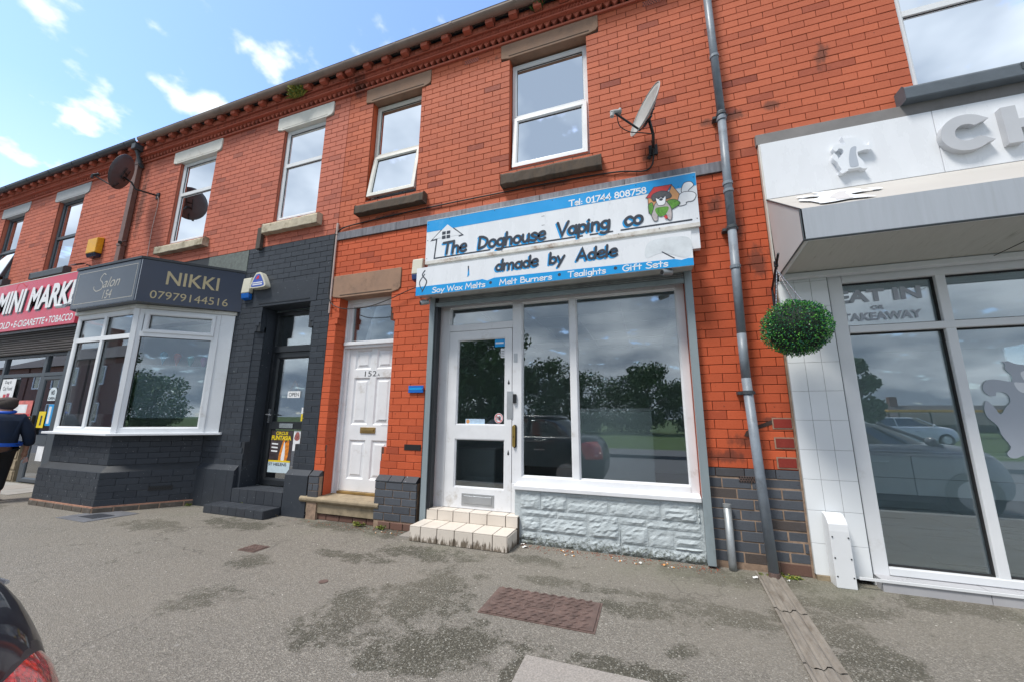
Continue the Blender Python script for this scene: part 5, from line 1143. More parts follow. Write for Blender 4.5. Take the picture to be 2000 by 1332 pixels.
# window vinyls
t = thing('window_sticker', 'large silver standing animal silhouette stuck on the right takeaway window', 'window sticker', (2.68, .046, .98)); P3 = Plane((0, .046, 0))
poly(P3, crom([(2.593, 1.698), (2.611, 1.67), (2.603, 1.639), (2.629, 1.591), (2.629, 1.55), (2.62, 1.538), (2.582, 1.548), (2.524, 1.56), (2.476, 1.547), (2.453, 1.506), (2.457, 1.465), (2.482, 1.435), (2.517, 1.434), (2.524, 1.461), (2.562, 1.46), (2.587, 1.437), (2.591, 1.39), (2.556, 1.344), (2.52, 1.294), (2.492, 1.35), (2.455, 1.398), (2.434, 1.33), (2.444, 1.27), (2.488, 1.208), (2.5, 1.14), (2.535, 1.057), (2.507, 1.011), (2.516, 0.98), (2.549, 0.974), (2.596, 0.998), (2.656, 1.016), (2.697, 0.987), (2.778, 1.027), (2.779, 1.102), (2.794, 1.26), (2.766, 1.356), (2.786, 1.415), (2.852, 1.44), (2.91, 1.504), (2.911, 1.583), (2.858, 1.597), (2.796, 1.626), (2.726, 1.662), (2.669, 1.675), (2.626, 1.7), (2.62, 1.687)], 3, True)[:-1], 0, m_decalg, t, 'silhouette', .0005); poly(P3, crom([(2.636, 1.53), (2.663, 1.533), (2.719, 1.518), (2.708, 1.455), (2.669, 1.456), (2.645, 1.483)], 3, True)[:-1], .0007, m_decalw, t, 'highlight', .0003); poly(P3, crom([(2.684, 1.596), (2.698, 1.616), (2.738, 1.621), (2.72, 1.521), (2.695, 1.549)], 3, True)[:-1], .0007, m_decalw, t, 'highlight', .0003)
et = thing('window_sticker', 'silver vinyl letters reading EAT IN OR TAKEAWAY on the top left takeaway pane', 'window sticker', (1.93, .045, 2.05)); P4 = Plane((0, .046, 0))
btext(P4, 'EAT IN', 1.625, 2.205, 2.245, 2.355, 0, m_decalg, et, bold=.04, ext=.0005); btext(P4, 'OR', 1.855, 1.945, 2.172, 2.21, 0, m_decalg, et, bold=.04, ext=.0005); btext(P4, 'TAKEAWAY', 1.64, 2.185, 2.08, 2.15, 0, m_decalg, et, bold=.04, ext=.0005)
# awning print
ny = Vector((0, -.47, -.69)).normalized()
def awn(a, b): # a along X, b up the slope
    y0, z0 = prof[0]; y1, z1 = prof[1]; n_ = Vector((0, -(z0-z1), (y0-y1))).normalized(); return tuple(Vector((a, y1+(y0-y1)*b, z1+(z0-z1)*b))+Vector((0, -.69*.0+0, 0))+Vector((0, -.56, .83))*.014)
AWP = [(1.498, 0.972), (1.49, 0.779), (1.491, 0.695), (1.419, 0.746), (1.365, 0.78), (1.321, 0.709), (1.324, 0.593), (1.367, 0.587), (1.401, 0.606), (1.438, 0.502), (1.393, 0.413), (1.349, 0.393), (1.323, 0.526), (1.29, 0.508), (1.268, 0.396), (1.312, 0.261), (1.317, 0.049), (1.303, 0.026), (1.333, -0.039), (1.398, 0.005), (1.498, 0.05), (1.542, 0.029), (1.582, -0.044), (1.646, -0.035), (1.633, 0.098), (1.599, 0.299), (1.61, 0.376), (1.73, 0.421), (1.796, 0.405), (1.841, 0.457), (1.846, 0.581), (1.784, 0.626), (1.792, 0.504), (1.765, 0.469), (1.731, 0.548), (1.757, 0.634), (1.719, 0.774), (1.603, 0.854), (1.529, 0.916)]
AWG = [(1.543, 0.539), (1.618, 0.669), (1.65, 0.609), (1.596, 0.456), (1.584, 0.342), (1.547, 0.206), (1.529, 0.062), (1.433, 0.093), (1.457, 0.216), (1.454, 0.323)]
for lst_, mt_, lf_ in ((AWP, m_decalw, 0), (AWG, m_aws, .002)):
    pp = [tuple(Vector(awn(a, .03+.93*max(b, 0.0)))+Vector((0, -.56, .83))*lf_) for a, b in lst_]; MB().add(pp, [tuple(range(len(pp)))]).build('awning_print', mt_, aw)
# ------------------------------------------------------------------ numbers, notices and posters
btext(Plane((0, .19, 0)), '152', -3.565, -3.375, 1.765, 1.835, 0, m_blackf, Dr, ext=.001, name='house_number'); btext(Plane((0, .19, 0)), 'A', -3.362, -3.322, 1.765, 1.80, 0, m_blackf, Dr, ext=.001, name='house_number')
po = thing('poster', 'yellow and orange circus poster behind the lower glass of the salon door', 'poster', (-5.0, .27, .46)); P5 = Plane((0, .2685, 0))
m_pob = pbr('poster_print', (.30, .12, .03), .35, var=.9, scale=14); poly(P5, [(-5.21, .455), (-4.80, .455), (-4.80, 1.035), (-5.21, 1.035)], 0, pbr('poster_dark', (.06, .045, .05), .35, var=.5, scale=9), po, 'sheet')
m_fire = pbr('poster_fire', (.75, .22, .02), .4, var=.5, scale=30); m_yel = pbr('print_yellow', (.80, .60, .02), .4)
poly(P5, crom([(-5.03, .63), (-4.95, .95), (-4.93, .86), (-4.86, .90), (-4.87, .63)], 4, True)[:-1], .001, m_fire, po, 'flames'); poly(P5, crom([(-4.98, .63), (-4.96, .80), (-4.94, .88), (-4.92, .78), (-4.92, .63)], 4, True)[:-1], .002, m_smoke, po, 'performer')
poly(P5, [(-5.21, .60), (-4.80, .60), (-4.80, .622), (-5.21, .622)], .003, m_yel, po, 'rule'); poly(P5, [(-5.21, .455), (-4.80, .455), (-4.80, .598), (-5.21, .598)], .002, pbr('poster_pale', (.55, .66, .72), .4, var=.1, scale=12), po, 'panel')
btext(P5, 'CIRCUS', -5.12, -4.89, .975, 1.02, .003, m_yel, po, bold=.03); btext(P5, 'FUNTASIA', -5.195, -4.82, .90, .965, .003, m_yel, po, bold=.04); btext(P5, 'ST HELENS', -5.20, -4.86, .548, .588, .003, m_ink, po, bold=.02)
for i in range(3): poly(P5, [(-5.18, .74+i*.05), (-5.06, .735+i*.05), (-5.06, .755+i*.05), (-5.18, .76+i*.05)], .003, m_smoke, po, 'caption_bar')
po2 = thing('leaflet', 'white leaflet with red picture beside the circus poster', 'leaflet', (-4.73, .27, .76)); poly(P5, [(-4.785, .76), (-4.655, .76), (-4.655, 1.035), (-4.785, 1.035)], 0, m_smoke, po2, 'sheet'); poly(P5, crom([(-4.77, .93), (-4.74, 1.01), (-4.69, 1.01), (-4.67, .93), (-4.72, .90)], 4, True)[:-1], .001, pbr('photo_tone', (.3, .1, .09), .5, var=.6, scale=40), po2, 'picture')
op = thing('notice', 'small white OPEN sign hanging in the salon door glass', 'notice', (-4.87, .27, 1.50)); poly(P5, [(-4.99, 1.50), (-4.75, 1.50), (-4.75, 1.595), (-4.99, 1.595)], 0, m_whitel, op, 'card'); btext(P5, 'OPEN', -4.965, -4.775, 1.52, 1.575, .001, m_ink, op); mbq = MB(); mbq.tube([P5.p(-4.96, 1.595, .002), P5.p(-4.87, 1.75, .002), P5.p(-4.78, 1.595, .002)], .0015, 4); mbq.build('string', m_cablew, op)
o = MB(); tg = thing('window_sticker', 'small yellow sticker at the right edge of the salon door glass', 'window sticker', (-4.66, .27, 1.17)); poly(P5, [(-4.69, 1.17), (-4.63, 1.17), (-4.63, 1.27), (-4.69, 1.27)], 0, m_yel, tg, 'sticker'); poly(P5, [(-4.69, 1.275), (-4.63, 1.275), (-4.63, 1.36), (-4.69, 1.36)], 0, m_smoke, tg, 'sticker')
PD = Plane((0, .098, 0))
st1 = thing('window_sticker', 'round white 18 sticker with red ring on the shop door glass', 'window sticker', (-1.60, .095, 1.18)); poly(PD, circ(-1.60, 1.235, .052, .056, 24)[:-1], 0, m_smoke, st1, 'disc'); mbq = MB(); ribbon(mbq, PD, circ(-1.60, 1.235, .043, .046, 24), .008, .002); ribbon(mbq, PD, [(-1.63, 1.265), (-1.57, 1.205)], .007, .0024); mbq.build('ring', m_redv, st1); btext(PD, '18', -1.625, -1.575, 1.212, 1.258, .0026, m_ink, st1, bold=.03)
st2 = thing('window_sticker', 'blue sticker in the top right corner of the shop door glass', 'window sticker', (-1.59, .095, 2.05)); poly(PD, [(-1.66, 2.045), (-1.535, 2.045), (-1.535, 2.135), (-1.66, 2.135)], 0, m_signblue, st2, 'sticker'); poly(PD, [(-1.65, 2.08), (-1.55, 2.08), (-1.55, 2.10), (-1.65, 2.10)], .001, m_smoke, st2, 'print')
st3 = thing('notice', 'small white opening hours card below the blue sticker on the shop door', 'notice', (-1.56, .095, 1.92)); poly(PD, [(-1.585, 1.915), (-1.53, 1.915), (-1.53, 2.025), (-1.585, 2.025)], 0, m_smoke, st3, 'card')
for i in range(4): poly(PD, [(-1.578, 1.93+i*.02), (-1.54, 1.93+i*.02), (-1.54, 1.935+i*.02), (-1.578, 1.935+i*.02)], .001, m_ink, st3, 'print_line')
st4 = thing('window_sticker', 'pale blue strip sticker at the bottom left of the upper shop door glass', 'window sticker', (-1.9, .095, 1.16)); poly(PD, [(-2.01, 1.16), (-1.77, 1.16), (-1.77, 1.225), (-2.01, 1.225)], 0, pbr('pale_blue_print', (.45, .60, .75), .4, var=.2, scale=20), st4, 'sticker'); poly(PD, circ(-1.98, 1.195, .022, .024, 10)[:-1], .001, m_ken, st4, 'badge')
bp_ = thing('wall_plaque', 'small blue plaque screwed to brickwork left of the shutter guide', 'plaque', (-2.62, -.01, 1.52)); bx('plate', m_alarmb, bp_, -2.728, -2.52, -.022, -.012, 1.525, 1.61, bevel=.003); bx('shine_band', m_signblue, bp_, -2.71, -2.54, -.0232, -.0222, 1.56, 1.585)
for a in (-2.715, -2.533): o = MB(); o.sphere((a, -.024, 1.567), .006, 8); o.build('screw', m_chrome, bp_)
# mini market posters
PMm = Plane((0, .028, 0)); mp = thing('poster', 'white Dog and Cat Food poster with orange and red packs in the mini market window', 'poster', (-12.3, .03, 1.3)); poly(PMm, [(-12.62, 1.2), (-12.08, 1.2), (-12.08, 1.94), (-12.62, 1.94)], 0, m_smoke, mp, 'sheet')
btext(PMm, 'Dog &', -12.5, -12.25, 1.83, 1.91, .001, m_ink, mp); btext(PMm, 'Cat Food', -12.53, -12.18, 1.71, 1.79, .001, m_ink, mp)
for i, (cc, z) in enumerate((((.8, .30, .02), 1.22), ((.6, .03, .03), 1.28), ((.35, .04, .10), 1.3), ((.85, .4, .05), 1.21))): poly(PMm, [(-12.6+i*.135, z), (-12.49+i*.135, z), (-12.49+i*.135, z+.35), (-12.6+i*.135, z+.35)], .001, pbr('pack%d' % i, cc, .4, var=.5, scale=15), mp, 'food_pack')
def poster(lbl, x0, x1, z0, z1, col, extra=()):
    t = thing('poster', lbl, 'poster', ((x0+x1)/2, .03, z0)); poly(PMm, [(x0, z0), (x1, z0), (x1, z1), (x0, z1)], 0, col, t, 'sheet')
    for a, b, c, d, m in extra: poly(PMm, [(x0+a*(x1-x0), z0+c*(z1-z0)), (x0+b*(x1-x0), z0+c*(z1-z0)), (x0+b*(x1-x0), z0+d*(z1-z0)), (x0+a*(x1-x0), z0+d*(z1-z0))], .001, m, t, 'print')
    return t
m_por = pbr('print_orange_mix', (.75, .22, .04), .4, var=.7, scale=11); m_pr = pbr('print_faded_red', (.62, .16, .14), .4, var=.3, scale=10)
poster('pale red and white poster in the mini market window', -11.95, -11.25, 1.20, 1.5, m_pr, ((.05, .75, .2, .75, m_smoke), (.4, .95, .0, .14, m_redv)))
poster('orange strip of product pictures low in the mini market window', -11.95, -11.22, .95, 1.17, m_por, ((.1, .3, .1, .8, m_smoke), (.45, .6, .1, .9, m_smoke), (.72, .9, .2, .8, m_roofr)))
poster('orange and red product poster behind the person at the window', -12.62, -12.0, .8, 1.15, m_por, ((.1, .4, .1, .8, m_roofr), (.55, .9, .2, .9, m_yel)))
PMd = Plane((0, .028, 0))
t = poster('bright yellow poster with black figures on the mini market door', -10.94, -10.71, .99, 1.29, m_yel, ((.38, .62, .15, .75, m_ink),)); t = poster('blue poster beside the yellow poster on the mini market door', -10.66, -10.47, 1.03, 1.42, m_signblue, ((.15, .6, .1, .9, m_smoke),)); t = poster('white leaflet on the mini market door below the rail', -10.72, -10.50, .40, .66, m_smoke)
NO = thing('window_sticker', 'white arched sticker reading NO OPEN on the mini market door', 'window sticker', (-10.62, .03, 1.5)); poly(PMm, [(-10.76, 1.49), (-10.5, 1.49), (-10.5, 1.66)]+[(-10.63+.13*math.cos(R(a)), 1.66+.08*math.sin(R(a))) for a in range(0, 181, 20)], 0, pbr('print_pale', (.6, .68, .72), .5), NO, 'sheet'); btext(PMm, 'OPEN', -10.74, -10.52, 1.51, 1.56, .001, m_ink, NO, bold=.02); btext(PMm, 'NO', -10.68, -10.56, 1.60, 1.69, .001, m_ink, NO, bold=.03)

# ------------------------------------------------------------------ wall fittings
gutter(-9.0, 1.2, m_gutter, 'long brown gutter along the eaves above the salon and vape shop'); gutter(-18, -9.05, m_gutterblk, 'black gutter along the eaves above the mini market'); gutter(1.25, 6.5, m_gutter, 'brown gutter along the eaves above the takeaway')
for x in (-3.94, -4.02, -5.92, -9.05, -9.0): 
    pass
dp = thing('drainpipe', 'tall grey cast iron drainpipe between the vape shop and the takeaway', 'drainpipe', (.86, -.09, 0))
pts = [(.845, -.10, 6.3), (.86, -.10, 4.30), (.842, -.10, 3.0), (.825, -.10, 2.0), (.823, -.10, 1.6), (.868, -.10, .04)]
for i in range(len(pts)-1): MB().tube([pts[i], pts[i+1]], .038, 14).build('pipe_length', m_greypipe, dp, smooth=True)
def at_z(z):
    for a, b in zip(pts, pts[1:]):
        if b[2] <= z <= a[2]: k = (a[2]-z)/(a[2]-b[2]); return a[0]+(b[0]-a[0])*k
for z in (4.95, 4.26, 4.20, 3.48, 3.40, 3.02, 2.62, 1.46):
    MB().tube([(at_z(z), -.10, z), (at_z(z), -.10, z+.03)], .0455, 14).build('collar', m_greypipe if z not in (4.26, 1.46, 3.02) else m_darkpaint, dp, smooth=False)
for z in (4.26, 3.02, 1.46): bx('bracket_lug', m_darkpaint, dp, at_z(z)-.075, at_z(z)+.06, -.075, -.005, z, z+.025)
MB().tube([(.87, -.10, .0), (.87, -.10, .04)], .042, 12).build('pipe_foot', m_iron, dp)
d2 = thing('drainpipe', 'brown rectangular downpipe between the mini market and the salon', 'drainpipe', (-9.22, -.06, 3.4)); bx('pipe', m_browndp, d2, -9.30, -9.175, -.09, -.015, 3.4, 6.33, bevel=.004)
for z in (4.35, 6.05): bx('pipe_clip', m_browndp, d2, -9.315, -9.16, -.098, -.01, z, z+.05, bevel=.003)
bx('hopper_outlet', m_gutterblk, d2, -9.19, -9.07, -.24, -.10, 6.28, 6.40, bevel=.01); MB().tube([(-9.13, -.17, 6.28), (-9.12, -.09, 6.05), (-9.14, -.03, 6.0)], .03, 10).build('old_outlet', m_gutterblk, d2)
cp = thing('conduit_pipe', 'short grey steel pipe standing against the blue brick plinth', 'pipe', (.585, -.04, 0)); MB().tube([(.585, -.045, .52), (.585, -.045, .06), (.585, -.05, .0)], .031, 14).build('pipe', m_galv, cp, smooth=True); MB().tube([(.585, -.045, .50), (.585, -.045, .525)], .034, 14).build('pipe_rim', m_galv, cp)
bc_ = thing('cable_cover', 'white curved steel cable cover on the tiled pilaster', 'cable cover', (1.33, -.1, 0))
prc = [(-.02, .52), (-.06, .515), (-.10, .49), (-.125, .45), (-.13, .40), (-.135, .0), (-.02, .0)]
MB().prism([(1.262, a-.02, b) for a, b in prc], (.128, 0, 0)).build('cover', m_white, bc_, bevel=.004)
for x_ in (1.275, 1.377):
    for z in (.08, .21, .36): o = MB(); o.sphere((x_, -.155, z), .006, 8, sc=(1, .4, 1)); o.build('screw', m_blackf, bc_)
# satellite dishes
def dish(name, lbl, c, nrm, ax, mat, armm, mount, rx=.25, ry=.27):
    t = thing('satellite_dish', lbl, 'satellite dish', c); c = Vector(c); n = Vector(nrm).normalized(); upv = (Vector((0, 0, 1))-n*n.z).normalized(); s_ = upv.cross(n).normalized()
    vs = []; fs = []; nr, na = 6, 28
    for side in (0, 1):
        for i in range(nr+1):
            for k in range(na):
                r = i/nr; a = 2*math.pi*k/na; dd = .055*(r*r-1)-side*.005; vs.append(c+s_*math.cos(a)*r*rx+upv*math.sin(a)*r*ry+n*dd)
    o_ = (nr+1)*na
    for i in range(nr):
        for k in range(na):
            fs.append((i*na+k, i*na+(k+1) % na, (i+1)*na+(k+1) % na, (i+1)*na+k)); fs.append((o_+i*na+k, o_+(i+1)*na+k, o_+(i+1)*na+(k+1) % na, o_+i*na+(k+1) % na))
    for k in range(na): fs.append((nr*na+k, nr*na+(k+1) % na, o_+nr*na+(k+1) % na, o_+nr*na+k))
    MB().add(vs, fs).build('reflector', mat, t, smooth=True)
    MB().tube([c+s_*math.cos(2*math.pi*k/28)*rx+upv*math.sin(2*math.pi*k/28)*ry for k in range(29)], .005, 6).build('rim', mat, t)
    low = c-upv*ry*.96+n*.0; lnb = c+n*.30-upv*ry*.75
    MB().tube([low+upv*.10-n*.06, low-n*.02, lnb], .011, 8).build('feed_arm', armm, t)
    q = (c+upv*.02-lnb).normalized(); MB().tube([lnb-q*.03, lnb+q*.01, lnb+q*.06, lnb+q*.075], [.018, .022, .022, .034], 12).build('receiver', m_dishg if mat is m_dishg else m_blackp, t, smooth=True)
    MB().tube([lnb-q*.01, lnb-q*.02-Vector((0, 0, .05))], .02, 10).build('receiver_body', m_dishg if mat is m_dishg else m_blackp, t)
    bk = c-n*.07; br = MB(); 
    for a, b in ((s_*.05, upv*.09), (-s_*.05, upv*.09)): br.tube([bk+a+b, bk+a-b-upv*.05], .008, 6)
    br.tube([bk+s_*.06, bk-s_*.06], .012, 8); br.tube([bk+s_*.06-upv*.1, bk-s_*.06-upv*.1], .012, 8); br.build('bracket', armm, t)
    m_ = [Vector(q) for q in mount]; MB().tube([bk-upv*.08]+m_, .016, 10).build('mount_pole', armm, t, smooth=True)
    e = m_[-1]; bx('wall_plate', armm, t, e.x-.045, e.x+.045, -.02, -.002, e.z-.06, e.z+.06, bevel=.003)
    return t
dish('d1', 'pale grey satellite dish seen edge on right of the large upstairs window', (.13, -.33, 4.345), (-.80, -.48, .32), 0, m_dishg, m_blackp, [(.20, -.22, 4.12), (.20, -.10, 4.09), (.20, -.02, 4.09)])
dish('d2', 'dark brown satellite dish on a cranked arm by the brown downpipe', (-8.72, -.48, 5.52), (-.72, -.64, .27), 0, m_dishd, m_blackp, [(-8.62, -.36, 5.36), (-8.60, -.30, 5.26), (-8.50, -.03, 5.27)], rx=.29, ry=.33)
# loose cables
def cable(lbl, pts, r, mat, nm='cable'):
    q = []
    P_ = [Vector(a) for a in pts]
    for i in range(len(P_)-1):
        a, b, c, d = P_[max(i-1, 0)], P_[i], P_[i+1], P_[min(i+2, len(P_)-1)]
        for k in range(8): t = k/8; q.append(.5*((2*b)+(c-a)*t+(2*a-5*b+4*c-d)*t*t+(3*b-a-3*c+d)*t**3))
    q.append(P_[-1]); return tag(MB().tube(q, r, 6).build(nm, mat, None, smooth=True), lbl, 'cable')
cable('black cable sagging along the brickwork under the upstairs windows to the satellite dish', [(.19, -.1, 4.14), (.20, -.03, 4.02), (.17, -.018, 3.90), (.08, -.016, 3.86), (-.15, -.018, 3.905), (-.45, -.016, 3.925), (-.9, -.018, 3.935), (-1.5, -.015, 3.935), (-2.2, -.018, 3.93), (-2.9, -.017, 3.92), (-3.5, -.018, 3.90), (-3.95, -.02, 3.87), (-4.07, -.025, 3.80)], .009, m_cable)
cable('loop of thin black cable hanging from the pale satellite dish receiver', [(-.14, -.46, 4.27), (-.12, -.44, 4.14), (-.03, -.42, 4.06), (.08, -.38, 4.05), (.19, -.3, 4.07)], .005, m_cable)
tag(MB().sphere((.155, -.008, 4.015), .022, 10, sc=(1, .5, 1)).build('cable_gland', m_seal, None), 'dark cable gland where the dish cable enters the brickwork', 'cable gland')
cable('pale thin cable falling from the brown dish bracket to the salon sign', [(-8.46, -.03, 5.24), (-8.44, -.015, 5.1), (-8.47, -.014, 4.6), (-8.45, -.014, 4.0), (-8.45, -.02, 3.45)], .006, m_cablew)
cable('black cable drooping across the 152A doorway to the white sign box', [(-4.055, -.03, 2.77), (-3.95, -.04, 2.70), (-3.75, -.05, 2.645), (-3.4, -.06, 2.64), (-3.1, -.06, 2.70), (-2.8, -.05, 2.80), (-2.56, -.05, 2.86)], .006, m_cable)
cable('thin black cable loop on the bricks beside the left end of the shutter box', [(-2.62, -.014, 2.87), (-2.63, -.012, 2.75), (-2.62, -.012, 2.68), (-2.50, -.012, 2.665)], .005, m_cable)
wc_ = thing('conduit', 'thin white conduit down the joint between black and red brickwork', 'conduit', (-4.07, -.02, 2.6)); MB().tube([(-4.068, -.022, 3.95), (-4.07, -.022, 3.78)], .018, 8).build('tube', m_cablew, wc_); MB().tube([(-4.07, -.022, 3.78), (-4.068, -.022, 2.62)], .012, 8).build('tube', m_cablew, wc_)
cable('black cable tied along the white conduit beside the 152A doorway', [(-4.075, -.035, 3.85), (-4.098, -.03, 3.7), (-4.10, -.03, 3.2), (-4.095, -.035, 2.9), (-4.05, -.035, 2.76)], .007, m_cable)
tag(bx('timber_batten', m_wood, None, -5.635, -5.545, -.06, -.006, 3.77, 4.12, bevel=.004), 'short weathered timber batten fixed upright beside the salon window sill', 'timber batten')
# alarm boxes
ya = thing('alarm_box', 'yellow burglar alarm box with dark blue base above the mini market sign', 'alarm box', (-10.15, -.06, 4.2)); MB().prism([(-10.28, -.004, 4.32), (-10.28, -.004, 4.66), (-10.24, -.10, 4.63), (-9.98, -.10, 4.63), (-9.94, -.004, 4.66), (-9.94, -.004, 4.32)][0:2]+[(-10.28, -.11, 4.62), (-10.28, -.11, 4.32)], (.32, 0, 0)).build('case', m_yellow, ya, bevel=.012); MB().prism([(-10.27, -.004, 4.315), (-10.27, -.105, 4.315), (-10.23, -.08, 4.25), (-10.23, -.004, 4.25)][0:2]+[(-10.27, -.08, 4.25), (-10.27, -.004, 4.25)], (.30, 0, 0)).build('base', m_navy, ya, bevel=.006)
a1 = thing('alarm_box', 'cream alarm box with bright blue base beside the gold lettered sign', 'alarm box', (-5.7, -.05, 2.96)); MB().prism([(-5.79, -.004, 3.06), (-5.79, -.075, 3.06), (-5.79, -.06, 3.30), (-5.79, -.004, 3.32)], (.17, 0, 0)).build('case', m_alarmw, a1, bevel=.012); MB().prism([(-5.785, -.004, 3.057), (-5.785, -.073, 3.057), (-5.785, -.06, 2.98), (-5.785, -.004, 2.96)], (.16, 0, 0)).build('blue_lens', m_alarmb, a1, bevel=.010)
a2 = thing('alarm_box', 'white rounded triangular alarm box with blue label on black brickwork', 'alarm box', (-5.42, -.06, 3.1)); tri = crom([(-5.58, 3.16), (-5.56, 3.11), (-5.30, 3.11), (-5.27, 3.16), (-5.38, 3.335), (-5.45, 3.35), (-5.50, 3.33)], 4, True)[:-1]; PT = Plane((0, -.004, 0)); MB().prism([PT.p(a, b, 0) for a, b in tri], PT.n*.09).build('case', m_alarmw, a2, bevel=.012)
poly(PT, [(-5.425+(a+5.425)*.80, 3.205+(b-3.205)*.80) for a, b in tri], .0905, pbr('label_blue', (.05, .10, .42), .4), a2, 'label'); poly(PT, [(-5.47, 3.24), (-5.41, 3.25), (-5.41, 3.30), (-5.45, 3.29)], .092, m_redv, a2, 'emblem')
for z in (3.15, 3.18): poly(PT, [(-5.53, z), (-5.33, z), (-5.33, z+.016), (-5.53, z+.016)], .092, m_smoke, a2, 'print_line')
a3 = thing('alarm_box', 'cream alarm box with navy base at the left end of the vape shop sign', 'alarm box', (-2.66, -.05, 2.92)); MB().prism([(-2.74, -.013, 3.0), (-2.74, -.085, 3.0), (-2.74, -.07, 3.20), (-2.74, -.013, 3.215)], (.15, 0, 0)).build('case', m_alarmw, a3, bevel=.010); MB().prism([(-2.737, -.013, 2.997), (-2.737, -.083, 2.997), (-2.737, -.07, 2.93), (-2.737, -.013, 2.915)], (.144, 0, 0)).build('base', pbr('navy_plastic', (.03, .06, .18), .35), a3, bevel=.008)
# cameras and floodlight
def cctv(lbl, c, d_, mat):
    t = thing('security_camera', lbl, 'security camera', c); c = Vector(c); d_ = Vector(d_).normalized(); MB().tube([c, c+d_*.10], .030, 14).build('camera_body', mat, t, smooth=False); MB().tube([c+d_*.101, c+d_*.104], .022, 12).build('camera_lens', m_seal, t); MB().tube([c+d_*.02+Vector((0, 0, .02)), c+d_*.0+Vector((0, .06, .07))], .010, 8).build('camera_mount', mat, t)
cctv('small grey security camera under the left end of the shutter box', (-2.40, -.19, 2.575), (-.6, -.6, -.25), m_galv); cctv('small grey security camera under the right end of the shutter box', (.27, -.24, 2.60), (-.75, -.5, -.1), m_galv)
cctv('small black camera on a bracket beside the brown downpipe', (-9.0, -.16, 4.33), (.7, -.5, -.2), m_blackp); cctv('white camera at the bottom left corner of the salon sign', (-8.36, -.93, 2.86), (-.9, -.3, -.1), m_white)
flt = thing('floodlight', 'small black floodlight on a bracket above the mini market sign', 'floodlight', (-10.0, -.2, 4.0)); MB().prism([(-10.12, -.20, 4.05), (-10.10, -.33, 3.985), (-9.90, -.33, 3.985), (-9.90, -.20, 4.05)], (0, -.02, -.03)).build('lamp_body', m_blackp, flt); MB().prism([(-10.10, -.21, 4.019), (-10.085, -.315, 3.962), (-9.915, -.315, 3.962), (-9.915, -.21, 4.019)], (0, -.0012, -.002)).build('lamp_glass', m_alu, flt); MB().tube([(-9.96, -.18, 4.03), (-9.90, -.02, 4.0)], .012, 8).build('lamp_bracket', m_blackp, flt)
# vape shop latch notice... pavement covers
def cover_ground(nm, lbl, cat, pts, z, mat): return tag(MB().prism([(a, b, 0.001) for a, b in pts], (0, 0, z)).build(nm, mat, None), lbl, cat)
mc = thing('manhole_cover', 'large rectangular rusty iron cover with wavy ribs marked CATV', 'manhole cover', (-.755, -1.23, 0))
bx('frame', m_iron, mc, -1.135, -.378, -1.432, -1.030, .0005, .004); bx('plate', m_iron, mc, -1.122, -.391, -1.419, -1.043, .0045, .010, bevel=.003)
wv = MB()
for r_ in range(9):
    yy = -1.405+r_*.0435
    for cidx in range(11):
        x0 = -1.105+cidx*.066+(.02 if r_ % 2 else 0)
        if x0 > -.45: continue
        if 3 <= r_ <= 4 and -.87 < x0 < -.66: continue
        pts = [Vector((x0+.062*i/6, yy+.013*math.cos(math.pi*2*i/6), .0115)) for i in range(7)]; wv.tube(pts, .0062, 5)
wv.build('wavy_ribs', m_iron, mc, kind='stuff')
tpl = MB(); 
class GP(Plane):
    def p(s, a, b, d=0): return (a, b, .0105+d)
gp = GP((0, 0, 0)); gp.n = Vector((0, 0, 1))
def gtext(text, x0, x1, y0, y1, par, mat, bold=.02):   # reads from the road side upside down as in the photo
    class Q(Plane):
        def p(s, a, b, d=0): return (x0+x1-a, y0+y1-b, .0105+d)
    q = Q((0, 0, 0)); q.n = Vector((0, 0, 1)); return btext(q, text, x0, x1, y0, y1, 0, mat, par, bold=bold, ext=.003)
gtext('CATV', -.85, -.70, -1.255, -1.215, mc, m_iron); 
for a, b, c, d in ((-.875, -.865, -1.275, -1.195), (-.685, -.675, -1.275, -1.195), (-.875, -.675, -1.278, -1.272), (-.875, -.675, -1.198, -1.192)): bx('badge_border', m_iron, mc, a, b, c, d, .0102, .0135)
sc_ = thing('manhole_cover', 'small square rusty iron cover left of centre on the pavement', 'manhole cover', (-3.64, -1.05, 0)); bx('frame', m_iron, sc_, -3.75, -3.54, -1.14, -.965, .0005, .004); bx('plate', m_iron, sc_, -3.74, -3.55, -1.13, -.975, .0042, .008)
q = MB()
for i in range(5):
    for j in range(4): q.box(-3.735+i*.037, -3.708+i*.037, -1.125+j*.038, -1.098+j*.038, .0081, .011)
q.build('raised_studs', m_iron, sc_)
tag(MB().prism([(-2.44+.035*math.cos(R(k*30)), -1.41+.035*math.sin(R(k*30)), .0005) for k in range(12)], (0, 0, .004)).build('access_cap', m_iron, None), 'tiny round rusty access cap set in the pavement', 'access cap')
pts = [(-.70, -1.763), (-.07, -1.763), (-.07, -2.4), (-.70, -2.4)]
tag(MB().prism([(a, b, .0005) for a, b in pts], (0, 0, .006)).build('paving_slab', m_conc, None, bevel=.003), 'speckled concrete slab at the bottom edge with dark joints around it', 'paving slab')
uc = thing('utility_cover', 'flat grey recessed cover in front of the black bay window base', 'utility cover', (-6.6, -.86, 0))
MB().prism([(-6.95, -1.10, .0005), (-6.35, -1.10, .0005), (-6.25, -.62, .0005), (-6.85, -.62, .0005)], (0, 0, .005)).build('frame', m_iron2, uc)
MB().prism([(-6.75, -.98, .0058), (-6.45, -.98, .0058), (-6.38, -.80, .0058), (-6.68, -.80, .0058)], (0, 0, .003)).build('lid', m_slab, uc)
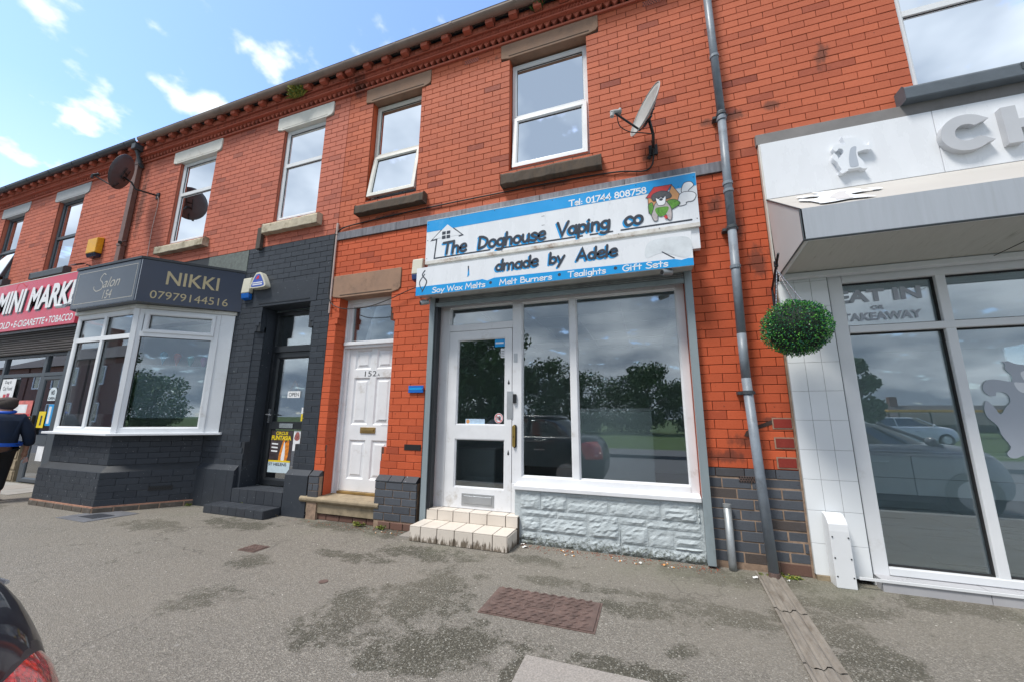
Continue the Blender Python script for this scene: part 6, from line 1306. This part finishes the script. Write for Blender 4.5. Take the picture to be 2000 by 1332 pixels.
for i in range(5): tag(bx('flagstone', m_conc if i % 2 else m_kerb, None, -12.6+i*.62, -11.99+i*.62, -.62, -.04, .0005, .006), ['pale worn flagstone at the far left below the mini market window', 'second pale flagstone along the mini market front', 'middle flagstone of the row below the mini market front', 'flagstone in front of the mini market door', 'flagstone nearest the bay at the mini market front'][i], 'flagstone', 'flagstones along the mini market front')
# channel: grooved concrete units running from the drainpipe foot to the kerb
ch = thing('drainage_channel', 'grooved concrete rainwater channel running across the pavement from the drainpipe', 'drainage channel', (.8, -1.4, 0))
prc = [(-.09, .012), (-.075, .012), (-.062, -.001), (-.05, -.001), (-.04, .012), (-.02, .012), (-.010, .004), (.005, .004), (.015, .012), (.035, .012), (.048, -.001), (.06, -.001), (.072, .012), (.09, .012)]
prc = [(a, max(b, .002)) for a, b in prc]
for j, (ya_, yb_) in enumerate(((-.035, -.72), (-.735, -1.36), (-1.372, -2.05), (-2.06, -2.9))):
    cxx = .835-.02*j; n_ = 8; vs = []
    for i in range(n_+1):
        y_ = ya_+(yb_-ya_)*i/n_; cx_ = .838-.055*(-y_-.035)
        for a, b in prc: vs.append((cx_+a+.018*(0), y_+.02*math.sin(a*60)*(1 if i in (0, n_) else 0), b+random.uniform(-.0006, .0006)))
    k = len(prc); fs = [(i*k+j2, i*k+j2+1, (i+1)*k+j2+1, (i+1)*k+j2) for i in range(n_) for j2 in range(k-1)]
    MB().add(vs, fs).build('channel_unit', m_channel, ch)

# ------------------------------------------------------------------ hanging topiary
tp = thing('hanging_topiary', 'round green artificial leaf ball hanging on chains at the takeaway corner', 'topiary ball', (1.16, -.40, 2.20))
TC = Vector((1.142, -.42, 1.963)); TR = .232
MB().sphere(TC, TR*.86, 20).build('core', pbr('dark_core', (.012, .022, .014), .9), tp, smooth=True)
lf = MB(); rs = random.Random(4)
for i in range(6500):
    v = Vector((rs.gauss(0, 1), rs.gauss(0, 1), rs.gauss(0, 1))).normalized(); r = TR*(.86+.16*rs.random()+.05*math.sin(v.x*7+v.z*4)*math.cos(v.y*6-v.z*5)); c = TC+Vector((v.x*r, v.y*r, v.z*r*.93))
    t_ = (v+Vector((rs.uniform(-.9, .9), rs.uniform(-.9, .9), rs.uniform(-.9, .9)))).normalized(); s_ = t_.cross(Vector((rs.uniform(-1, 1), rs.uniform(-1, 1), rs.uniform(-1, 1)))).normalized(); l = rs.uniform(.012, .019); w_ = l*.30
    n_ = t_.cross(s_)*w_*.35
    lf.add([c, c+t_*l*.5+s_*w_+n_, c+t_*l, c+t_*l*.5-s_*w_+n_], [(0, 1, 2, 3)])
lf.build('foliage', m_topi, tp, kind='stuff')
hk = Vector((1.10, -.30, 2.50))
for a in (0, 120, 240):
    e = TC+Vector((math.cos(R(a+20))*.13, math.sin(R(a+20))*.13, .15)); n_ = 16; q = MB()
    for i in range(n_):
        p0 = hk.lerp(e, i/n_); p1 = hk.lerp(e, (i+.8)/n_); q.tube([p0, p1],    .0050 if i % 2 else .0036, 5)
    q.build('chain', m_chrome, tp)
hb = thing('hanging_bracket', 'black triangular iron wall bracket holding the leaf ball', 'bracket', (1.12, -.02, 2.2))
for a, b in (((1.125, -.03, 2.12), (1.125, -.03, 2.42)), ((1.125, -.035, 2.41), (1.09, -.42, 2.60)), ((1.125, -.035, 2.14), (1.10, -.30, 2.53))): MB().tube([a, b], .010, 8).build('bar', m_blackf, hb)
MB().sphere((1.10, -.30, 2.535), .018, 10).build('hook', m_blackf, hb); MB().tube([(1.10, -.30, 2.545), (1.10, -.30, 2.575)], .016, 10).build('collar', m_blackf, hb)

# ------------------------------------------------------------------ cars
def ring_pt(row, th, k=0, off=0):
    z, xf, xr, hw, n = row; xc = (xf+xr)/2; a = (xr-xf)/2; c, s = math.cos(th), math.sin(th)
    x = xc+(a+off)*math.copysign(abs(c)**(2/n), c); y = (hw+off)*math.copysign(abs(s)**(2/n), s); return x, y, z
def loft(rows, yc, mat, name, par, na=72, off=0, cap=True, th0=0, th1=2*math.pi, smooth=True, sub=3):
    # interpolate rows
    rr = []
    for i in range(len(rows)-1):
        for k in range(sub):
            t = k/sub; a, b = rows[i], rows[i+1]
            p0 = rows[max(i-1, 0)]; p3 = rows[min(i+2, len(rows)-1)]
            rr.append(tuple(.5*((2*a[j])+(b[j]-p0[j])*t+(2*p0[j]-5*a[j]+4*b[j]-p3[j])*t*t+(3*a[j]-p0[j]-3*b[j]+p3[j])*t**3) for j in range(5)))
    rr.append(rows[-1]); full = abs(th1-th0-2*math.pi) < 1e-6; m = na if full else na+1; vs = []
    for row in rr:
        for k in range(m):
            x, y, z = ring_pt(row, th0+(th1-th0)*k/na, off=off); vs.append((x, yc+y, z))
    fs = []
    for i in range(len(rr)-1):
        for k in range(na): k2 = (k+1) % m; fs.append((i*m+k, i*m+k2, (i+1)*m+k2, (i+1)*m+k))
    if cap and full: fs.append(tuple(range((len(rr)-1)*m, len(rr)*m)))
    return MB().add(vs, fs).build(name, mat, par, smooth=smooth)
def car(name, lbl, cat, x0, x1, yc, paintm, front_left=True, roof=1.28, gh=None, group=None, rp=True):
    """x0..x1 extents; nose at x0 when front_left"""
    t = thing(name, lbl, cat, ((x0+x1)/2, yc, -.13), group); L_ = x1-x0
    def X(f): return x0+f*L_ if front_left else x1-f*L_
    def row(z, ff, fr_, hw, n): a, b = X(ff), X(fr_); return (z, min(a, b), max(a, b), hw, n)
    body = [row(.04, .04, .975, .80, 5), row(.14, .01, .99, .86, 5), row(.32, .0, 1.0, .885, 5), row(.50, .005, .998, .89, 4.6), row(.66, .02, .992, .885, 4.2), row(.77, .05, .975, .865, 4), row(.84, .10, .955, .83, 3.8), row(.87, .15, .935, .78, 3.6)]
    loft(body, yc, paintm, 'body', t)
    g_ = gh or [(.855, .21, .925, .735, 4), (1.0, .27, .915, .70, 4), (1.14, .33, .89, .655, 4), (roof-.05, .38, .85, .60, 4)]
    loft([row(*q) for q in g_], yc, m_carglass, 'side_glass', t, cap=False)
    rb = .86 if rp else .78
    loft([row(roof-.055, .375, rb, .61, 4), row(roof-.01, .40, rb-.02, .585, 4), row(roof, .44, rb-.06, .50, 3.5)], yc, paintm, 'roof', t)
    for sy in (-1, 1):
        for fa, fb, w_ in ((.21, .385, .05), (.60, .61, .06), (.925, .85, .07))[:3 if rp else 2]:
            a = Vector((X(fa), yc+sy*.742, .85)); b = Vector((X(fb), yc+sy*.615, roof-.05)); MB().tube([a, a.lerp(b, .5)+Vector((0, sy*.012, 0)), b], w_*.55, 6).build('pillar', paintm, t)
        MB().tube([(X(.16+k*.06), yc+sy*.872, .775) for k in range(11)], .006, 5).build('waist_trim', m_chrome, t)
        for f in (.40, .66): MB().tube([(X(f), yc+sy*.91, .62), (X(f+.05), yc+sy*.91, .62)], .014, 6).build('door_handle', m_chrome, t)
        MB().sphere((X(.27), yc+sy*.95, .93), .09, 12, sc=(.7, 1.1, .75)).build('wing_mirror', paintm, t, smooth=True)
        for f in (.17, .82):
            c = (X(f), yc+sy*.80, .185); q = MB(); q.tube([(c[0], yc+sy*.70, c[2]), (c[0], yc+sy*.905, c[2])], .315, 28); w = q.build('tyre', m_blackp, t, smooth=False)
            q = MB(); q.tube([(c[0], yc+sy*.90, c[2]), (c[0], yc+sy*.912, c[2])], .20, 24); wr = q.build('rim', m_alu, t)
    return t, row
c1, row1 = car('parked_car', 'black parked car with round red rear lamp at the bottom left corner', 'car', -4.70, -.86, -4.20, m_carblk, gh=[(.855, .21, .86, .66, 3.2), (1.0, .27, .83, .655, 3.2), (1.14, .33, .80, .64, 3.2), (1.23, .38, .77, .60, 3.2)], rp=False)
lampr = [row1(.46, .0, .9985, .889, 4.6), row1(.56, .0, .996, .889, 4.5), row1(.66, .02, .992, .885, 4.2), row1(.735, .05, .983, .874, 4.1)]
def lamp(th0, th1, z0, z1, off, mat, nm, body, yc):
    vs = []; nz, na = 14, 26; fs = []
    def interp(z):
        for a, b in zip(body, body[1:]):
            if a[0] <= z <= b[0]: t = (z-a[0])/(b[0]-a[0]); return tuple(a[j]+(b[j]-a[j])*t for j in range(5))
    for i in range(nz+1):
        for k in range(na+1):
            u = k/na*2-1; v = i/nz*2-1
            # rounded lens outline
            uu = u*(1-.10*v*v); vv = v-(.30*max(0, u)**3*max(0, v)); th = (th0+th1)/2+uu*(th1-th0)/2; z = (z0+z1)/2+vv*(z1-z0)/2
            e = 1-max(abs(u), abs(v))**4; x, y, z_ = ring_pt(interp(z), th, off=off*(.2+.8*e)); vs.append((x, yc+y, z_))
    for i in range(nz):
        for k in range(na): q = i*(na+1)+k; fs.append((q, q+1, q+na+2, q+na+1))
    return MB().add(vs, fs).build(nm, mat, c1, smooth=True)
bodyrows = [row1(.32, .0, 1.0, .885, 5), row1(.50, .005, .998, .89, 4.6), row1(.66, .02, .992, .885, 4.2), row1(.77, .05, .975, .865, 4), row1(.84, .10, .955, .83, 3.8)]
for s_ in (1, -1):
    lamp(s_*.26, s_*.96, .44, .795, .006, m_blackf, 'lamp_bezel', bodyrows, -4.20); lamp(s_*.30, s_*.92, .455, .78, .018, m_lamp, 'rear_lamp', bodyrows, -4.20)
car('parked_car', 'grey silver parked car seen mirrored in the takeaway window', 'car', .95, 5.0, -4.45, m_carsil, front_left=False, roof=1.24)
car('parked_car', 'white parked vehicle seen far off mirrored in the takeaway window', 'car', 11.0, 15.4, -24, m_carwht, front_left=False, roof=1.35)

# ------------------------------------------------------------------ the far side of the road (mirrored in the glass)
def tree(x, y, h, w_, lbl, seed, n=6500, zb=-.14):
    rs = random.Random(seed); t = thing('broadleaf_tree', lbl, 'tree', (x, y, zb), 'trees across the road mirrored in the shop glass'); base = Vector((x, y, zb))
    tk = MB(); tk.tube([base, base+Vector((rs.uniform(-.2, .2), 0, h*.3)), base+Vector((rs.uniform(-.4, .4), 0, h*.65))], [h*.024, h*.018, h*.010], 8)
    for i in range(7):
        a = rs.uniform(0, 6.28); s0 = base+Vector((0, 0, h*rs.uniform(.22, .5))); tk.tube([s0, s0+Vector((math.cos(a)*w_*.22, math.sin(a)*w_*.22, h*.14)), s0+Vector((math.cos(a)*w_*.42, math.sin(a)*w_*.42, h*.25))], [h*.014, h*.008, h*.003], 5)
    tk.build('trunk', m_bark, t); cl = []
    for i in range(60):
        a = rs.uniform(0, 6.28); q = rs.random()**.5; zz = rs.uniform(.10, .95); rad = w_*.5*math.sin(math.pi*min(1, max(.12, (zz-.05)*.95)))**.7
        cl.append((base+Vector((math.cos(a)*q*rad, math.sin(a)*q*rad, zz*h)), rs.uniform(.10, .19)*w_))
    mb = MB()
    for i in range(n):
        c, r = rs.choice(cl); v = Vector((rs.gauss(0, 1), rs.gauss(0, 1), rs.gauss(0, .8))).normalized()*r*rs.uniform(.55, 1.1); s = rs.uniform(.11, .2)*h/7
        u = Vector((rs.gauss(0, 1), rs.gauss(0, 1), rs.gauss(0, 1))).normalized(); k = u.orthogonal().normalized()*s*.6; u = u*s; mb.add([c+v-u, c+v+k, c+v+u, c+v-k], [(0, 1, 2, 3)])
    mb.build('crown', m_tree, t, kind='stuff')
for i, (x, y, h, w_, lb) in enumerate(((-17.5, -30, 8.4, 8.5, 'tall leafy tree mirrored at the left of the shop door glass'), (-13.0, -28, 9.4, 7.5, 'tallest leafy tree mirrored beside the shop door frame'), (-8.6, -30, 6.3, 5.5, 'middling tree mirrored in the narrow shop pane'), (-5.2, -32, 5.2, 5.5, 'low bushy tree mirrored left in the large shop pane'),
        (-.2, -31, 5.6, 5.0, 'rounded tree mirrored at the centre right of the large shop pane'), (3.4, -33, 4.6, 5.0, 'low tree mirrored at the right edge of the large shop pane'), (10.6, -22, 4.6, 2.2, 'small tree mirrored at the left edge of the takeaway pane'), (-29, -32, 5.2, 5, 'leafy tree far left across the road mirrored in the bay'), (-2.7, -36, 3.9, 6.0, 'distant low tree mirrored between the two rounded trees'))):
    tree(x, y, h, w_, lb, 30+i)
m_hbrick = pbr('far_house_brick', (.20, .10, .075), .9, var=.2, scale=3); m_hroof = pbr('far_house_roof', (.10, .085, .08), .85, var=.2, scale=2, stretch=(1, 1, 6))
def house(x0, x1, y, d, he, hr, lbl, chim=(.5,), wins=True, zb=-.14):
    t = thing('brick_house', lbl, 'house', ((x0+x1)/2, y, zb)); bx('wall', m_hbrick, t, x0, x1, y-d, y, zb, he); MB().prism([(x0-.2, y+.3, he), (x0-.2, y-d/2, hr), (x0-.2, y-d-.3, he)], (x1-x0+.4, 0, 0)).build('roof', m_hroof, t)
    for c in chim: cx_ = x0+(x1-x0)*c; bx('chimney', m_hbrick, t, cx_-.55, cx_+.55, y-d/2-.5, y-d/2+.5, hr-.8, hr+1.5, bevel=.03)
    if wins:
        nw = max(1, int((x1-x0)/2.6))
        for i in range(nw):
            cx_ = x0+(x1-x0)*(i+.5)/nw
            for z in ((.7, 2.0), (3.2, 4.5)):
                if z[1] > he: continue
                f = MB(); ring(f, 0, 1.1, z[0], z[1], .09, 0, .05, sh=lambda a, b, c: (cx_+.55-a, y+.06-b, c)); fo = f.build('window', m_white, t); q = MB(); q.quad((cx_+.5, y+.01, z[0]+.05), (cx_-.5, y+.01, z[0]+.05), (cx_-.5, y+.01, z[1]-.05), (cx_+.5, y+.01, z[1]-.05)); q.build('pane', m_carglass, fo)
    return t
house(38, 62, -80, 8, 1.6, 3.6, 'long low brown house with square chimney mirrored in the takeaway pane', chim=(.12,), wins=False)
for i in range(4): house(-37-i*6.2, -31.1-i*6.2, -13, 8, 5.0, 7.0, ['red brick house opposite mirrored first from the right in the bay glass', 'second red brick house opposite mirrored in the bay glass', 'third red brick house along the opposite side of the road', 'farthest red brick house at the left on the opposite side'][i], chim=(.9,))
bs = thing('bus_shelter', 'yellow roofed bus shelter mirrored in the takeaway window', 'bus shelter', (22, -36, -.14))
bx('roof', m_yellow, bs, 18.2, 27, -37.4, -35.8, 1.80, 1.98, bevel=.03)
for x in (18.8, 19.5, 21.5, 23.6, 25.6, 26.8): bx('post', m_blackf, bs, x, x+.09, -37.3, -37.21, -.14, 1.80)
for x in (19.6, 21.6, 23.7): bx('glass_panel', m_carglass, bs, x, x+1.88, -37.27, -37.25, .2, 1.7)

# ------------------------------------------------------------------ person walking away
def skin(name, verts, edges, radii, mat, par, root=0, sub=2):
    me = bpy.data.meshes.new(name); me.from_pydata(verts, edges, []); o = bpy.data.objects.new(name, me); C.objects.link(o)
    o.modifiers.new('s', 'SKIN'); sv_ = me.skin_vertices[0].data
    for i, r in enumerate(radii): sv_[i].radius = r if isinstance(r, tuple) else (r, r); sv_[i].use_root = (i == root)
    m = o.modifiers.new('d', 'SUBSURF'); m.levels = sub; m.render_levels = sub
    dg = bpy.context.evaluated_depsgraph_get(); dg.update(); ev = o.evaluated_get(dg); e = ev.to_mesh(); vs = [tuple(v.co) for v in e.vertices]; fs = [tuple(p_.vertices) for p_ in e.polygons]; ev.to_mesh_clear()
    C.objects.unlink(o); bpy.data.objects.remove(o); return MB().add(vs, fs).build(name, mat, par, smooth=True)
pr = thing('person', 'person in navy jacket with bright blue stripe and dark cap walking away', 'person', (-9.02, -1.02, 0))
m_skin = pbr('skin', (.45, .24, .17), .6, var=.08); m_jkt = pbr('navy_jacket', (.010, .020, .045), .85, var=.25, scale=9, bump=.4, bscale=20); m_trs = pbr('black_trousers', (.012, .012, .014), .85, var=.3, scale=9); m_capm = pbr('dark_brown_cap', (.065, .050, .048), .9, var=.3, scale=40); m_blue2 = pbr('bright_blue_trim', (.01, .10, .55), .6)
PO = Vector((-9.02, -1.02, 0)); fx = Vector((-.96, .28, 0)).normalized(); lx = Vector((fx.y*-1, fx.x, 0))   # forward and left of the walker
def pp(f, s, z): return tuple(PO+fx*f+lx*-s+Vector((0, 0, z)))      # s>0 = walker's right
H = 1.50
body_v = [pp(0, 0, .82), pp(.01, 0, 1.0), pp(.02, 0, 1.17), pp(.06, 0, 1.26), pp(.09, 0, 1.33), pp(.11, 0, 1.40), pp(.03, .17, 1.17), pp(.00, .25, .93), pp(.06, .28, .73), pp(.09, .27, .66), pp(.03, -.17, 1.17), pp(-.04, -.25, .93), pp(.06, -.27, .74), pp(.09, -.26, .66), pp(0, .09, .78), pp(.14, .10, .44), pp(.10, .10, .09), pp(.22, .10, .035), pp(0, -.09, .78), pp(-.05, -.10, .44), pp(-.25, -.10, .13), pp(-.16, -.10, .04)]
body_e = [(0, 1), (1, 2), (2, 3), (3, 4), (4, 5), (2, 6), (6, 7), (7, 8), (8, 9), (2, 10), (10, 11), (11, 12), (12, 13), (0, 14), (14, 15), (15, 16), (16, 17), (0, 18), (18, 19), (19, 20), (20, 21)]
body_r = [.125, .12, .115, .05, .075, .085, .05, .042, .032, .028, .05, .042, .032, .028, .075, .055, .042, .034, .075, .055, .042, .034]
skin('body', body_v, body_e, body_r, m_skin, pr)
jv = [pp(-.01, 0, .80), pp(0, 0, .95), pp(.01, 0, 1.10), pp(.04, 0, 1.22), pp(.03, .16, 1.17), pp(.0, .27, .95), pp(.05, .30, .76), pp(.03, -.16, 1.17), pp(-.04, -.27, .95), pp(.05, -.29, .76)]
skin('jacket', jv, [(0, 1), (1, 2), (2, 3), (2, 4), (4, 5), (5, 6), (2, 7), (7, 8), (8, 9)], [(.20, .165), (.20, .17), (.20, .16), (.09, .09), .10, .078, .062, .10, .078, .062], m_jkt, pr, root=1)
skin('trousers', [pp(0, 0, .82), pp(.01, .09, .72), pp(.14, .10, .44), pp(.10, .10, .12), pp(.01, -.09, .72), pp(-.05, -.10, .44), pp(-.24, -.10, .15)], [(0, 1), (1, 2), (2, 3), (0, 4), (4, 5), (5, 6)], [.165, .115, .085, .06, .115, .085, .06], m_trs, pr)
hemp = [pp(-.01+.215*math.cos(R(a)), .235*math.sin(R(a)), .785+.01*math.sin(R(a*2))) for a in range(0, 361, 12)]; q = MB()
for z0, z1 in ((0, .05),): 
    vs = [Vector(a) for a in hemp]+[Vector(a)+Vector((0, 0, .05)) for a in hemp]; n_ = len(hemp); q.add(vs, [(i, i+1, n_+i+1, n_+i) for i in range(n_-1)])
q.build('hem_stripe', m_blue2, pr, smooth=True)
MB().tube([pp(.055+.085*math.cos(R(a)), .09*math.sin(R(a)), 1.275+.012*math.cos(R(a))) for a in range(0, 361, 15)], .022, 8).build('collar', m_blue2, pr, smooth=True)
hd = Vector(pp(.11, 0, 1.385)); MB().sphere(hd, .098, 20, sc=(1.0, .88, 1.12)).build('head', m_skin, pr, smooth=True)
MB().sphere(hd+Vector((.022, 0, .005))-fx*.012, .106, 20, sc=(1, .95, .95)).build('hair', pbr('greying_dark_hair', (.045, .035, .03), .8, var=.4, scale=60), pr, smooth=True)
MB().sphere(hd+Vector((0, 0, .052))-fx*.01, .118, 20, sc=(.95, .90, .48)).build('cap', m_capm, pr, smooth=True)
for s_ in (-1, 1): MB().sphere(Vector(pp(.105, s_*.092, 1.375)), .028, 10, sc=(.7, .5, 1.1)).build('ear', m_skin, pr, smooth=True)
MB().sphere(Vector(pp(.21, 0, 1.37)), .02, 8).build('nose', m_skin, pr, smooth=True)
for hs in (1, -1):
    wr = Vector(pp(.085, hs*.275, .69)); q = MB(); q.tube([wr, wr+Vector((0, 0, -.04))+fx*.01, wr+Vector((0, 0, -.085))+fx*.02], [.026, .034, .028], 10); hnd = q.build('hand', m_skin, pr, smooth=True)
    for i in range(4): b = wr+Vector((0, 0, -.08))+fx*(.02+(i-1.5)*.017); MB().tube([b, b+Vector((0, 0, -.03))+lx*hs*.006, b+Vector((0, 0, -.052+.005*abs(i-1.5)))+lx*hs*.02], [.009, .0085, .007], 7).build('finger', m_skin, hnd, smooth=True)
    MB().tube([wr+Vector((0, 0, -.03))+fx*.03, wr+Vector((0, 0, -.055))+fx*.052, wr+Vector((0, 0, -.08))+fx*.05], [.012, .011, .008], 7).build('thumb', m_skin, hnd, smooth=True)
wr = Vector(pp(.085, .275, .69)); pg = thing('paper', 'folded white paper held in the right hand of the walking person', 'paper', tuple(wr+Vector((0, 0, -.13)))); c = wr+Vector((0, 0, -.10)); MB().add([c+fx*-.02+lx*-.01, c+fx*.12+lx*-.05, c+fx*.14+lx*-.06+Vector((0, 0, -.07)), c+fx*.0+lx*.0+Vector((0, 0, -.08)), c+fx*-.02+lx*-.012+Vector((0, 0, .001)), c+fx*.12+lx*-.052, c+fx*.14+lx*-.062+Vector((0, 0, -.07)), c+fx*.0+lx*-.002+Vector((0, 0, -.08))], [(0, 1, 2, 3), (7, 6, 5, 4), (0, 4, 5, 1), (2, 6, 7, 3)]).build('sheet', m_whitel, pg)
for s_, zz, ff in ((1, .0, .10), (-1, .05, -.26)):
    q = MB(); c = Vector(pp(ff, s_*.10, zz)); q.prism([c-fx*.07-lx*.045, c+fx*.16-lx*.04, c+fx*.19, c+fx*.16+lx*.04, c-fx*.07+lx*.045], (0, 0, .07)); q.build('shoe', m_blackp, pr, bevel=.015)

# ------------------------------------------------------------------ weeds and litter
def tuft(c, r, n, lbl, mat, up=.8, nm='weed', seed=1, cat='weed', kind=None):
    rs = random.Random(seed); c = Vector(c); mb = MB()
    for i in range(n):
        a = rs.uniform(0, 6.28); d = Vector((math.cos(a)*rs.uniform(.3, 1), -abs(math.sin(a))*rs.uniform(.2, .9), up*rs.uniform(.3, 1.1))).normalized(); l = r*rs.uniform(.5, 1.1); w_ = l*.10; s = d.cross(Vector((0, 0, 1))).normalized()*w_; b = c+Vector((rs.uniform(-r, r)*.5, rs.uniform(-.01, .01), 0)); e = b+d*l+Vector((0, 0, -l*.25)); m = b+d*l*.55
        mb.add([b, m+s, e, m-s], [(0, 1, 2, 3)])
        if rs.random() < .6:
            for k in range(3): q = b.lerp(e, rs.uniform(.4, 1)); dd = Vector((rs.uniform(-1, 1), rs.uniform(-1, .3), rs.uniform(-.3, 1))).normalized()*l*.25; s2 = dd.orthogonal().normalized()*l*.07; mb.add([q, q+dd*.5+s2, q+dd, q+dd*.5-s2], [(0, 1, 2, 3)])
    return tag(mb.build(nm, mat, None), lbl, cat)
tuft((-5.05, -.12, 6.27), .20, 110, 'bushy green weed growing from the cornice above the salon window', m_weed, nm='weed', seed=3); tuft((-.75, -.13, 6.40), .22, 90, 'dark green fern growing from the gutter at the top centre', m_tree, nm='fern', seed=5, cat='fern'); tuft((-1.05, -.12, 6.33), .12, 40, 'thin green weed growing in the cornice left of the fern', m_tree, nm='weed', seed=6)
tuft((-5.75, -.10, .0), .07, 40, 'small green weed at the foot of the black wall by the salon steps', m_weed, seed=8); tuft((-3.25, -.08, .0), .09, 50, 'green weed at the foot of the stone step', m_weed, seed=9); tuft((-2.93, -.09, .0), .08, 45, 'yellowing weed at the corner of the blue brick plinth', m_weed, seed=10); tuft((1.0, -.05, .0), .07, 90, 'moss and yellow green weed at the base right of the grey drainpipe', m_weed, up=.35, seed=11); tuft((.80, -.06, .0), .05, 50, 'green moss tuft at the foot of the grey drainpipe', m_weed, up=.3, seed=12); tuft((-4.62, -.08, .0), .10, 80, 'dry straw coloured weed beside the salon steps', pbr('straw', (.34, .26, .12), .8, var=.3, scale=40), up=.2, seed=13); tuft((-5.2, -.03, .10), .05, 30, 'tiny weed growing between the two dark salon steps', m_weed, seed=14)
tuft((-6.15, -.10, .0), .06, 30, 'small weed in the corner between the bay and the wall', m_weed, seed=15)
rs = random.Random(21)
m_butt = pbr('cigarette_filter', (.62, .30, .10), .8, var=.15); m_pap = pbr('litter_white', (.72, .72, .70), .8); m_crumb = pbr('red_crumb', (.28, .10, .06), .9, var=.3, scale=40)
for i in range(16):
    x = rs.uniform(-1.1, .45) if i < 12 else rs.uniform(-2.9, -2.5); y = rs.uniform(-.20, -.06) if i < 12 else rs.uniform(-.25, -.12); a = rs.uniform(0, 3.1); l = rs.uniform(.010, .018); o = MB(); o.tube([(x-math.cos(a)*l, y-math.sin(a)*l, .006), (x, y, .006)], .0045, 7, m_butt); o.tube([(x, y, .006), (x+math.cos(a)*l*.8, y+math.sin(a)*l*.8, .006)], .0044, 7, m_pap)
    o = o.build('cigarette_butt', None, None); tag(o, 'orange and white cigarette butt among the litter below the painted stone', 'cigarette butt', 'cigarette butts along the wall foot')
def scrap(x, y, r, lbl, seed, mat=m_pap):
    r_ = random.Random(seed); vs = []; n = 9
    for k in range(n): a = 2*math.pi*k/n; q = r*r_.uniform(.6, 1.1); vs.append((x+q*math.cos(a), y+q*math.sin(a)*.7, r_.uniform(.003, .02)))
    vs.append((x, y, .018)); tag(MB().add(vs, [(k, (k+1) % n, n) for k in range(n)]).build('paper_scrap', mat, None), lbl, 'litter')
scrap(-1.22, -.12, .035, 'crumpled white paper on the ground right of the cream tiled steps', 1); scrap(-1.27, -.05, .022, 'smaller white scrap against the painted stone beside the steps', 2); scrap(-.15, -.17, .018, 'white scrap below the middle of the painted stone wall', 3); scrap(.05, -.15, .02, 'dark brown scrap among the litter near the right guide', 4, m_butt); scrap(.72, -.18, .02, 'small white scrap near the top of the drainage channel', 5); scrap(-2.52, -.20, .02, 'small white scrap left of the cream tiled steps', 6); scrap(.95, -.16, .014, 'tiny white scrap below the blue brick plinth', 7)
gb = MB()
for i in range(420):
    x = rs.choice([rs.uniform(-1.3, .5), rs.uniform(-4.2, -2.5), rs.uniform(-1.3, .5)]); y = -abs(rs.gauss(.06, .06))-.02 if x > -1.4 else -abs(rs.gauss(.10, .05))-.05; r = rs.uniform(.002, .006); gb.sphere((x, y, r*.5), r, 6, sc=(1.3, 1, .6))
gc = MB()
for i in range(260):
    x = rs.uniform(-6, 2.4); y = rs.uniform(-2.6, -.1); r = rs.uniform(.002, .0055); gc.sphere((x, y, r*.4), r, 6, sc=(1.4, 1, .5))
tag(gc.build('gravel_chips', pbr('pale_chips', (.5, .47, .42), .9, var=.3, scale=30), None, kind='stuff'), 'pale gravel chips and specks scattered over the pavement', 'gravel')
tag(gb.build('grit', m_crumb, None, kind='stuff'), 'reddish grit and crumbs scattered along the foot of the walls', 'grit')
